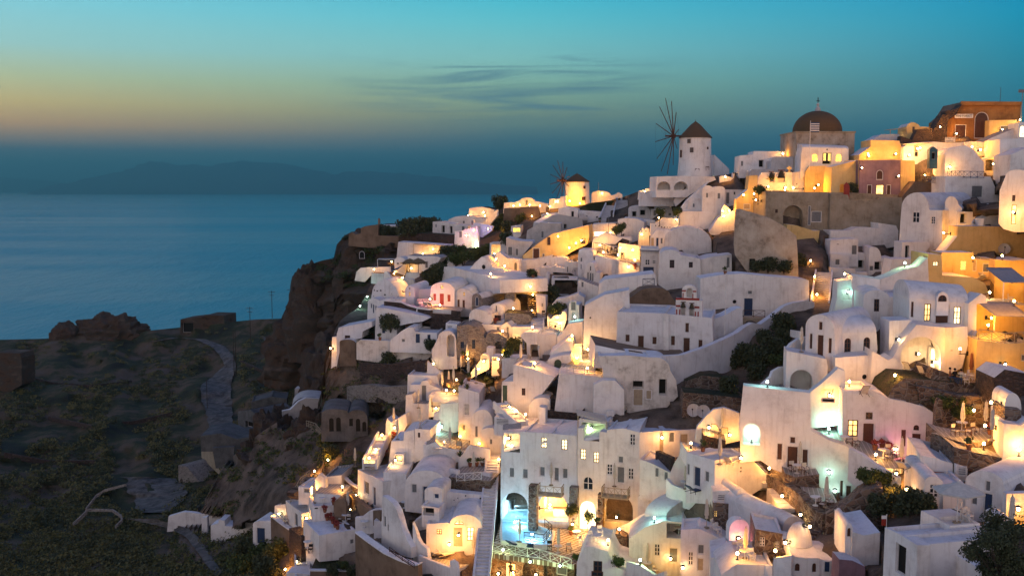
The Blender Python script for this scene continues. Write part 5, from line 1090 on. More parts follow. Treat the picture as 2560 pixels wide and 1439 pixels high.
H('orange lit back wall of the restaurant', "1280,1200 1290,1020 1500,1050 1530,1060 1530,1220", 1, -6, D=167, name='wall', cat='wall', pf=0)
H('restaurant lower terrace glowing with table lanterns', "1020,1270 1030,1160 1250,1205 1530,1240 1525,1310 1290,1290", 6, -8, D=163, rm='Q', name='terrace', cat='terrace', pf=0)
H('white curved wall below the restaurant lower terrace', "1020,1330 1025,1165 1240,1215 1290,1220 1290,1420 1120,1350", 2, -10, D=161, name='wall', cat='wall', pf=0)
H('white stepped parapet glowing orange right below the restaurant', "1285,1420 1290,1225 1400,1250 1520,1300 1525,1440", 3, -10, D=159, rm='Q', name='terrace', cat='terrace', pf=0)
H('white cubic house with blue balustrade and dark pergola top', "1532,1439 1535,1075 1740,1080 1745,1439", 6, -8, D=157, op="w:1585,1205,1640,1270;w:1668,1215,1705,1255;U:1558,1285,1690,1385")
H('white alcove house with blue door above the dark pergola', "1640,1090 1645,950 1720,870 1800,870 1900,880 1820,990 1810,1100", 5, -8, D=168, op="e:1708,960,1740,1075;S:1760,965,1785,1030;p:1650,960,1690,1060", pf=0)
H('dim vault with two dark windows beside the steps', "1392,765 1400,640 ~1520,598 1642,660 1645,765", 7, -6, D=199, op="k:1440,665,1490,726;k:1528,650,1590,712")
H('dim rounded dome house right of the two window vault', "1645,740 1650,640 1690,640 1700,570 ~1850,528 1985,585 1985,730", 7, -6, D=196, op="S:1675,650,1715,720;S:1845,680,1885,720", pf=0)
H('dark parapet roof row under the two window vault', "1270,780 1365,735 1500,745 1700,770 1700,800 1570,800", 5, -6, D=188, pf=0)
H('yellow lit planter terrace with round little holes', "1640,860 1650,800 1700,800 1790,740 1960,745 1960,800 1900,870", 3, -6, D=175, rm='Q', name='terrace', cat='terrace', pf=0, op="oh:1700,820,1712,836;oh:1735,824,1747,840;oh:1765,836,1780,850;oh:1800,838,1812,852;oh:1832,840,1842,852;oh:1860,840,1872,852")
H('white vault front with arched dormer lit yellow inside', "1958,870 1962,800 2055,795 ~2130,760 2205,800 2300,800 2400,810 2400,870", 6, -6, D=178, roof=None, op="y:2098,815,2160,845")
H('lavender vault roof above the arched dormer', "1960,800 1965,690 2020,640 2400,660 2420,800", 5, -6, D=180, pf=0)
H('great white vault hall of the middle town', "1790,1120 1800,1000 ~2050,840 2330,1000 2340,1120", 13, -8, D=166)
H('white bulging vault house with two deep windows', "1735,1500 1745,1170 ~1860,1098 1985,1160 2000,1160 2210,1200 2215,1500", 9, -8, D=146, op="b:1862,1212,1915,1302;b:2078,1235,2122,1298")
H('white wing with lit right side joining the bulging vault house', "2210,1480 2215,1210 2310,1180 2560,1150 2560,1480", 7, -6, D=146, op="S:2500,1180,2540,1300", pf=0)
# ===== windmills
def windmill(label, px, py, D, r, h, rc, hc, mat, capm, wins, sail, ring=True, yaw=0):
    p = P(*q(px, py), D); root = empty('windmill', label, 'windmill', Matrix.Translation(p + Vector((0, r, 0))))
    b = MB(); b.lathe([(r * 1.1, -2.5), (r * 1.08, 0), (r, h * .4), (r * .97, h), (.01, h)], 32); b.obj('tower', mat, root, 40)
    b = MB(); b.lathe([(rc, h - .05), (rc * .96, h + .15), (rc * .62, h + hc * .42), (rc * .3, h + hc * .78), (rc * .08, h + hc * .95), (.06, h + hc), (.01, h + hc * 1.12)], 24); b.obj('roof', capm, root, 60)
    for (ax, az, w_, h_) in wins:
        M = Matrix.Rotation(R(ax), 4, 'Z') @ Matrix.Translation((0, -r * 1.015, az))
        opening(root, M, -w_ / 2, w_ / 2, 0, h_, 'b', '', .0)
    # sail wheel on an axle
    az = R(sail['yaw']); ax = Vector((math.sin(az), -math.cos(az), 0)); hub = Vector((0, 0, h + .3)) + ax * (r + sail['out'])
    b = MB(); b.bar(Vector((0, 0, h + .3)), hub + ax * 1.6, .16, 8); b.obj('axle', 'wood', root)
    wheel = MB(); t = Vector((math.cos(az), math.sin(az), 0)); tips = []
    b = MB(); b.bar(hub - ax * .35, hub + ax * .35, .42, 10); ho = b.obj('hub', 'wood', root)
    for k in range(12):
        a = k * math.pi / 6 + sail['rot']; d = t * math.cos(a) + Vector((0, 0, 1)) * math.sin(a); tip = hub + d * sail['len'] * (1 + .04 * math.sin(k * 5)) + ax * sail['len'] * .2; tips.append(tip)
        b = MB(); b.bar(hub, tip, .10, 6, .06)
        b.obj('spoke', 'wood', root)
    b = MB()
    for k in range(12):
        if k in (0, 5, 6, 11): b.bar(tips[k], tips[(k + 1) % 12], .012, 4)
        b.bar(hub + ax * 1.6, tips[k], .008, 4)
    b.obj('rigging', 'iron', root)
    return root
fr(1600, 220, 3.787)
windmill('tall white windmill with a pointed dark cap and long bare sail spokes', 545, 838, 190, 3.05, 7.35, 3.2, 3.1, 'W', 'clay', [(-32, 6.2, .65, .8), (-22, 4.5, .65, .9), (38, 5.1, .35, .45), (-2, .1, .8, 1.4), (38, .0, .9, 1.9), (-68, 3.6, .5, 1.4)], dict(yaw=-80, out=1.3, len=7.0, rot=.12))
H('arched base building under the tall white windmill', "150,975 156,838 380,832 705,840 720,870 640,900 440,975", 9, 0, D=187, op="ac:165,885,290,965,2.5;ac:322,885,455,965,2.5;w:520,915,570,925", pf=0)
H('dark gabled cottage roof behind the tall windmill', "705,790 705,632 845,768 845,800", 5, 4, D=196, m='W', rm='clay', pf=0)
fr(1260, 380, 4.496)
windmill('smaller windmill glowing yellow with a low dark cap', 828, 612, 229, 2.85, 5.6, 2.95, 1.9, 'W', 'clay', [(32, 4.0, .5, .7), (28, .6, .95, 1.6)], dict(yaw=-62, out=.9, len=4.5, rot=.2))
fr(1600, 220, 3.787)
# ===== the upper town, frame three
H('pair of little white vaults with two grey windows under the windmill', "585,1160 592,960 ~640,922 688,950 ~755,930 805,960 805,1150", 7, -8, D=176, op="S:622,990,648,1040;S:732,992,762,1050")
H('white house with grey door and roof garden right of the little vaults', "800,1120 806,960 1020,965 985,1020 940,1110", 6, -6, D=177, op="S:812,985,850,1100;k:888,982,905,1010")
H('dim sloping wing wall left of the little vaults', "310,1180 440,1060 600,920 660,880 590,960 585,1170", 2, -6, D=181, name='wall', cat='wall', pf=0)
H('small white vault with an arched window low under the little vaults', "448,1160 455,1080 ~520,1035 588,1080 590,1170", 6, -8, D=180, op="aS:498,1090,520,1130")
H('dim grey roofs below the windmill arches', "-10,1060 0,985 150,975 190,1000 320,1005 320,1060", 6, -6, D=193, pf=0)
H('dim white blocks left of the windmill arches lit behind', "-20,1000 -10,970 50,965 60,950 140,950 130,1010", 4, -6, D=200, pf=0)
H('low white houses around the dim sloping wall', "320,1010 360,995 480,930 600,900 580,960 470,1010 340,1060", 4, -6, D=188, pf=0)
H('yellow lit stub walls right of the windmill door', "750,870 755,840 800,825 880,850 885,800 945,790 950,880", 3, -6, D=186, op="oh:880,800,892,812;oh:905,810,918,822;oh:925,825,938,838;oh:890,838,904,850;oh:915,845,930,860", pf=0)
H('pale two storey house with lit top behind the church front', "935,790 945,640 1070,628 1075,598 1350,600 1465,605 1465,660 1240,760 1240,790", 8, -6, D=184, op="S:955,690,978,740;k:1125,680,1170,750;k:1205,685,1240,750;k:1420,620,1452,650")
H('brown vaulted roof house beside the pale two storey house', "1235,790 1240,700 ~1290,650 1500,655 1510,780", 7, -6, D=178, m='G', pf=0)
H('dark flat roof strip before the brown vaulted house', "1035,830 1040,790 1060,770 1280,765 1270,830", 5, -6, D=178, m='G', pf=0)
H('yellow lit stair house climbing beside the round tree', "905,1180 915,1050 1020,960 1035,830 1115,825 1110,1000 1060,1050 1120,1100 1180,1120 1180,1180", 4, -6, D=168, m='C', pf=0, op="p:980,1095,1045,1150")
H('yellow lit church court wall with an arched panel', "1095,1080 1110,905 1440,900 1440,800 1530,790 1900,800 1905,985 1440,990", 5, -4, D=173, op="S:1775,812,1812,868;L:1470,935,1510,960;p:1310,975,1395,990;oh:1478,905,1490,915", pf=0, name='house')
H('iron gated belfry wall with two bronze bells', "1110,905 1120,845 1150,800 1440,795 1442,905", .8, -4, D=171.6, op="n:1225,805,1275,890,.6;n:1305,805,1370,890,.6", name='bell_wall', cat='belfry', pf=0)
H('white church wing with three glowing windows', "1520,800 1525,640 1540,560 1880,570 1975,575 1975,730 1900,735 1610,735", 8, -4, D=172, op="ay:1625,620,1685,700;k:1728,612,1812,722;ay:1850,620,1912,700;y:1735,620,1760,690;y:1778,620,1803,690;oh:1765,576,1780,590", roof='v0.7')
H('yellow stepped terrace wall under the glowing church windows', "1560,960 1568,790 1600,740 1760,735 1900,740 1950,690 2010,680 2010,970", 5, -4, D=171, m='C', pf=0, rm='Q')
CHURCH = empty('church', 'big domed church with brown dome and stone drum on the skyline', 'church', Matrix.Translation(P(*q(1737, 662), 177.5)))
def domechurch(root):
    s = 182 / F / 3.787 * 1.0; w = 270 * s; zt = (660 - 435) * s
    b = MB(); loop = [(-w, -3), (w * .97, -3), (w * .97, zt - .02), (-w, zt - .02)]; b.prism(loop, -1, 2 * w - 1); b.obj('wall', 'X', root)
    b = MB(); b.box(-w * 1.02, w, -1.15, 2 * w - .85, zt - .015, zt + .25); b.obj('cornice', 'B', root)
    r = 225 * s; hd = 196 * s; pr = [(r, zt + .255)] + [(r * math.cos(t * math.pi / 28), zt + .4 + hd * math.sin(t * math.pi / 28)) for t in range(14)] + [(.02, zt + .4 + hd)]
    b = MB(); b.lathe(pr, 36, (0, w - 1, 0)); b.obj('dome', 'clay', root, 60)
    z = zt + .4 + hd - .08
    b = MB(); b.lathe([(.55, z), (.5, z + .35), (.3, z + .7), (.15, z + .9), (.3, z + 1.2), (.05, z + 1.5), (.02, z + 2.2)], 12, (0, w - 1, 0)); f = b.obj('finial', 'G', root, 60)
    b = MB(); b.box(-.3, .3, w - 1.05, w - .95, z + 1.75, z + 1.87); b.box(-.06, .06, w - 1.05, w - .95, z + 1.4, z + 2.45); b.obj('cross', 'iron', root)
domechurch(CHURCH)
H('long bare concrete house with a pointed arch recess', "1182,1330 1192,980 1560,985 1980,990 2440,1010 2440,1340 1760,1340", 8, 2, D=161, m='B', op="ac:1355,1110,1540,1320,1.6;b:1280,1148,1305,1182;S:1622,1165,1720,1270;S:1590,1115,1618,1300", pf=0)
H('cracked plaster gable ruin sloping below the concrete house', "890,1420 905,1160 950,1152 1100,1195 1240,1240 1370,1310 1480,1400 1490,1520 1500,1800 1080,1830 900,1500", 6, -12, D=142, m='X', op="h:1035,1615,1090,1720", pf=0)
H('cream courtyard wall between cracked ruin and white cubes', "1380,1400 1395,1290 1480,1300 1640,1350 1700,1350 1680,1439", 3, -4, D=157, m='C', name='wall', cat='wall', pf=0)
H('lavender vault with a lamp and yellow arched wall', "370,1310 375,1185 ~440,1165 650,1170 735,1180 640,1290", 6, -6, D=176, pf=0)
H('lavender slanted wall below the yellow twin lamps', "640,1320 740,1230 920,1150 905,1300 890,1340", 4, -6, D=170, pf=0)
H('little yellow lantern shrine with a pointed top', "770,1200 772,1140 800,1105 850,1140 855,1200", 1.5, -6, D=171, op="n:785,1145,840,1190,.5", pf=0, name='shrine', cat='shrine')
# ===== upper right, frame four
fr(2080, 200, 2.998)
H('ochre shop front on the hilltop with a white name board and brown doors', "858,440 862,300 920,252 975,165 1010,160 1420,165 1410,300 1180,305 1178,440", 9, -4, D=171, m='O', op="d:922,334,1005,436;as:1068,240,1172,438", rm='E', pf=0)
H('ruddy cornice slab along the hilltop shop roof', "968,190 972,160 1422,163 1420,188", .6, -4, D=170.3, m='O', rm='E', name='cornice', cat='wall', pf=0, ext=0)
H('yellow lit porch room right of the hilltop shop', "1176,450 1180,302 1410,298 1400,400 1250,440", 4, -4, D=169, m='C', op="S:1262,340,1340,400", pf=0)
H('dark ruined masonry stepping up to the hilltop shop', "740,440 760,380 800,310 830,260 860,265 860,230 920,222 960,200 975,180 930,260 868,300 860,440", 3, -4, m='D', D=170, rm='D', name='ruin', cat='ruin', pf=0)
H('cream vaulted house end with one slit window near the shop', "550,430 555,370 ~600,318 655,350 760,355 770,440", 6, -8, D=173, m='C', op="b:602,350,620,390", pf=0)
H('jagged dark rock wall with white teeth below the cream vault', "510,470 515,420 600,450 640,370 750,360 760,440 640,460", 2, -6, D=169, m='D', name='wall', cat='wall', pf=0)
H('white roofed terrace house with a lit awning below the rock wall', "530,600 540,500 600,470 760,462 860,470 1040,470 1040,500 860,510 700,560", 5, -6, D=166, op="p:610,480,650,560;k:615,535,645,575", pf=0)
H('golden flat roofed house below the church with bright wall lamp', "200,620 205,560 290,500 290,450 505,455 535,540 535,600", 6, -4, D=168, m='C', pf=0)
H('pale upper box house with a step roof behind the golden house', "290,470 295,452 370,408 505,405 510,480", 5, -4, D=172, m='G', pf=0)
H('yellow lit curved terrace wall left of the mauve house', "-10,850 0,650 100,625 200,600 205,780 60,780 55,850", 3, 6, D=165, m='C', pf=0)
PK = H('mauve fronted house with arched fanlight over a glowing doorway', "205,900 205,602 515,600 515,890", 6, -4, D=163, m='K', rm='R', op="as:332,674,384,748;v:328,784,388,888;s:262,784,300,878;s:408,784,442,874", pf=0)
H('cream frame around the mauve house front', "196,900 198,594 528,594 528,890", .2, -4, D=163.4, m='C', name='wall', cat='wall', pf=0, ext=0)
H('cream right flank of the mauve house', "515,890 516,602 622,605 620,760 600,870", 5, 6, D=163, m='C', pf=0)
H('tan retaining wall with shade patches under the mauve house', "-20,1130 -10,850 120,860 130,900 350,895 360,880 525,878 530,1130 350,1100", 4, -2, D=160, m='B', name='wall', cat='wall', pf=0)
H('dark stair tower wall right of the mauve house', "520,950 530,870 620,760 850,770 850,850 600,860", 3, -4, D=160, m='E', name='wall', cat='wall', pf=0)
H('white vault house facing left with two grey windows', "498,1240 520,960 ~640,842 725,965 735,975 828,975 828,1225", 11, -56, D=144, op="w:602,988,656,1070;w:740,1022,774,1080")
H('lit tower bay of the white vault house with a rounded top', "826,1250 846,930 ~890,872 945,930 975,960 945,1090 940,1180 830,1240", 4, -33, D=142.6, pf=0)
H('white rolling lump house with rounded corner under the stairs', "845,720 850,560 880,520 1000,490 1060,520 1140,620 1138,690", 6, -6, D=156, pf=0)
H('white house below iron railing with one big shutter', "848,850 850,720 1130,722 1190,725 1250,870 1250,930 1130,940 1100,920 1040,860", 6, -4, D=152, op="S:1045,790,1130,882", rm='Q', pf=0)
H('yellow lit square porch right of the rolling lump house', "1130,680 1135,590 1180,580 1250,570 1255,640 1230,700", 4, -4, D=157, op="n:1150,595,1235,680,1.4", pf=0)
H('yellow lit block and parapet in front of the hilltop shop', "1040,540 1042,460 1140,465 1180,440 1400,350 1410,440 1260,450 1260,560 1120,560", 5, -4, D=162, rm='Q', pf=0)
H('big plain white house block at the right edge of the skyline', "1255,760 1260,445 1480,435 1480,620 1330,700 1260,770", 6, -4, D=155)
H('white house with lit arched door at the far right skyline', "1395,450 1400,320 1480,310 1480,450", 4, -4, D=160, op="aV:1405,340,1450,430", pf=0)
H('soft white sloping roofs at the right edge', "1330,720 1340,560 1480,500 1480,760", 6, -4, D=148, pf=0)
H('tall white vault house with a slim lit doorway at the right edge', "1252,1000 1256,830 1300,720 ~1390,672 1500,720 1500,1140 1370,1140 1290,1040", 8, -38, D=118, op="b:1350,862,1374,908;v:1344,935,1380,1080")
ST('steep narrow stairs between white vault house and tower', 1105, 1090, 1220, 940, 1.6, 'R', D0=136, D1=146, side=.3)
H('white lean to awning house with a brown door under the steep stairs', "945,1080 948,985 1125,990 1120,1060 1060,1080", 4, -4, D=141, op="k:960,1000,1008,1075", pf=0)
H('white low wall and round oven under the steep stairs', "1125,1095 1140,1040 1200,1010 1250,970 1310,1040 1310,1095", 3, -4, D=134, pf=0, op="oh:1255,1025,1300,1060")
H('wide ochre wall behind the bright porch lamp', "825,1240 940,1170 945,1095 1130,1095 1300,1100 1480,1150 1480,1360 1200,1300 830,1270", 3, -2, D=128, m='C', name='wall', cat='wall', pf=0)
H('white lower house with dark slit door under the vault house', "520,1345 524,1215 620,1212 730,1215 735,1245 620,1340", 4, -6, D=140, op="k:548,1240,578,1340", pf=0)
H('green tinted white court with a curving stair parapet', "420,1450 450,1345 530,1340 620,1345 720,1320 725,1439 640,1420 500,1490", 4, -6, D=133, pf=0, name='terrace', cat='terrace')
H('white cubes with tiny roof ornaments below the tan wall', "-20,1250 -10,1130 130,1130 200,1105 350,1110 345,1070 480,1090 498,1130 495,1245 200,1240", 7, -4, D=156, pf=0)
H('low white cube house with grey shutters and outside stair', "-20,1300 -10,1200 130,1190 195,1190 195,1400 130,1400 120,1320", 4, -6, D=150, op="S:145,1235,190,1310;L:35,1225,55,1238", pf=0)
H('white house with a dark door among the low cubes', "130,1420 132,1290 275,1295 278,1430", 5, -6, D=150, op="k:195,1348,238,1410;k:262,1270,277,1320", pf=0)
H('tiny white vault house with a brown door in the lane', "272,1440 282,1255 ~320,1252 370,1340 450,1330 420,1430", 6, -10, D=146, op="k:318,1360,365,1425;S:280,1390,312,1430", pf=0)
H('lit lane wall with a fan shaped iron gate', "-20,1470 -10,1405 170,1415 180,1440 265,1440 270,1470", 1, -4, D=143, pf=0, name='wall', cat='wall')
H('white house with a small shutter left of the tiny vault', "-20,1430 -10,1300 130,1310 130,1420", 4, -6, D=149, op="S:22,1340,62,1388", pf=0)
ST('lane steps glowing yellow at their foot', 1960 * 0 + -90, 1680, -60, 1440, 2.0, 'R', D0=131, D1=142, side=.4)
# ===== the ground of the town, cut back where the houses stand
def carve(x, y, d):
    for bb, pts, pl in CARVE:
        if bb[0] <= x <= bb[2] and bb[1] <= y <= bb[3] and inside((x, y), pts):
            r = ray(x, y)
            if isinstance(pl, Plane): t = (pl.p - CAM).dot(pl.n) / r.dot(pl.n) + .9
            else: t = (pl - .6 - CAMZ) / r.z
            if t > d: d = t
    return d
def Dtn(x, y): return carve(x, y, Dt(min(x, 2570), y) + max(0, x - 2570) * .02 + 1.0 + n3(x, y, 1.3, .03) * (1 if x < 1050 else .35))
sheet('town_slope', 'slope', 385, 3260, TT, 1540, 11, Dtn)
def keepT(x, y):
    return y > np.interp(x, [p[0] for p in TT], [p[1] for p in TT]) + 6 and (x < 800 or y < 1030 or x < 960) and noise.noise(Vector((x * .02, y * .03, 12))) > -.02 and not (x > 640 and y > 1210)
scrub('slope_scrub', ['leafd', 'leaf', 'leafy'], 650, (470, 880, 1060, 1300), Dtn, keepT, .35, .95, .13)

lowfn = lambda x, y: min(DL(x, y), Dtn(x, y)) - .3
ribbon('footpath', 'road', "350,1300,36 400,1312,28 450,1326,22 480,1346,15 510,1387,13 548,1442,13", lowfn, .3)
scrub('slope_scrub', ['hleaf', 'leafd', 'leaf', 'leafy'], 420, (430, 1318, 700, 1450), lowfn, lambda x, y: abs(x - 450 - (y - 1320) * .8) > 24 and noise.noise(Vector((x * .03, y * .04, 5))) > -.25, .4, 1.1, .13)
# ===== small things, set down on the surfaces already built
def shoot(px, py):
    bpy.context.view_layer.update()
    d = ray(px, py).normalized()
    ok, loc, nrm, idx, ob, _ = SC.ray_cast(DG, CAM, d)
    if not ok: return None
    if nrm.dot(d) > 0: nrm = -nrm
    return loc, nrm, ob
HAZE.hide_viewport = True
bpy.context.view_layer.update(); DG = bpy.context.evaluated_depsgraph_get()
def rootof(o):
    while o.parent: o = o.parent
    return o
TIPS = {'o': (1, .41, .065), 'y': (1, .37, .0), 'w': (1, .55, .19), 'c': (.35, 1, .82), 'b': (.36, .74, 1), 'm': (1, .18, .75), 'p': (1, .26, .36), 'g': (.62, 1, .42), 'v': (.45, .3, 1)}
def protomesh():
    b = MB(); b.lathe([(.01, -.12), (.08, -.09), (.11, 0), (.08, .09), (.01, .12)], 10); bw = b.mesh('bulb', 'bulbo', 180); bc = b.mesh('bulb', 'bulbw', 180)
    b = MB(); b.box(-.035, .035, .0, .42, -.2, -.13); b.box(-.1, .1, .38, .44, -.32, .06); wb = b.mesh('bracket', 'iron')
    b = MB(); b.bar((0, 0, -.45), (0, 0, -.10), .04, 6); b.box(-.1, .1, -.1, .1, -.5, -.45); pb = b.mesh('post', 'iron')
    b = MB(); b.lathe([(.02, .28), (.2, .17), (.21, .15)], 10); hd = b.mesh('hood', 'iron')
    return bw, bc, wb, pb, hd
BW, BC, WB, PB, HD = protomesh()
HITS = []
def lamps(txt):
    rows = [l for l in txt.strip().splitlines() if l.strip()]
    todo = []
    for l in rows:
        nums, where = l.split('|'); v = nums.split(); x, y, pw = float(v[0]), float(v[1]), float(v[2]); c = v[3]; off = float(v[4]) if len(v) > 4 else None
        h = shoot(x, y) if not (len(v) > 5) else (P(x, y, float(v[5])), Vector((0, 0, 1)), None)
        if h: todo.append((h, pw, c, off, where.strip()))
    for (loc, n, ob), pw, c, off, where in todo:
        floor = n.z > .6
        p = loc + (Vector((0, 0, .5)) if floor else n * (off or .55))
        yaw = math.atan2(n.y, n.x) + R(90) if not floor else 0
        root = empty('garden_lamp' if floor else 'wall_lamp', where, 'lamp', Matrix.Translation(p) @ Matrix.Rotation(yaw, 4, 'Z'), 'lamps glowing on the walls and terraces of the town')
        link('bulb', BC if c in 'cbg' else BW, root); link('post' if floor else 'bracket', PB if floor else WB, root)
        if not floor:
            link('hood', HD, root)
            for o in root.children:
                if o.name.startswith('bracket'):
                    o.scale = (1, (off or .6) / .42, 1)
        li = bpy.data.lights.new('glow', 'POINT'); li.energy = pw * LK; li.color = TIPS[c]; li.shadow_soft_size = .17
        lo = bpy.data.objects.new('glow', li); COL.objects.link(lo); lo.location = p + (Vector((0, 0, -.3 if c == 'b' else .45)) if floor else n * 1.0); 
LK = .76
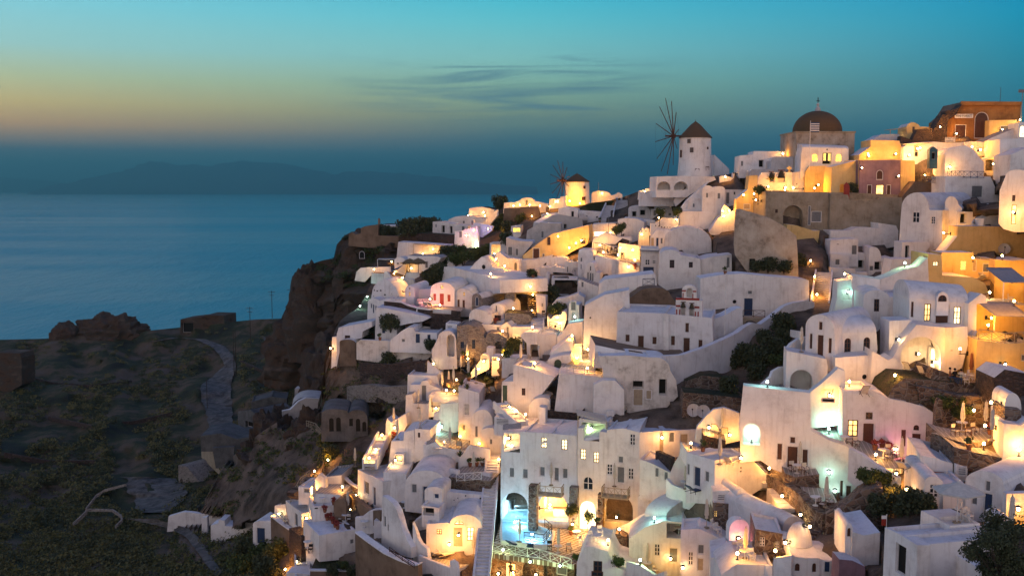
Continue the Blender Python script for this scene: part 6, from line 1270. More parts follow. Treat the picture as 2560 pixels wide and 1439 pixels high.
lamps("""
786 1186 260 o|bright garden lamp at the top of the cliff railing, lower left
783 1240 160 o|small lamp under the lookout room by the white table terrace
856 1226 260 o|lamp on the middle one of the lower left roof terraces
886 1271 260 o|starry lamp beside the flower box roof terrace
900 1235 120 o|little lamp on the dark lane by the blue roofed house
955 1096 160 o|upper lamp on the golden cliff edge steps
942 1120 160 o|middle lamp on the golden cliff edge steps
923 1154 200 o|lowest lamp on the golden cliff edge steps
992 1146 90 w|lamp in the small lit room under the slatted deck
990 1066 180 o|lamp at the foot of the upper lookout wall
1148 1330 420 o 0.8|strong lamp over the golden door of the cave house
1125 1355 220 o|lamp low in the sunlounger court
820 1158 130 y|yellow light in the bush at the foot of the wooden stair
713 1432 160 o|lamp by the gate pier at the bottom left
752 1400 220 o|lamp above the golden steps under the blue balcony
762 1290 200 o|lamp on the lit side of the tall white house
705 1280 160 o|lamp in the nook above the brown garden wall
1106 1060 104 c 1.2|turquoise light on the wall behind the plunge pool
1110 1112 260 o|lamp among the chairs of the round sun terrace
1150 1100 104 y|low yellow lamp by the agave on the round sun terrace
1200 1105 91 y|lamp beside the narrow shuttered bay
1247 1158 160 o|lamp high on the long straight staircase
1262 1112 200 w 0.8|lamp in the open loggia of the hotel
1276 1090 160 w 0.8|second lamp in the open loggia of the hotel, near its roof
1375 1272 700 o 1.6|lamp inside the hotel kitchen arch
1348 1262 300 w 1.2|lamp by the white counter in the hotel kitchen arch
1434 1305 260 o|lamp at the base of the pale cobbled buttress
1470 1296 500 w 1.0|lamp over the brightest door of the hotel
1546 1284 169 y 1.0|starry lamp inside the right hand hotel arch
1288 1272 420 b 0 110.3|blue underwater light in the pool cave
1330 1345 495 b|blue light at the front of the swimming pool
1298 1312 660 b|blue light in the middle of the swimming pool
1548 1334 220 o|starry lamp on the stone pier right of the pool terrace
1520 1362 200 w|step light on the small stairs beside the pool terrace
1258 1385 160 g|greenish light under the left end of the pool railing
1330 1398 160 g|greenish light under the middle of the pool railing
1404 1408 160 g|greenish light under the right end of the pool railing
1251 1428 220 o|uplight on the stone wall beneath the pool terrace
1287 1425 260 w|lamp at the doorway beneath the pool terrace
1345 1430 160 o|uplight between the arches beneath the pool terrace
1600 1412 220 g|green garden light in the lowest courtyard
1676 1390 117 y|lamp by the green door of the lowest courtyard
1636 1306 128 c 0.5|turquoise light in the small arched niche
1708 1412 110 o|candle lantern on the bottom stairs
1727 1120 200 o|lamp at the door of the white side house
1651 1090 220 o|lamp between two doors of the white side house
1270 1014 150 o|upper lamp on the orange hotel steps
1290 1036 150 o|middle lamp on the orange hotel steps
1314 1046 150 o|lowest lamp on the orange hotel steps
1482 1064 200 g 1.2|green light inside the roof loggia
1823 1083 240 o|lamp beside the deck chairs of the warm terrace
1770 1062 200 o 1.0|lamp at the back of the warm terrace
1853 1140 360 o|brightest starry lamp on the white parapet terrace
1923 1183 260 o|upper starry lamp of the stepped lane
1971 1238 260 o|second starry lamp down the stepped lane
2018 1285 220 o|third starry lamp down the stepped lane
2016 1304 120 o|fourth starry lamp down the stepped lane
2012 1320 120 o|lowest starry lamp of the stepped lane beside the vault gable
1842 1340 110 p|candle lamp in the pinkish arched niche
1976 1354 90 o|orange candle lamp on the lower lane steps
1938 1392 156 y|starry lamp above the bottom pergola
1843 1398 156 y|starry lamp left of the bottom blue roof
1879 1106 45 c 0 87.6|turquoise light in the tall arched niche
2072 1084 176 c 1.0|turquoise light on the wall above the hot tub
2071 1175 48 c|turquoise light under the little arched niche
2086 1222 72 c|underwater light in the plunge pool below the niche
2189 1150 240 o|starry lamp on the parapet by the climbing vine
2237 1118 120 p|candle lamp beside the flower trough
2237 1178 240 o|starry lamp at the end of the long parapet
2459 1124 130 y|lamp at the foot of the gate by the dining terrace
2491 1064 300 o 0.8|lamp among the flowers of the orange dining terrace
2547 1140 220 o|starry lamp at the right edge beside the stone terrace
2505 1006 360 o 0.8|lamp high on the stone back wall of the dining terrace
2430 1020 260 o 0.8|lamp behind the palms on the stone back wall
2533 1262 273 y 0.8|strong lamp on the yellow wall at the right edge
2286 1222 120 o|lamp in the passage beside the pink front
2237 951 260 o|starry lamp at the head of the planted stone bank
2123 966 240 o|starry lamp on the small deck chair terrace
2330 900 170 w 1.0|bright lamp inside the arched loggia
2290 880 60 w 1.0|second lamp in the left part of the arched loggia
2240 845 300 w 1.0|floodlight on the bright cream corner
2124 686 160 o|lamp at the foot of the fan shaped gate
2449 645 585 y 0.9|blazing porch lamp of the yellow upper rooms
2474 742 240 w|lamp on the steps beside the striped loungers
2118 728 40 c 0.6|turquoise light in the left lane arch
2262 668 160 g|greenish light on the curving stair parapet
2420 880 273 y 1.6|lamp behind the family dining table
2500 905 195 y 1.2|lamp beside the white twin windows
2465 790 273 y 1.4|lamp on the yellow garden wall behind the loungers
2530 700 234 y 1.4|lamp on the tall ochre wall
2042 745 620 o 0.9|blazing lamp at the head of the diagonal wall
2026 660 169 y 0.8|yellow lamp on the lane steps above the diagonal wall
2036 700 169 y 0.8|second yellow lamp on the lane steps
1918 968 88 c|underwater light in the glowing plunge pool
2072 985 200 o|lamp in the small open window of the bay terrace
1332 735 260 o|starry lamp at the head of the golden middle steps
1302 738 240 o|starry lamp left of the golden middle steps
1283 779 260 o|starry lamp in the stone planted terrace
1330 775 160 o|step light halfway down the golden middle steps
1394 792 240 o|lamp over the orange lit bench
1400 806 180 w|step light under the orange lit bench
1331 826 280 o|starry lamp above the blue porch roof
1256 836 280 o|starry lamp on the stone arch house
1284 848 280 o|lamp on the stone stair beside the yellow bush
1275 881 169 y|lamp in the yellow flowering bush
1257 895 260 o|right one of two garden lamps by the parasol lane
1247 896 200 o|left one of two garden lamps by the parasol lane
1443 892 208 y|bright lamp on the yellow pier
1430 848 700 o 1.5|wash light under the high cream wall
1470 870 360 w 1.0|wash light at the top of the cream steps
1437 800 104 c 0.9|pale turquoise light on the small chapel front
1337 918 320 o|lamp on the curved roof terrace
1468 930 169 y|lamp behind the white rails of the tower terrace
1227 692 260 w|step light beside the round window gable
1262 672 273 y 1.2|uplight on the orange curved wall
1240 655 195 y 1.2|second uplight on the orange curved wall, left end
1322 716 180 o|lamp on the cream court wall
1000 698 360 o|brightest stair lamp near the lumpy cave dwelling
1008 732 234 y 0.8|yellow lamp in the passage by the cave dwelling
1100 770 240 o|lamp on the floor before the red door
1080 745 200 p 1.2|soft lamp on the lounge wall by the red door
900 772 128 c|turquoise light in the cliff pool by the cave dwelling
918 748 128 c 0.8|turquoise light at the edge of the cave dwelling
979 660 195 y 0.8|yellow lantern column at the cliff edge
935 680 156 y 0.8|yellow lamp on the cliff edge wall
985 690 160 o|lamp below the blue tarpaulin
1030 670 104 y|lamp under the thatched parasols
1110 940 180 w|very bright lamp by the left lookout parasols
1141 958 220 o|lamp in the agave bed below the parasols
1198 920 260 o|lamp on the wedding like white table terrace
1170 905 220 o 0.8|lamp in the pointed fireplace arch
1212 900 220 o 0.8|lamp in the rounded fireplace arch
1087 906 169 y 0.8|golden lamp in the gate nook left of the parasol lane
1116 984 260 o|lamp under the slatted white deck
1092 1018 220 o|lamp in the room below the slatted deck
1145 975 160 w|second light among the slats of the white deck
833 868 160 o 0.8|lamp on the white pillar above the cliff
1172 538 220 o|starry lamp on the ridge end terrace
1168 588 120 p 1.0|pink light on the arched panels
1187 575 110 m 1.0|magenta light on the stair parapet
1222 572 110 v 1.0|violet light right of the magenta parapet
1192 604 110 w 0.8|white light at the foot of the pink terrace
1212 530 221 y 1.2|uplight on the yellow diagonal wall
1160 636 200 g|pale green light in the lit hedge
1195 628 200 g|second green light in the lit hedge
1229 634 240 o|step light in the white landing house
1085 622 320 o 1.0|lamp under the timber pergola
1058 634 104 y|lamp at the left post of the timber pergola
1255 592 156 y 0.8|yellow lamp beside the green lit shop box
1391 503 169 y 0.8|panel light of the yellow kiosk
1424 508 2200 y 0 226|strong yellow floodlight at the foot of the small windmill
1450 514 1300 y 0 226.5|second floodlight on the small windmill
1375 516 117 y|lamp at the corner of the yellow kiosk
1368 540 300 o 0.8|lamp inside the ridge cafe
1325 512 221 y 1.0|lamp on the curved gable ridge house
1285 514 169 y 1.0|lamp at the left end of the yellow ridge house
1330 540 104 y|lamp low on the rough tan bank
1526 582 240 o|starry lamp on the restaurant roof
1500 612 360 o 1.0|left lamp of the restaurant upper terrace
1550 618 360 o 1.0|right lamp of the restaurant upper terrace
1582 624 234 y 0.8|pendant lamp on the orange restaurant wall
1508 638 300 o|left table lantern of the lower restaurant terrace
1587 648 300 o|right table lantern of the lower restaurant terrace
1545 645 260 o|middle table lantern of the lower restaurant terrace
1572 666 260 o|lamp on the glowing parapet below the restaurant
1425 618 360 o 1.2|lamp at the low end of the tan house wall
1455 600 260 o 1.2|lamp under the tan house window
1647 551 169 y|yellow lamp under the round topped tree
1690 548 130 y|lamp on the planter terrace wall
1505 483 130 y|lamp on the rounded ridge roof
1612 478 220 o 0.8|lamp behind the dim blocks left of the windmill arches
1604 585 300 o 1.0|lamp on the rounded gate wall beside the bastion
1806 527 260 o|left lamp of the yellow pair by the lantern shrine
1822 526 260 o|right lamp of the yellow pair by the lantern shrine
1808 540 260 o|lowest lamp under the lantern shrine
1812 442 169 y 0.8|lamp on the stub walls right of the tall windmill
1838 432 130 y 0.8|second lamp on the pierced stub walls
1917 466 148 y 1.2|lamp beside the round church tree
1960 468 148 y 1.2|lamp under the bronze bells
2040 462 167 y 1.8|floodlight on the yellow stepped terrace wall
2010 470 113 y 1.8|second floodlight on the yellow stepped terrace wall
1905 500 195 y 1.0|lamp on the yellow stair house
1857 487 169 y 1.0|lamp at the left flight of the yellow stair house
1955 385 169 y 1.0|lamp on the pale two storey house
2168 390 338 y 0.8|bright wall lamp left of the golden house
2235 385 169 y 1.0|lamp on the golden flat roofed house
2240 440 156 y 1.4|lamp on the cream flank of the mauve house
2372 418 260 o|starry lamp in front of the rolling lump house
2270 388 320 w 0.8|lamp under the white awning below the rock wall
2290 372 260 o 0.8|second lamp under the white awning
2256 340 156 y 0.8|yellow lamp at the jagged rock wall
2377 582 325 y 0.9|blazing lamp on the lit tower bay
2478 410 208 y 0.9|lamp in the yellow square porch
2445 375 221 y 1.0|lamp on the block before the hilltop shop
2500 325 234 y 1.0|lamp in the porch room right of the hilltop shop
2385 335 260 o 1.2|lamp on the ochre hilltop shop front
2312 446 220 o|lamp below the blue stair box
2537 530 240 o 0.8|lamp beside the slim lit doorway at the right edge
2150 420 117 y 1.2|lamp on the wall above the mauve house
2036 478 596 y 0 167|floodlight before the yellow stepped terrace wall
1962 482 367 y 0 168.5|floodlight before the arched church court panel
1885 492 229 y 0 165|floodlight before the yellow stair house
2170 392 612 y 0 163|floodlight before the golden flat roofed house
2300 378 850 o 0 161|floodlight before the white awning house
2382 590 382 y 0 139|floodlight before the lit tower bay
2432 655 994 y 0 114.5|floodlight in the yellow porch court
2505 650 841 y 0 113|floodlight below the tall ochre wall
2400 885 382 y 0 92.5|floodlight beside the family dining table
2470 825 688 y 0 97|floodlight on the striped lounger terrace
2535 765 612 y 0 97|floodlight at the right edge garden wall
1440 615 476 o 0 175|floodlight under the long tan house wall
1395 598 272 o 0 176.5|floodlight at the left of the tan house wall
1300 518 535 y 0 229|floodlight before the curved gable ridge house
1350 520 382 y 0 228|floodlight at the right of the curved gable ridge house
2430 375 535 y 0 159|floodlight before the hilltop parapet block
2350 325 850 o 0 167|floodlight before the ochre shop door
1212 545 382 y 0 221|floodlight below the yellow diagonal wall
1262 680 535 y 0 172|floodlight before the orange curved wall
2545 300 220 w 0.8|lamp at the far right skyline arch
""")
# ===== furniture and plants: one of each kind is built, the rest are copies of it and its parts
DG = bpy.context.evaluated_depsgraph_get(); bpy.context.view_layer.update()
def floor_at(px, py):
    h = shoot(px, py)
    if h and h[1].z < .45:
        for k in range(1, 14):
            g_ = shoot(px, py + 2 * k)
            if g_ and g_[1].z > .6 and abs((g_[0] - h[0]).length) < 3.5: return g_[0], g_[1], g_[2]
        return h[0] + h[1] * .45 - Vector((0, 0, .25)), Vector((0, 0, 1)), h[2]
    return h
PROTO = {}
class Kind:
    def __init__(s, name, cat, group, parts): s.name, s.cat, s.group, s.parts, s.first = name, cat, group, parts, None
    def put(s, label, loc, rz=0, sc=1):
        M = Matrix.Translation(loc) @ Matrix.Rotation(rz, 4, 'Z') @ Matrix.Scale(sc, 4)
        if s.first is None:
            r = empty(s.name, label, s.cat, M, s.group); s.first = r
            for nm, me in s.parts: link(nm, me, r)
            return r
        r = s.first.copy(); COL.objects.link(r); r.matrix_world = M; r['label'] = label
        for ch in s.first.children:
            c = ch.copy(); COL.objects.link(c); c.parent = r
        return r
def B(fn, name, m, smooth=None, fix=True):
    b = MB(); fn(b); return (name, b.mesh(name, m, smooth, fix))
def spindle(b):
    n = 8; prof = [(.05, 2.62), (.10, 2.5), (.11, 2.2), (.15, 1.7), (.17, 1.25), (.10, 1.1), (.14, .92), (.02, .90)]
    m = len(prof); vs = []
    for i in range(16):
        a = i * math.pi / 8; k = 1.25 if i % 2 else .8
        vs += [(r * k * math.cos(a), r * k * math.sin(a), z) for r, z in prof]
    b.add(vs, [(i * m + j, ((i + 1) % 16) * m + j, ((i + 1) % 16) * m + j + 1, i * m + j + 1) for i in range(16) for j in range(m - 1)])
base = lambda b: b.lathe([(.02, .09), (.25, .08), (.28, 0), (.02, 0)], 12)
K_U = Kind('folded_parasol', 'parasol', 'folded parasols on the terraces', [B(lambda b: b.bar((0, 0, 0), (0, 0, 2.75), .035, 6), 'pole', 'pale'), B(spindle, 'canopy', 'cloth', 60), B(base, 'base', 'B')])
K_UO = Kind('folded_parasol', 'parasol', 'folded parasols on the terraces', [B(lambda b: b.bar((0, 0, 0), (0, 0, 2.75), .035, 6), 'pole', 'pale'), B(spindle, 'canopy', 'terra', 60), B(base, 'base', 'B')])
def opencan(b):
    n = 6; vs = [(0, 0, 2.75)] + [(1.65 * math.cos(i * math.pi / 3), 1.65 * math.sin(i * math.pi / 3), 2.15) for i in range(6)] + [(1.63 * math.cos(i * math.pi / 3), 1.63 * math.sin(i * math.pi / 3), 2.06) for i in range(6)]
    b.add(vs, [(0, 1 + i, 1 + (i + 1) % 6) for i in range(6)] + [(1 + i, 7 + i, 7 + (i + 1) % 6, 1 + (i + 1) % 6) for i in range(6)])
K_O = Kind('open_parasol', 'parasol', None, [B(lambda b: b.bar((0, 0, 0), (0, 0, 2.9), .04, 6), 'pole', 'white'), B(opencan, 'canopy', 'cloth'), B(base, 'base', 'B')])
def thatch(b):
    for k in range(60):
        a = k * math.pi / 30; r = random.uniform(1.3, 1.6); z = random.uniform(1.7, 1.95)
        b.add([(0, 0, 2.75), (r * math.cos(a - .09), r * math.sin(a - .09), z), (r * 1.03 * math.cos(a), r * 1.03 * math.sin(a), z - .12), (r * math.cos(a + .09), r * math.sin(a + .09), z)], [(0, 1, 2), (0, 2, 3)])
    b.lathe([(.02, 2.72), (.8, 2.4), (1.35, 2.0)], 20)
K_H = Kind('thatched_parasol', 'parasol', 'thatched parasols at the cliff edge', [B(lambda b: b.bar((0, 0, 0), (0, 0, 2.7), .06, 6), 'pole', 'bark'), B(thatch, 'thatch', 'straw', None, False)])
def tleg(b): b.bar((0, 0, 0), (0, 0, .71), .04, 6); b.lathe([(.02, .04), (.25, .03), (.26, 0)], 10)
K_T = Kind('round_table', 'table', 'small round tables on the terraces', [B(lambda b: b.lathe([(.01, .75), (.44, .75), (.45, .73), (.44, .71), (.01, .71)], 18), 'tabletop', 'white', 40), B(tleg, 'leg', 'white')])
K_TD = Kind('square_table', 'table', 'square dining tables on the terraces', [B(lambda b: b.box(-.5, .5, -.4, .4, .71, .75), 'tabletop', 'teal'), B(lambda b: [b.bar((x, y, 0), (x, y, .71), .03, 5) for x in (-.45, .45) for y in (-.35, .35)], 'frame', 'teal')])
def chairframe(b):
    for x in (-.22, .22): b.bar((x, -.22, 0), (x, -.22, .62), .025, 5); b.bar((x, .22, 0), (x, .26, .95), .025, 5); b.bar((x, -.22, .62), (x, .24, .62), .02, 5)
    b.bar((-.22, -.22, .1), (.22, .22, .42), .018, 5); b.bar((.22, -.22, .1), (-.22, .22, .42), .018, 5)
mkch = lambda fm, sm: [B(chairframe, 'frame', fm), B(lambda b: b.box(-.23, .23, -.24, .22, .43, .47), 'seat', sm), B(lambda b: b.box(-.23, .23, .22, .26, .62, .93), 'backrest', sm)]
K_C = Kind('terrace_chair', 'chair', 'folding chairs on the terraces', mkch('wood', 'cloth'))
K_CW = Kind('terrace_chair', 'chair', 'folding chairs on the terraces', mkch('white', 'white'))
K_CD = Kind('terrace_chair', 'chair', 'folding chairs on the terraces', mkch('iron', 'iron'))
def lounge(b): b.box(-.32, .32, -.95, .25, .28, .36); b.add([(-.32, .25, .28), (.32, .25, .28), (.32, .95, .85), (-.32, .95, .85), (-.32, .22, .36), (.32, .22, .36), (.32, .9, .92), (-.32, .9, .92)], [(0, 1, 2, 3), (4, 7, 6, 5), (0, 4, 5, 1), (1, 5, 6, 2), (2, 6, 7, 3), (3, 7, 4, 0)])
lfr = lambda b: [b.bar((x, y, 0), (x, y, .28), .03, 5) for x in (-.3, .3) for y in (-.85, .2)] + [b.bar((x, -.95, .27), (x, .9, .27), .03, 5) for x in (-.33, .33)]
K_L = Kind('sun_lounger', 'lounger', 'sunloungers on the terraces', [B(lfr, 'frame', 'pale'), B(lounge, 'mattress', 'cloth')])
K_LD = Kind('sun_lounger', 'lounger', 'sunloungers on the terraces', [B(lfr, 'frame', 'iron'), B(lounge, 'mattress', 'blue')])
def dchair(b): b.add([(-.28, -.5, .3), (.28, -.5, .3), (.28, .0, .22), (-.28, .0, .22), (.28, .55, .95), (-.28, .55, .95)], [(0, 1, 2, 3), (3, 2, 4, 5)])
def dframe(b):
    for x in (-.3, .3): b.bar((x, -.6, .32), (x, .5, 0), .025, 5); b.bar((x, -.45, 0), (x, .6, 1.0), .025, 5)
    b.bar((-.3, .6, 1.0), (.3, .6, 1.0), .025, 5); b.bar((-.3, -.6, .32), (.3, -.6, .32), .025, 5)
K_K = Kind('deck_chair', 'chair', 'deck chairs on the terraces', [B(dframe, 'frame', 'wood'), B(dchair, 'sling', 'cloth')])
def fol(r, n, s, zc, seed, sq=1):
    def f(b):
        random.seed(seed); lobes = [Vector((random.uniform(-.5, .5) * r, random.uniform(-.5, .5) * r, zc + random.uniform(-.35, .45) * r * sq)) for _ in range(9)]
        for c in lobes: leaves(b, c, r * random.uniform(.35, .62), n // 9, s, 1.0)
    return f
pot = lambda b: b.lathe([(.01, 0), (.16, 0), (.24, .38), (.26, .42), (.22, .42), (.01, .36)], 12)
K_P = Kind('potted_plant', 'plant', 'potted plants on the terraces', [B(pot, 'pot', 'terra', 40), B(fol(.42, 130, .09, .75, 3), 'foliage', 'leaf', None, False)])
K_PF = Kind('potted_plant', 'plant', 'potted plants on the terraces', [B(pot, 'pot', 'terra', 40), B(fol(.42, 130, .09, .65, 4), 'foliage', 'flower', None, False)])
K_B = Kind('shrub', 'shrub', 'shrubs between the houses', [B(fol(1.0, 1500, .10, .55, 5, .8), 'foliage', 'leafd', None, False), B(lambda b: [b.bar((0, 0, -.4), (random.uniform(-.5, .5), random.uniform(-.5, .5), .8), .04, 5, .01) for _ in range(6)], 'stem', 'bark')])
K_BG = Kind('shrub', 'shrub', 'shrubs between the houses', [B(fol(1.0, 1300, .10, .55, 6, .8), 'foliage', 'leaf', None, False), B(lambda b: [b.bar((0, 0, -.4), (random.uniform(-.5, .5), random.uniform(-.5, .5), .8), .04, 5, .01) for _ in range(6)], 'stem', 'bark')])
K_BY = Kind('shrub', 'shrub', 'shrubs between the houses', [B(fol(1.0, 1200, .11, .55, 8, .8), 'foliage', 'leafy', None, False), B(lambda b: [b.bar((0, 0, -.4), (random.uniform(-.5, .5), random.uniform(-.5, .5), .8), .04, 5, .01) for _ in range(6)], 'stem', 'bark')])
K_TR = Kind('small_tree', 'tree', 'small clipped trees in the town', [B(lambda b: [b.bar((0, 0, 0), (.05, 0, 1.5), .08, 6, .06), b.bar((.05, 0, 1.4), (-.4, .1, 2.3), .05, 5, .02), b.bar((.05, 0, 1.4), (.45, -.1, 2.4), .05, 5, .02)], 'trunk', 'bark'), B(fol(1.15, 1300, .11, 2.4, 9), 'crown', 'leaf', None, False)])
def agave(b):
    random.seed(2)
    for k in range(34):
        a = k * 2.4; l = random.uniform(.5, 1.0); el = random.uniform(.4, 1.3); d = Vector((math.cos(a) * math.cos(el), math.sin(a) * math.cos(el), math.sin(el))); s = Vector((-math.sin(a), math.cos(a), 0)) * .05
        b.add([d * .1 - s, d * .1 + s, d * l * .6 + s, d * l, d * l * .6 - s], [(0, 1, 2, 3, 4)])
K_A = Kind('agave', 'plant', 'spiky agaves in the beds', [B(agave, 'leaves', 'leaf', None, False), B(lambda b: b.lathe([(.01, .2), (.12, .1), (.14, 0)], 8), 'stem', 'bark')])
def dish(b): b.lathe([(.01, .05), (.25, .08), (.45, .16), (.56, .24), (.57, .23), (.45, .14), (.25, .06), (.01, .03)], 20)
K_D = Kind('satellite_dish', 'dish', 'satellite dishes on the roofs', [B(dish, 'reflector', 'G', 60), B(lambda b: [b.bar((0, 0, 0), (0, .55, -.5), .035, 6), b.bar((0, -.5, .2), (0, 0, .75), .018, 5), b.box(-.06, .06, -.06, .06, .7, .8)], 'mount', 'iron')])
def acb(b): b.box(-.42, .42, 0, .34, 0, .62)
K_AC = Kind('air_conditioner', 'air conditioner', None, [B(acb, 'case', 'white'), B(lambda b: b.lathe([(.01, 0), (.22, 0), (.23, .02)], 16), 'fan', 'iron')])
K_Q = Kind('sofa', 'sofa', None, [B(lambda b: b.box(-.9, .9, -.4, .4, .1, .42), 'seat', 'cloth'), B(lambda b: [b.box(-.9, -.02, .2, .42, .42, .85), b.box(.02, .9, .2, .42, .42, .85)], 'backrest', 'sail')])
K_G = Kind('serving_counter', 'counter', None, [B(lambda b: b.box(-.8, .8, -.35, .35, 0, .9), 'cabinet', 'W'), B(lambda b: b.box(-.86, .86, -.4, .4, .9, .97), 'worktop', 'pale')])
KS = {k[2:]: v for k, v in globals().items() if k.startswith('K_')}
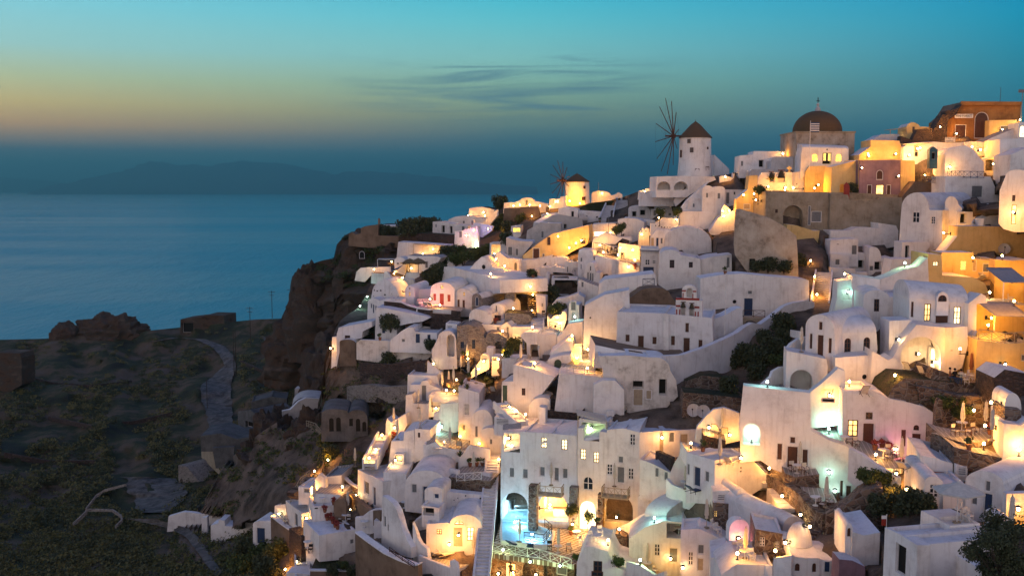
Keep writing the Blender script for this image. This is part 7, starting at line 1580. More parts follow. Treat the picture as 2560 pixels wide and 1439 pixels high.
SPOTS = """
U 994 1098|folded parasol beside the golden cliff edge steps
U 985 1052|folded parasol on the upper lookout
U 1050 1066|folded parasol in the recess under the slatted deck
U 1125 1119|folded parasol over the round sun terrace
U 1184 1183|folded parasol of the terrace with potted plants
U 785 1237|folded parasol by the brightest cliff railing lamp
U 870 1271|folded parasol beside the dark stone hollow
U 766 1356|folded parasol on the blue panelled balcony
U 888 1166|small folded parasol left of the golden steps' foot
U 1184 1380|folded parasol at the right of the sunlounger court
U 1299 1354|folded parasol in front of the swimming pool
U 1396 1378|folded parasol on the railing side of the pool terrace
U 1468 1328|folded parasol before the brightest hotel door
U 1538 1207|folded parasol on the right hotel balcony
U 1380 1204|folded parasol on the left hotel balcony
U 1714 1214|folded parasol on the curved balcony of the terrace house
U 1619 1411|folded parasol in the lowest courtyard
U 1766 1319|folded parasol beside the stone tower room
U 1790 1151|folded parasol on the white parapet terrace
U 1805 1062|folded parasol against the warm arched wall
U 1863 1396|folded parasol in the bottom lamp court
U 2065 1267|folded parasol beside the lower plunge pool
U 1999 1172|folded parasol before the brown doors seat terrace
U 2253 1157|folded parasol near the flower trough terrace
U 2405 1080|left folded parasol of the orange dining terrace
U 2463 1077|rear folded parasol of the orange dining terrace
U 2495 1093|right folded parasol of the orange dining terrace
U 2527 1332|folded parasol behind the dark tree
U 1152 932|white folded parasol at the rear of the parasol lane
U 1171 946|white folded parasol in the middle of the parasol lane
U 1190 958|white folded parasol at the front of the parasol lane
U 1223 932|folded parasol at the white table terrace
U 1122 966|folded parasol right beside the very bright lamp
U 1134 963|second folded parasol right of the very bright lamp
U 1106 977|folded parasol above the slatted white deck
U 1048 1013|folded parasol by the house with the arched grey door
U 1117 897|folded parasol in front of the stone arch
U 1168 904|folded parasol between the two fireplace arches
U 1302 910|folded parasol on the curved roof terrace
UO 2427 934|orange folded parasol behind the family dining table
U 2003 880|folded parasol by the brown shuttered vault
O 2392 1306|open pale parasol over the white terrace, lower right
H 1026 678|left thatched parasol above the white boundary wall
H 1046 682|right thatched parasol above the white boundary wall
H 877 778|lone thatched parasol on the dark cliff by the pool
T 1097 1112|table on the round sun terrace
CW 1087 1114|left chair on the round sun terrace
CW 1114 1117|right chair on the round sun terrace
K 1148 1119|deck chair on the round sun terrace
T 864 1291|table on the flower box roof terrace
C 851 1304|left chair on the flower box roof terrace
C 872 1305|right chair on the flower box roof terrace
T 806 1258|white table on the railed lower left terrace
C 716 1303|chair in the lit nook above the brown wall
T 778 1361|table on the blue panelled balcony
CD 770 1374|left chair on the blue panelled balcony
CD 786 1374|right chair on the blue panelled balcony
T 914 1309|lone white table on the pale paved terrace
T 1012 1269|thin table below the grey shutter vault
L 1086 1388|left sunlounger in the golden lit court
L 1113 1391|right sunlounger in the golden lit court
LD 1284 1356|left dark blue sunlounger by the pool
LD 1325 1364|right dark blue sunlounger by the pool
T 1395 1380|round table by the pool terrace railing
T 1441 1344|round table in the middle of the diamond tiles
T 1494 1355|round table at the right of the diamond tiles
C 1422 1379|chair right of the railing table
CD 1374 1374|dark chair left of the railing table
CW 1455 1361|chair in the middle of the diamond tiles
CW 1500 1338|chair at the right of the diamond tiles
CW 1479 1352|chair between the two right hand pool tables
G 1401 1290|white serving counter at the hotel kitchen arch
T 1618 1413|table in the lowest courtyard
CW 1639 1425|chair in the lowest courtyard
T 1697 1336|table in the dark recessed loggia
T 1712 1217|table on the curved balcony
LD 1746 1224|sunlounger at the end of the curved balcony
T 1992 1182|table on the brown doors seat terrace
C 1981 1179|left chair on the brown doors seat terrace
C 2013 1184|right chair on the brown doors seat terrace
T 2039 1263|table below the lower plunge pool
C 2056 1270|left chair below the lower plunge pool
C 2074 1266|right chair below the lower plunge pool
T 1862 1398|table in the bottom lamp court
CW 1879 1401|right chair in the bottom lamp court
CW 1854 1377|left chair in the bottom lamp court
CW 1786 1324|left white chair beside the stone tower room
CW 1794 1334|right white chair beside the stone tower room
T 2111 1111|table under the big lit window
C 2124 1113|left chair under the big lit window
C 2140 1118|right chair under the big lit window
K 1793 1083|left deck chair on the warm terrace
K 1811 1086|right deck chair on the warm terrace
L 1818 1151|pale lounger beside the brightest starry lamp
T 2208 1144|table on the flower trough terrace
C 2222 1138|rear chair on the flower trough terrace
C 2221 1153|front chair on the flower trough terrace
C 2239 1144|right chair on the flower trough terrace
L 2277 1169|tilted lounger at the end of the flower trough terrace
T 2404 1077|round table on the orange dining terrace
C 2437 1086|right chair on the orange dining terrace
C 2388 1089|left chair on the orange dining terrace
C 2421 1089|front chair on the orange dining terrace
T 2401 1298|table under the open pale parasol
CW 2420 1304|chair under the open pale parasol
CW 2412 1290|rear chair under the open pale parasol
K 2270 930|left deck chair in the arched loggia
K 2305 928|right deck chair in the arched loggia
K 2159 979|deck chair on the small terrace
T 2176 981|table on the small terrace
TD 2389 953|blue family dining table under the yellow wall
CW 2413 956|white chair at the family dining table
CW 2427 950|cane chair at the family dining table
L 2445 697|left striped lounger on the yellow terrace
L 2460 697|right striped lounger on the yellow terrace
CW 2526 757|white garden chair on the yellow garden wall terrace
Q 1058 760|grey two seat sofa by the lounge wall
L 1068 768|left lounger by the red door house
L 1080 768|right lounger by the red door house
LD 1159 921|rear lounger on the parasol lane
LD 1172 937|middle lounger on the parasol lane
LD 1180 941|front lounger on the parasol lane
K 1222 985|left brown deck chair above the orange steps
K 1233 982|right brown deck chair above the orange steps
T 1214 928|left table on the white table terrace
T 1233 922|right table on the white table terrace
CW 1222 936|left chair on the white table terrace
CW 1241 930|right chair on the white table terrace
CD 1521 624|first dark chair on the restaurant upper terrace, left
CD 1532 626|second dark chair on the restaurant upper terrace
CD 1545 628|third dark chair on the restaurant upper terrace
CD 1556 629|last dark chair on the restaurant upper terrace, right
T 1540 652|middle table on the restaurant lower terrace
T 1567 657|right table on the restaurant lower terrace
T 1514 645|left table on the restaurant lower terrace
CD 1360 792|dark chair on the turquoise roof terrace
CD 1392 826|dark chair by the green rails
T 1331 918|table on the curved roof terrace
PF 811 1272|first red flower pot along the flower box roof, leftmost
PF 818 1286|second red flower pot along the flower box roof
PF 825 1297|third red flower pot along the flower box roof
PF 832 1308|fourth red flower pot along the flower box roof
PF 838 1317|fifth red flower pot along the flower box roof
PF 844 1322|last red flower pot along the flower box roof, rightmost
P 1175 1146|left potted plant on the lattice railed terrace
P 1192 1149|middle potted plant on the lattice railed terrace
P 1206 1150|right potted plant on the lattice railed terrace
PF 987 1088|potted plant on the golden cliff edge steps
PF 962 1125|flower pot beside the stepped white blocks
PF 834 1235|flower pot on the lower left white terrace wall
P 1428 1310|big urn plant by the pale cobbled buttress
P 1495 1318|urn plant by the narrow brown buttress
P 1757 1128|potted plant by the dark stone terrace front
PF 2187 1124|left flower pot of the flower trough terrace
PF 2205 1120|middle flower pot of the flower trough terrace
PF 2220 1118|right flower pot of the flower trough terrace
P 2422 1124|urn on the lower stone terrace wall
PF 2475 1069|bright red flowers on the orange dining terrace
PF 930 838|red flower pot on the white terrace above the ruins
P 950 832|potted plant beside the dark white house door
PF 1344 725|flower pot at the golden middle steps
P 1333 694|potted plant of the shadowy court
PF 1238 795|flower pots on the slit window balcony
P 1172 950|potted plant in the parasol lane
P 1158 890|potted plant before the pointed fireplace
PF 1588 668|flower pot beneath the restaurant lanterns
P 1813 685|potted plant at the high retaining wall top
P 1500 553 |dark plant on the flat roof by the tan house
A 1150 1124|agave on the round sun terrace
A 1154 962|agave in the bed below the parasol lane
A 1168 972|second agave in the bed below the parasol lane
A 1215 955|agave in the round planter right of the parasol lane
A 2334 1000|agave on the planted stone bank
A 2404 1002|second agave on the planted stone bank
A 2365 1012|low agave between the two bank agaves
B 826 1147 1.6|dark bush below the wooden stair
BY 815 1118 1.4|yellow lit bush beside the wooden stair
BY 690 1392 1.9|glowing yellow bush at the lower left edge of town
BG 655 1405 2.0|green bush below the glowing yellow bush
B 620 1395 2.0|dark bush left of the glowing yellow bush
BG 610 1430 2.1|green bush at the bottom edge below the outhouse
B 660 1435 1.7|dark bush at the bottom edge beside the gate pier
B 835 1425 .9|left low bush in the brown planted bed
BG 858 1422 .8|middle low bush in the brown planted bed
B 880 1428 .9|right low bush in the brown planted bed
BY 1286 874 1.5|yellow flowering bush by the bright garden lamp
BG 1268 893 1.0|green bush below the yellow flowering bush
B 917 832 1.5|dark bush on the white terrace above the ruins
B 978 815 1.7|climbing plant on the white wall of the dark door
B 1077 866 1.1|ivy bush at the shoulder of the stone arch
B 975 880 1.3|dry bush under the stained white wall
B 1378 738 2.2|large dark shrub by the awning terrace room
BG 1372 755 1.4|green shrub under the large dark shrub
BG 1395 758 1.3|second green shrub under the large dark shrub
BG 1385 782 1.2|low green shrub beside the tall side wall
B 1331 692 1.0|round shrub in the shadowy court
BG 1363 657 .9|plant on the rim of the blue white dome
B 1962 828 1.84|round dark bush against the diagonal wall
B 1872 905 1.78|leftmost big dark bush below the diagonal wall
B 1905 915 1.84|tall dark bush in the middle below the diagonal wall
B 1940 890 1.90|big dark bush right of the middle one
B 1960 855 1.34|dark bush beneath the round one
BG 1945 915 1.22|green flowering bush above the glowing plunge pool
B 1890 945 1.34|lowest dark bush on the dry bank
B 1850 915 1.8|small dark bush at the left of the dry bank
B 1818 958 1.4|trailing dark bush on the dry stone bank
B 1908 855 1.22|upper dark bush on the slope
B 1996 664 1.5|right weedy bush behind the high retaining wall
B 1960 672 1.2|weed hanging over the high retaining wall
B 1920 668 1.4|weedy bush before the cracked ruin
B 1890 670 1.1|low weeds at the left foot of the cracked ruin
TR 1540 592|left clipped tree above the restaurant
TR 1553 594|right clipped tree above the restaurant
TR 1649 562|round topped tree glowing yellow on the planter terrace
TR 1694 558|dark lollipop tree beside the lavender vault
TR 1902 508|round church tree in front of the yellow wall
TR 1924 478|thin church tree under the bells
BG 1140 660 1.9|lit hedge bush at the left end
BG 1160 654 1.9|lit hedge bush, second from the left
BY 1182 648 1.9|lit hedge bush in the middle
BY 1204 640 1.8|lit hedge bush near the white landing house
BG 1222 632 1.5|lit hedge bush at the right end
BG 1150 636 1.7|upper lit hedge bush at the left
BG 1182 624 1.6|upper lit hedge bush at the right
B 1092 690 2.0|dark bush left of the rubble corner wall
B 1075 705 1.7|dark bush below the boundary wall
B 1100 668 2.2|dark bush above the rubble corner wall
B 1118 645 2.0|dark bush below the lit hedge
B 1020 583 2.6|dark ridge hedge, leftmost clump
B 1040 581 2.6|dark ridge hedge, second clump
B 1060 580 2.6|dark ridge hedge, third clump
B 1078 577 2.4|dark ridge hedge, rightmost clump
B 962 568 1.8|dark bush beside the brown chimney pillar
B 985 568 1.5|dark bush behind the low white roof
B 1216 512 3.0|rounded black bush on the earth covered house top
B 1250 520 2.4|second rounded black bush behind the ridge end
BY 1262 565 2.4|yellow lit ivy bush under the tan bank
B 1245 575 2.2|dark ivy bush left of the yellow one
B 1268 580 2.0|dark ivy bush above the green lit shop box
BY 1300 555 1.6|yellow lit ivy below the ridge house
B 1265 602 1.6|dark ivy bush beside the yellow lamp of the shop box
B 2143 479 1.3|bush beside the red gate of the mauve house
BG 2166 1208 1.0|climbing vine on the long white parapet
BG 2214 1204 1.0|second climbing vine on the long white parapet
B 2200 1268 1.2|dark bush behind the humped stone wall
B 2222 1262 1.2|reddish bush above the humped stone wall
B 2288 1276 1.3|dark bush left of the tilted window house
B 2312 1262 1.0|dark bush under the tilted window house
B 2258 1282 1.2|dark bush behind the roof trough
BG 2400 1035 1.0|palm like plant on the stone back wall
BG 2360 1010 .9|plant on the rubble bank by the totem
BG 1440 1398 .5|small plant beside the bottom brown window
BG 1545 1416 .8|plant at the foot of the dark steps
BG 1475 1290 .7|plant in front of the narrow brown buttress
BY 1430 1275 .9|climbing plant on the pale cobbled buttress
D 1732 1036|left satellite dish before the dark garden wall
D 1757 1043|right satellite dish before the dark garden wall
D 1441 686|satellite dish beside the narrow tower house
D 2501 632|satellite dish on the tall ochre wall
AC 1526 1020|air conditioner at the foot of the stepped buttress
"""
todo = []
for l in SPOTS.strip().splitlines():
    a, where = l.split('|'); v = a.split(); h = floor_at(float(v[1]), float(v[2]))
    if h: todo.append((v, h, where.strip()))
random.seed(11)
for v, (loc, n, ob), where in todo:
    k = v[0]; sc = float(v[3]) if len(v) > 3 else 1
    rz = random.uniform(-3.1, 3.1) if k in ('B', 'BG', 'BY', 'P', 'PF', 'A', 'TR', 'H', 'O') else random.uniform(-.6, .6) + (R(150) if k[0] in 'LK' else R(30) if k[0] == 'C' else 0)
    if k == 'AC': rz = 0
    if k == 'D':
        r = KS[k].put(where, loc + Vector((0, -.5, .75)), 0, 1.25); r.rotation_euler = (R(70), 0, R(-20)); continue
    KS[k].put(where, loc + Vector((0, 0, .01)), rz, sc * (.93 if k in ('U', 'UO') else 1))
# ===== railings, awnings, poles, signs, people
def rail(label, txt, h=.95, style='x', m='white', n=None, lift=0):
    pts = []
    for t in txt.split():
        x, y = map(float, t.split(',')); hh = floor_at(*q(x, y))
        pts.append(hh[0] + Vector((0, 0, lift)))
    o = pts[0].copy(); root = empty('railing', label, 'railing', Matrix.Translation(o))
    tr, inf = MB(), MB()
    for a, b_ in zip(pts, pts[1:]):
        a, b_ = a - o, b_ - o; L = (b_ - a).length; k = max(1, round(L / 1.1)); up = Vector((0, 0, h)); lo = Vector((0, 0, .12))
        tr.bar(a + up, b_ + up, .04, 5); tr.bar(a + lo, b_ + lo, .03, 5)
        for i in range(k):
            p, q2 = a.lerp(b_, i / k), a.lerp(b_, (i + 1) / k)
            ps = MB(); ps.bar(p, p + up, .035, 5); ps.obj('post', m, root)
            if style == 'x': inf.bar(p + lo, q2 + up, .022, 4); inf.bar(p + up, q2 + lo, .022, 4)
            elif style == 'h':
                for f in (.35, .6): inf.bar(p + up * f, q2 + up * f, .03, 4)
            else:
                for f in range(1, 6): c = p.lerp(q2, f / 6); inf.bar(c + lo, c + up, .016, 4)
        ps = MB(); ps.bar(b_, b_ + up, .035, 5); ps.obj('post', m, root)
    tr.obj('handrail', m, root); inf.obj('infill', m, root); return root
fr(1160, 1000, 3.278)
rail('white lattice railing along the front of the pool terrace', "228,1238 420,1268 620,1300 890,1345", 1.0)
rail('slim dark railing around the right end of the pool', "492,1150 655,1172 720,1090 660,985", .95, 'h', 'iron')
def balcony(label, x0, x1, y, hpx, pl_D, yaw):
    pl = Plane(P(*q((x0 + x1) / 2, y), pl_D), R(yaw)); u0, z0 = pl.hit(*q(x0, y)); u1, _ = pl.hit(*q(x1, y))
    root = empty('balcony', label, 'balcony', pl.M); z0 = 0
    b = MB(); b.box(u0, u1, -1.3, 0.02, z0 - .16, z0); b.obj('slab', 'pale', root)
    b = MB()
    for (a, c) in (((u0, -1.27), (u1, -1.27)), ((u0 + .03, -1.27), (u0 + .03, 0)), ((u1 - .03, -1.27), (u1 - .03, 0))):
        a, c = Vector((*a, z0)), Vector((*c, z0)); k = max(1, round((c - a).length / .8)); up = Vector((0, 0, 1)); lo = Vector((0, 0, .1))
        b.bar(a + up, c + up, .04, 5); b.bar(a + lo, c + lo, .03, 5)
        for i in range(k + 1):
            p = a.lerp(c, i / k); b.bar(p, p + up, .035, 5)
            if i < k: s = a.lerp(c, (i + 1) / k); b.bar(p + lo, s + up, .022, 4); b.bar(p + up, s + lo, .022, 4)
    b.obj('balustrade', 'pale', root)
balcony('left timber balcony with crossed rails on the hotel front', 622, 820, 752, 90, 105.6, -15)
balcony('right timber balcony with crossed rails on the hotel front', 1148, 1362, 768, 90, 104.1, -18)
def rail_lines():
    fr(600, 1000, 3.278); rail('white lattice railing of the terrace with potted plants', "1786,640 1978,652", .9)
    rail('white railing of the white table terrace, lower left', "550,850 592,915", .8)
    rail('timber handrail down the cliff to the outhouse steps', "415,765 500,690 575,620", 1.0, 'h', 'pale')
    rail('dark cable rail along the pale paved terrace', "1225,1240 1330,1315 1450,1345", .5, 'h', 'wood')
    rail('timber rail over the rocks by the ruined house', "545,215 620,240 698,275", .9, 'h', 'pale')
    rail('second timber rail right of the wooden stair', "740,300 850,320", .9, 'h', 'pale')
    fr(1220, 640, 3.427); rail('white slatted rails of the railed terrace tower', "618,1005 735,1012 915,1018", 1.0, 'h', 'white')
    rail('green white rails of the orange bench landing', "528,615 620,640", .9, 'h', 'green')
    fr(2080, 640, 3.427); rail('yellow lit lattice railing above the white twin windows', "1255,716 1480,748 1640,742", 1.0, 'x', 'pale')
    fr(2080, 200, 2.998); rail('blue lattice railing above the big shutter house', "858,720 980,722 1130,724", 1.0, 'x', 'blue')
    rail('blue lattice railing by the blue stair box', "680,762 795,764", 1.0, 'x', 'blue')
    fr(1440, 520, 7.994); rail('curved iron railing of the restaurant upper terrace', "350,765 520,790 800,845 965,855", .95, 'v', 'iron')
    fr(1640, 640, 3.427); rail('dark crossed railing on the wooden deck landing', "745,522 835,522 932,524", .9, 'x', 'wood')
    rail('white rails beside the brown shuttered vault', "1150,680 1240,690", .8, 'h', 'white')
    fr(1260, 380, 4.496); rail('blue balustrade of the cubic house', "1560,1386 1690,1390", .95, 'x', 'blue')
rail_lines()

def awning(label, x0, y0, x1, y1, T, yf, m='sail', slats=0, posts=True, dz=.0, name='awning', D=None):
    """a level roof of slats or cloth on slim posts; front edge and foot are given"""
    p0, p1 = q(x0, y0), q(x1, y1); D = D or Dt((p0[0] + p1[0]) / 2, q(0, yf)[1])
    a, b_ = P(*p0, D), P(*p1, D); b_.z = b_.z; o = a.copy(); d = b_ - a; L = d.length
    yaw = math.atan2(d.y, d.x); root = empty(name, label, name.replace('_', ' '), Matrix.Translation(o) @ Matrix.Rotation(yaw, 4, 'Z'))
    zr = b_.z - a.z
    if slats:
        for i in range(slats):
            s = MB(); y = T * (i + .25) / slats; s.add([(0, y, 0), (L, y, zr), (L, y + T / slats * .55, zr), (0, y + T / slats * .55, 0), (0, y, .06), (L, y, zr + .06), (L, y + T / slats * .55, zr + .06), (0, y + T / slats * .55, .06)], [(0, 3, 2, 1), (4, 5, 6, 7), (0, 1, 5, 4), (1, 2, 6, 5), (2, 3, 7, 6), (3, 0, 4, 7)]); s.obj('slat', m, root)
    else:
        s = MB(); n = 6; vs = []
        for i in range(n + 1):
            for j in range(n + 1): vs.append((L * i / n, T * j / n, zr * i / n + dz * j / n - .35 * math.sin(math.pi * i / n) * math.sin(math.pi * j / n)))
        s.add(vs, [(i * (n + 1) + j, (i + 1) * (n + 1) + j, (i + 1) * (n + 1) + j + 1, i * (n + 1) + j + 1) for i in range(n) for j in range(n)])
        o_ = s.obj('cloth', m, root, 180); md = o_.modifiers.new('thickness', 'SOLIDIFY'); md.thickness = .03
    if posts:
        hz_ = a.z - (CAMZ + ray(p0[0], q(0, yf)[1]).z * D)
        for x in (.06, L - .06):
            s = MB(); s.bar((x, .05, -hz_), (x, .05, zr * x / L), .06, 6); s.obj('post', 'pale' if slats else 'white', root)
    return root
fr(820, 440, 4.796)
awning('timber pergola with slats above the sloping white house', 1020, 818, 1445, 842, 3.5, 950, 'pale', 9, name='pergola', D=203)
awning('blue tarpaulin sloping above the cliff edge terrace', 735, 1150, 862, 1078, 3, 1190, 'tarp', 0, False, D=186)
awning('pink shade sail over the magenta terrace', 1640, 690, 1805, 612, 3, 790, 'sail', D=214)
awning('thin cream shade cloth by the cliff edge wall', 590, 998, 800, 1000, 3, 1085, 'cloth', D=196)
fr(980, 860, 7.994)
awning('white slatted canopy glowing above the lower deck', 795, 1150, 1330, 1180, 6, 1350, 'white', 12, name='pergola', D=124)
fr(1160, 1000, 3.278)
awning('patched cloth pergola over the green lit loggia', 930, 128, 1170, 180, 3.2, 330, 'cloth', 7, name='pergola', D=106.6)
awning('grey shade cloth over the open hotel loggia', 318, 245, 470, 232, 2.5, 420, 'sail', 4, False, name='pergola', D=106.2)
awning('grey slatted pergola beside the cyan niche', 1660, 990, 1930, 1000, 3, 1130, 'sail', 5, False, name='pergola', D=93.5)
fr(2080, 640, 3.427)
awning('grey shade sail on a pole at the right edge', 1468, 225, 1700, 225, 4, 400, 'sail', D=101, dz=1.2)
awning('second grey shade sail lower at the right edge', 1392, 510, 1700, 520, 4, 640, 'sail', D=97, dz=1.0)
fr(1260, 380, 4.496)
awning('dark blue veranda roof of the balustrade house', 1535, 1110, 1790, 1118, 2.5, 1270, 'blue', 8, name='pergola', D=156)
fr(2080, 200, 2.998)
awning('white timber pergola on the golden roof skyline', 436, 372, 562, 362, 3, 405, 'pale', 6, name='pergola', D=173)
awning('pale awning by the jagged rock wall', 540, 478, 760, 466, 2.0, 560, 'cloth', 0, False, D=165)

def pole(label, x, yt, yb, D=None, r=.12, arms=1, name='utility_pole', cat='pole', m='bark'):
    (px, pt), (_, pb) = q(x, yt), q(x, yb)
    D = D or DL(px, pb); a = P(px, pb, D); h = P(px, pt, D).z - a.z
    root = empty(name, label, cat, Matrix.Translation(a))
    b = MB(); b.bar((0, 0, -.5), (0, 0, h), r, 7, r * .7); b.obj('mast', m, root)
    for i in range(arms):
        z = h - .5 - i * 1.1; b = MB(); b.box(-1.1 + i * .3, 1.1 - i * .3, -.06, .06, z, z + .13); b.obj('crossarm', m, root)
        for x_ in (-.9, 0, .9):
            b = MB(); b.lathe([(.01, z + .35), (.07, z + .3), (.05, z + .13)], 6, (x_ * (1 - .25 * i), 0, 0)); b.obj('insulator', 'white', root)
    return root
fr(400, 640, 1.80)
pole('utility pole with two crossarms nearest the sea cliff', 505, 155, 272, arms=2)
pole('utility pole with a wide crossarm beside the lone barn road', 408, 228, 400, arms=2)
pole('left one of two bare poles standing close together', 334, 335, 540, arms=0)
pole('right one of two bare poles standing close together', 343, 330, 535, arms=0)
pole('thin bare pole beside the dirt road', 213, 540, 690, arms=0, r=.09)
pole('short pole half hidden behind the cliff edge', 589, 145, 240, D=300, arms=1)
fr(1640, 640, 3.427)
pole('tall white flagpole beside the church bell gable', 588, 145, 720, D=121, r=.06, arms=0, name='flagpole', m='white')
fr(1600, 220, 3.787)
FP = pole('white flagpole with a small striped flag before the church dome', 1602, 310, 745, D=170, r=.06, arms=0, name='flagpole', m='white')
b = MB(); h = P(*q(1602, 310), 170).z - P(*q(1602, 745), 170).z
for i in range(5): b.box(.05, 1.5, -.02, .02, h - 1.9 + i * .36, h - 1.9 + i * .36 + .2)
b.obj('flag_stripes', 'blue', FP)
b = MB()
for i in range(4): b.box(.05, 1.5, -.018, .018, h - 1.7 + i * .36, h - 1.7 + i * .36 + .16)
b.obj('flag_field', 'white', FP)
fr(2080, 200, 2.998)
pole('thin aerial mast with a flat head on the hilltop shop roof', 1260, 55, 168, D=173, r=.05, arms=0, name='aerial', cat='aerial', m='grey')
LP = pole('street lamp post at the right end of the hilltop shop', 1418, 95, 300, D=168.5, r=.08, arms=0, name='street_lamp', cat='lamp post', m='grey')
b = MB(); h = P(*q(0, 95), 168.5).z - P(*q(0, 300), 168.5).z; b.box(-.6, .25, -.2, .2, h, h + .5); b.obj('lamp_head', 'grey', LP)
fr(1440, 520, 7.994); pole('thin pole in front of the restaurant roof', 648, 150, 470, D=178, r=.05, arms=0, name='pole', m='grey')
fr(1260, 380, 4.496); pole('thin aerial on the low ridge roofs', 1060, 345, 440, D=231, r=.05, arms=0, name='aerial', cat='aerial', m='grey')
fr(2120, 1000, 3.277); fp = pole('leaning pole with a small red and white flag', 312, 930, 1100, D=66, r=.03, arms=0, name='flagpole', m='white')
h = P(*q(0, 930), 66).z - P(*q(0, 1100), 66).z
b = MB(); b.box(-.35, -.02, -.01, .01, h - .8, h - .35); b.obj('flag_stripes', 'red', fp); b = MB(); b.box(-.35, -.02, -.01, .01, h - .34, h - .1); b.obj('flag_field', 'white', fp)

# bells in the belfry openings
def bell(label, x, y, D, s):
    (px, py) = q(x, y); root = empty('bell', label, 'bell', Matrix.Translation(P(px, py, D)))
    b = MB(); b.lathe([(.01, .5), (.14, .48), (.2, .3), (.24, .1), (.36, -.12), (.34, -.13)], 14); o = b.obj('bell_body', 'bronze', root, 60); root.scale = (s, s, s)
    b = MB(); b.box(-.3, .3, -.05, .05, .5, .6); b.obj('yoke', 'wood', root)
fr(1600, 220, 3.787)
bell('small bronze bell in the yellow belfry', 1243, 835, 171.2, 1.3); bell('larger bronze bell in the yellow belfry', 1337, 838, 171.2, 1.9)
fr(1640, 640, 3.427)
bell('left bell in the red banded church gable', 232, 432, 121.2, 1.0); bell('right bell in the red banded church gable', 306, 442, 121.0, 1.0)
fr(1600, 220, 3.787)
rt = empty('stone_cross', 'pale stone cross on top of the yellow belfry', 'cross', Matrix.Translation(P(*q(1412, 795), 171.4)))
b = MB(); b.box(-.14, .14, -.1, .1, 0, 1.0); b.obj('upright', 'C', rt); b = MB(); b.box(-.4, .4, -.09, .09, .5, .76); b.obj('arm', 'C', rt)

# name boards
def board(label, x0, y0, x1, y1, lines, D, yaw=0, dark=(.02, .015, .01)):
    pl = Plane(P(*q((x0 + x1) / 2, (y0 + y1) / 2), D), R(yaw)); u0, z1 = pl.hit(*q(x0, y0)); u1, z0 = pl.hit(*q(x1, y1))
    root = empty('shop_sign', label, 'sign', pl.M); b = MB(); b.box(u0, u1, -.06, .02, z0, z1); b.obj('panel', 'white', root)
    for i, t in enumerate(lines):
        cu = bpy.data.curves.new('lettering', 'FONT'); cu.body = t; cu.size = 1; cu.align_x = 'CENTER'; cu.align_y = 'CENTER'; cu.extrude = .01
        tmp = bpy.data.objects.new('lettering', cu); COL.objects.link(tmp); bpy.context.view_layer.update()
        me = bpy.data.meshes.new_from_object(tmp.evaluated_get(bpy.context.evaluated_depsgraph_get())); w = tmp.dimensions.x; h = tmp.dimensions.y
        bpy.data.objects.remove(tmp); setm(me, 'dark'); o = link('lettering', me, root)
        rowh = (z1 - z0) / len(lines); sx = (u1 - u0) * .90 / w; sy = rowh * .62 / h
        o.matrix_local = Matrix.Translation(((u0 + u1) / 2, -.075, z1 - rowh * (i + .5))) @ Matrix.Rotation(R(90), 4, 'X') @ Matrix.Diagonal((sx, sy, 1, 1))
fr(2080, 200, 2.998)
board('white shop name board reading MINI-MARKET on the ochre front', 921, 256, 1056, 285, ['MINI-MARKET'], 170.1, -4)
board('smaller board reading MINI MARKET below the ochre shop', 848, 430, 922, 464, ['MINI', 'MARKET'], 164.5, -4)

# small blue box shelter on the blue stairs and its steps
fr(2080, 200, 2.998)
H('narrow blue timber stair box with a pointed top', "732,605 732,520 760,498 792,522 792,605", 1.2, -6, D=157, m='teal', rm='teal', op="k:748,540,780,596,.4", name='kiosk', cat='kiosk', pf=0)
H('red slatted gate beside the mauve house', "88,838 88,790 108,765 132,790 132,838", .12, -4, D=161, m='red', rm='red', name='gate', cat='gate', pf=0)
fr(2120, 1000, 3.277)
H('stone totem column on the planted bank', "715,140 722,60 735,20 ~755,-10 775,20 780,140", .8, -8, D=84, m='S', rm='S', name='stone_column', cat='column', pf=0)

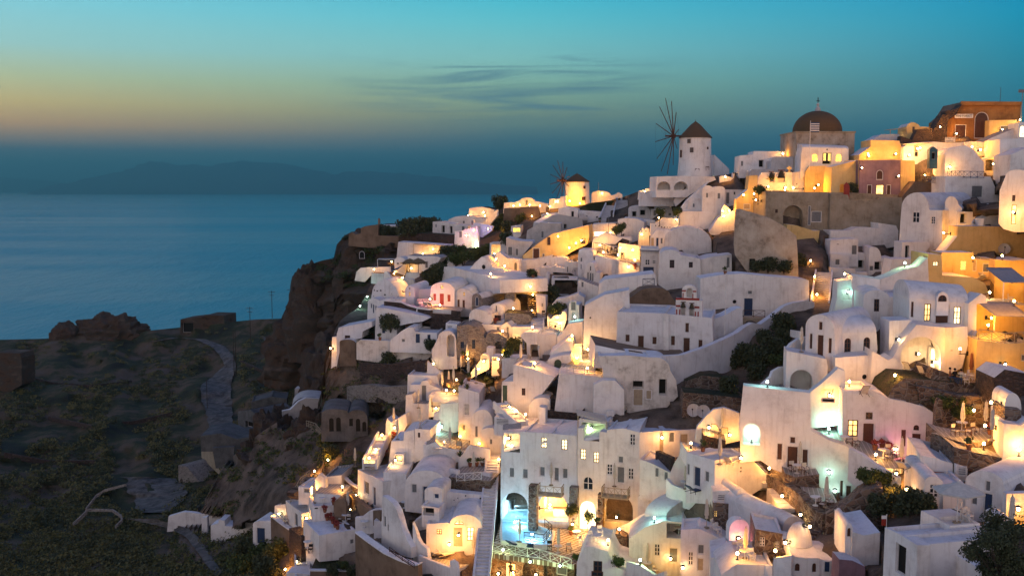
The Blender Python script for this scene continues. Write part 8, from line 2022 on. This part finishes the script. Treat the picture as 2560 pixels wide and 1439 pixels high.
# ===== people: one continuous skinned figure each, clothes as children
def person(label, loc, yaw, sit, shirt, trousers, s=1.0, arms=((.28, .1, -.25), (-.28, .1, -.25))):
    root = empty('person', label, 'person', Matrix.Translation(loc) @ Matrix.Rotation(yaw, 4, 'Z') @ Matrix.Scale(s, 4))
    hip = .46 if sit else .93
    V = [(0, 0, hip), (0, 0, hip + .25), (0, 0, hip + .5), (0, 0, hip + .60), (0, -.02, hip + .72)]; Rr = [.15, .13, .16, .06, .10]
    E = [(0, 1), (1, 2), (2, 3), (3, 4)]
    for sx, hand in ((1, arms[0]), (-1, arms[1])):
        i = len(V); sh = (sx * .19, 0, hip + .52); el = (sx * .27, -.02, hip + .25); ha = (hand[0], -hand[1] - .12, hip + .5 + hand[2])
        V += [sh, el, ha, (ha[0] - sx * .01, ha[1] - .09, ha[2] - .02)]; Rr += [.06, .048, .036, .03]; E += [(2, i), (i, i + 1), (i + 1, i + 2), (i + 2, i + 3)]
        i = len(V)
        leg = [(sx * .1, 0, hip - .04), (sx * .12, -.42, hip + .0), (sx * .12, -.44, .08), (sx * .12, -.60, .04)] if sit else [(sx * .1, 0, hip - .06), (sx * .12, -.02, .48), (sx * .13, .02, .08), (sx * .13, -.15, .04)]
        V += leg; Rr += [.095, .07, .05, .042]; E += [(0, i), (i, i + 1), (i + 1, i + 2), (i + 2, i + 3)]
    me = bpy.data.meshes.new('body'); me.from_pydata(V, E, []); o = link('body', me, root); setm(me, ['skin', shirt, trousers])
    md = o.modifiers.new('skin', 'SKIN'); sd = o.modifiers.new('smooth', 'SUBSURF'); sd.levels = sd.render_levels = 2
    for i, r in enumerate(Rr): me.skin_vertices[0].data[i].radius = (r, r * .85)
    me.skin_vertices[0].data[0].use_root = True
    bpy.context.view_layer.update(); ev = o.evaluated_get(bpy.context.evaluated_depsgraph_get()); m2 = bpy.data.meshes.new_from_object(ev); o.modifiers.clear(); o.data = m2
    m2.materials.clear(); setm(m2, ['skin', shirt, trousers], 180)
    for f in m2.polygons:
        c = f.center
        f.material_index = 0 if c.z > hip + .57 or (abs(c.x) > .2 and c.z < hip + .32 and c.z > hip - .1 and c.y < -.08 and not sit) else 1 if c.z > hip + .06 else 2
    b = MB(); b.lathe([(.02, hip + .87), (.08, hip + .85), (.115, hip + .77), (.11, hip + .70)], 12, (0, .015, 0)); b.obj('hair', 'dark', root, 180)
    return root
for px, py, lab, yw, sh in ((2386, 948, 'seated person with dark hair at the rear of the family table', .3, 'dark'), (2374, 950, 'seated person in a red brown shirt at the left of the family table', 1.2, 'terra'), (2402, 950, 'seated person in a pale shirt turned from the family table', -.6, 'cloth')):
    h = floor_at(px, py)
    person(lab, h[0], yw, True, sh, 'blue')
h = P(*q(0, 0), 100); fr(1210, 1370, 9.846)
pd = P(*q(655, 660), 98.7)
person('standing person in a dark shirt in the lit doorway below the pool', pd - Vector((0, 0, .4)), 0, False, 'wood', 'dark', 1.0, ((.33, .02, -.32), (-.33, .02, -.32)))

# ===== the dark pine at the bottom right corner
fr(2280, 1260, 8.04)
def big_tree(label, cx, cy, D, rad, hgt, n):
    p = P(*q(cx, cy), D); root = empty('tree', label, 'tree', Matrix.Translation(p - Vector((0, 0, hgt))))
    b = MB(); random.seed(5); tips = []
    b.bar((0, 0, -1), (.1, 0, hgt * .55), .16, 8, .1)
    for k in range(26):
        a = random.uniform(0, 6.28); z0 = random.uniform(.2, .6) * hgt; r = random.uniform(.35, 1.0) * rad; z = hgt + random.uniform(-.75, .8) * rad
        tip = Vector((math.cos(a) * r, math.sin(a) * r, z)); b.bar((.05, 0, z0), tip, .06, 5, .015); tips.append(tip)
    b.obj('trunk', 'bark', root)
    b = MB()
    for t in tips:
        for _ in range(5): leaves(b, t + Vector((random.gauss(0, .3), random.gauss(0, .3), random.gauss(0, .3))) * rad * .4, rad * random.uniform(.16, .34), n // 130, .07, 1.0)
    b.obj('crown', ['leafd'], root, None, False)
    b = MB()
    for t in tips[:14]:
        for _ in range(4): b.bar(t * .85 + Vector((0, 0, hgt * .1)), t + Vector((random.gauss(0, .5), random.gauss(0, .5), random.gauss(.1, .5))) * rad * .45, .012, 4, .004)
    b.obj('twigs', 'bark', root)
big_tree('big dark tree filling the bottom right corner', 1750, 1000, 52, 1.75, 2.2, 16000)
HAZE.hide_viewport = False
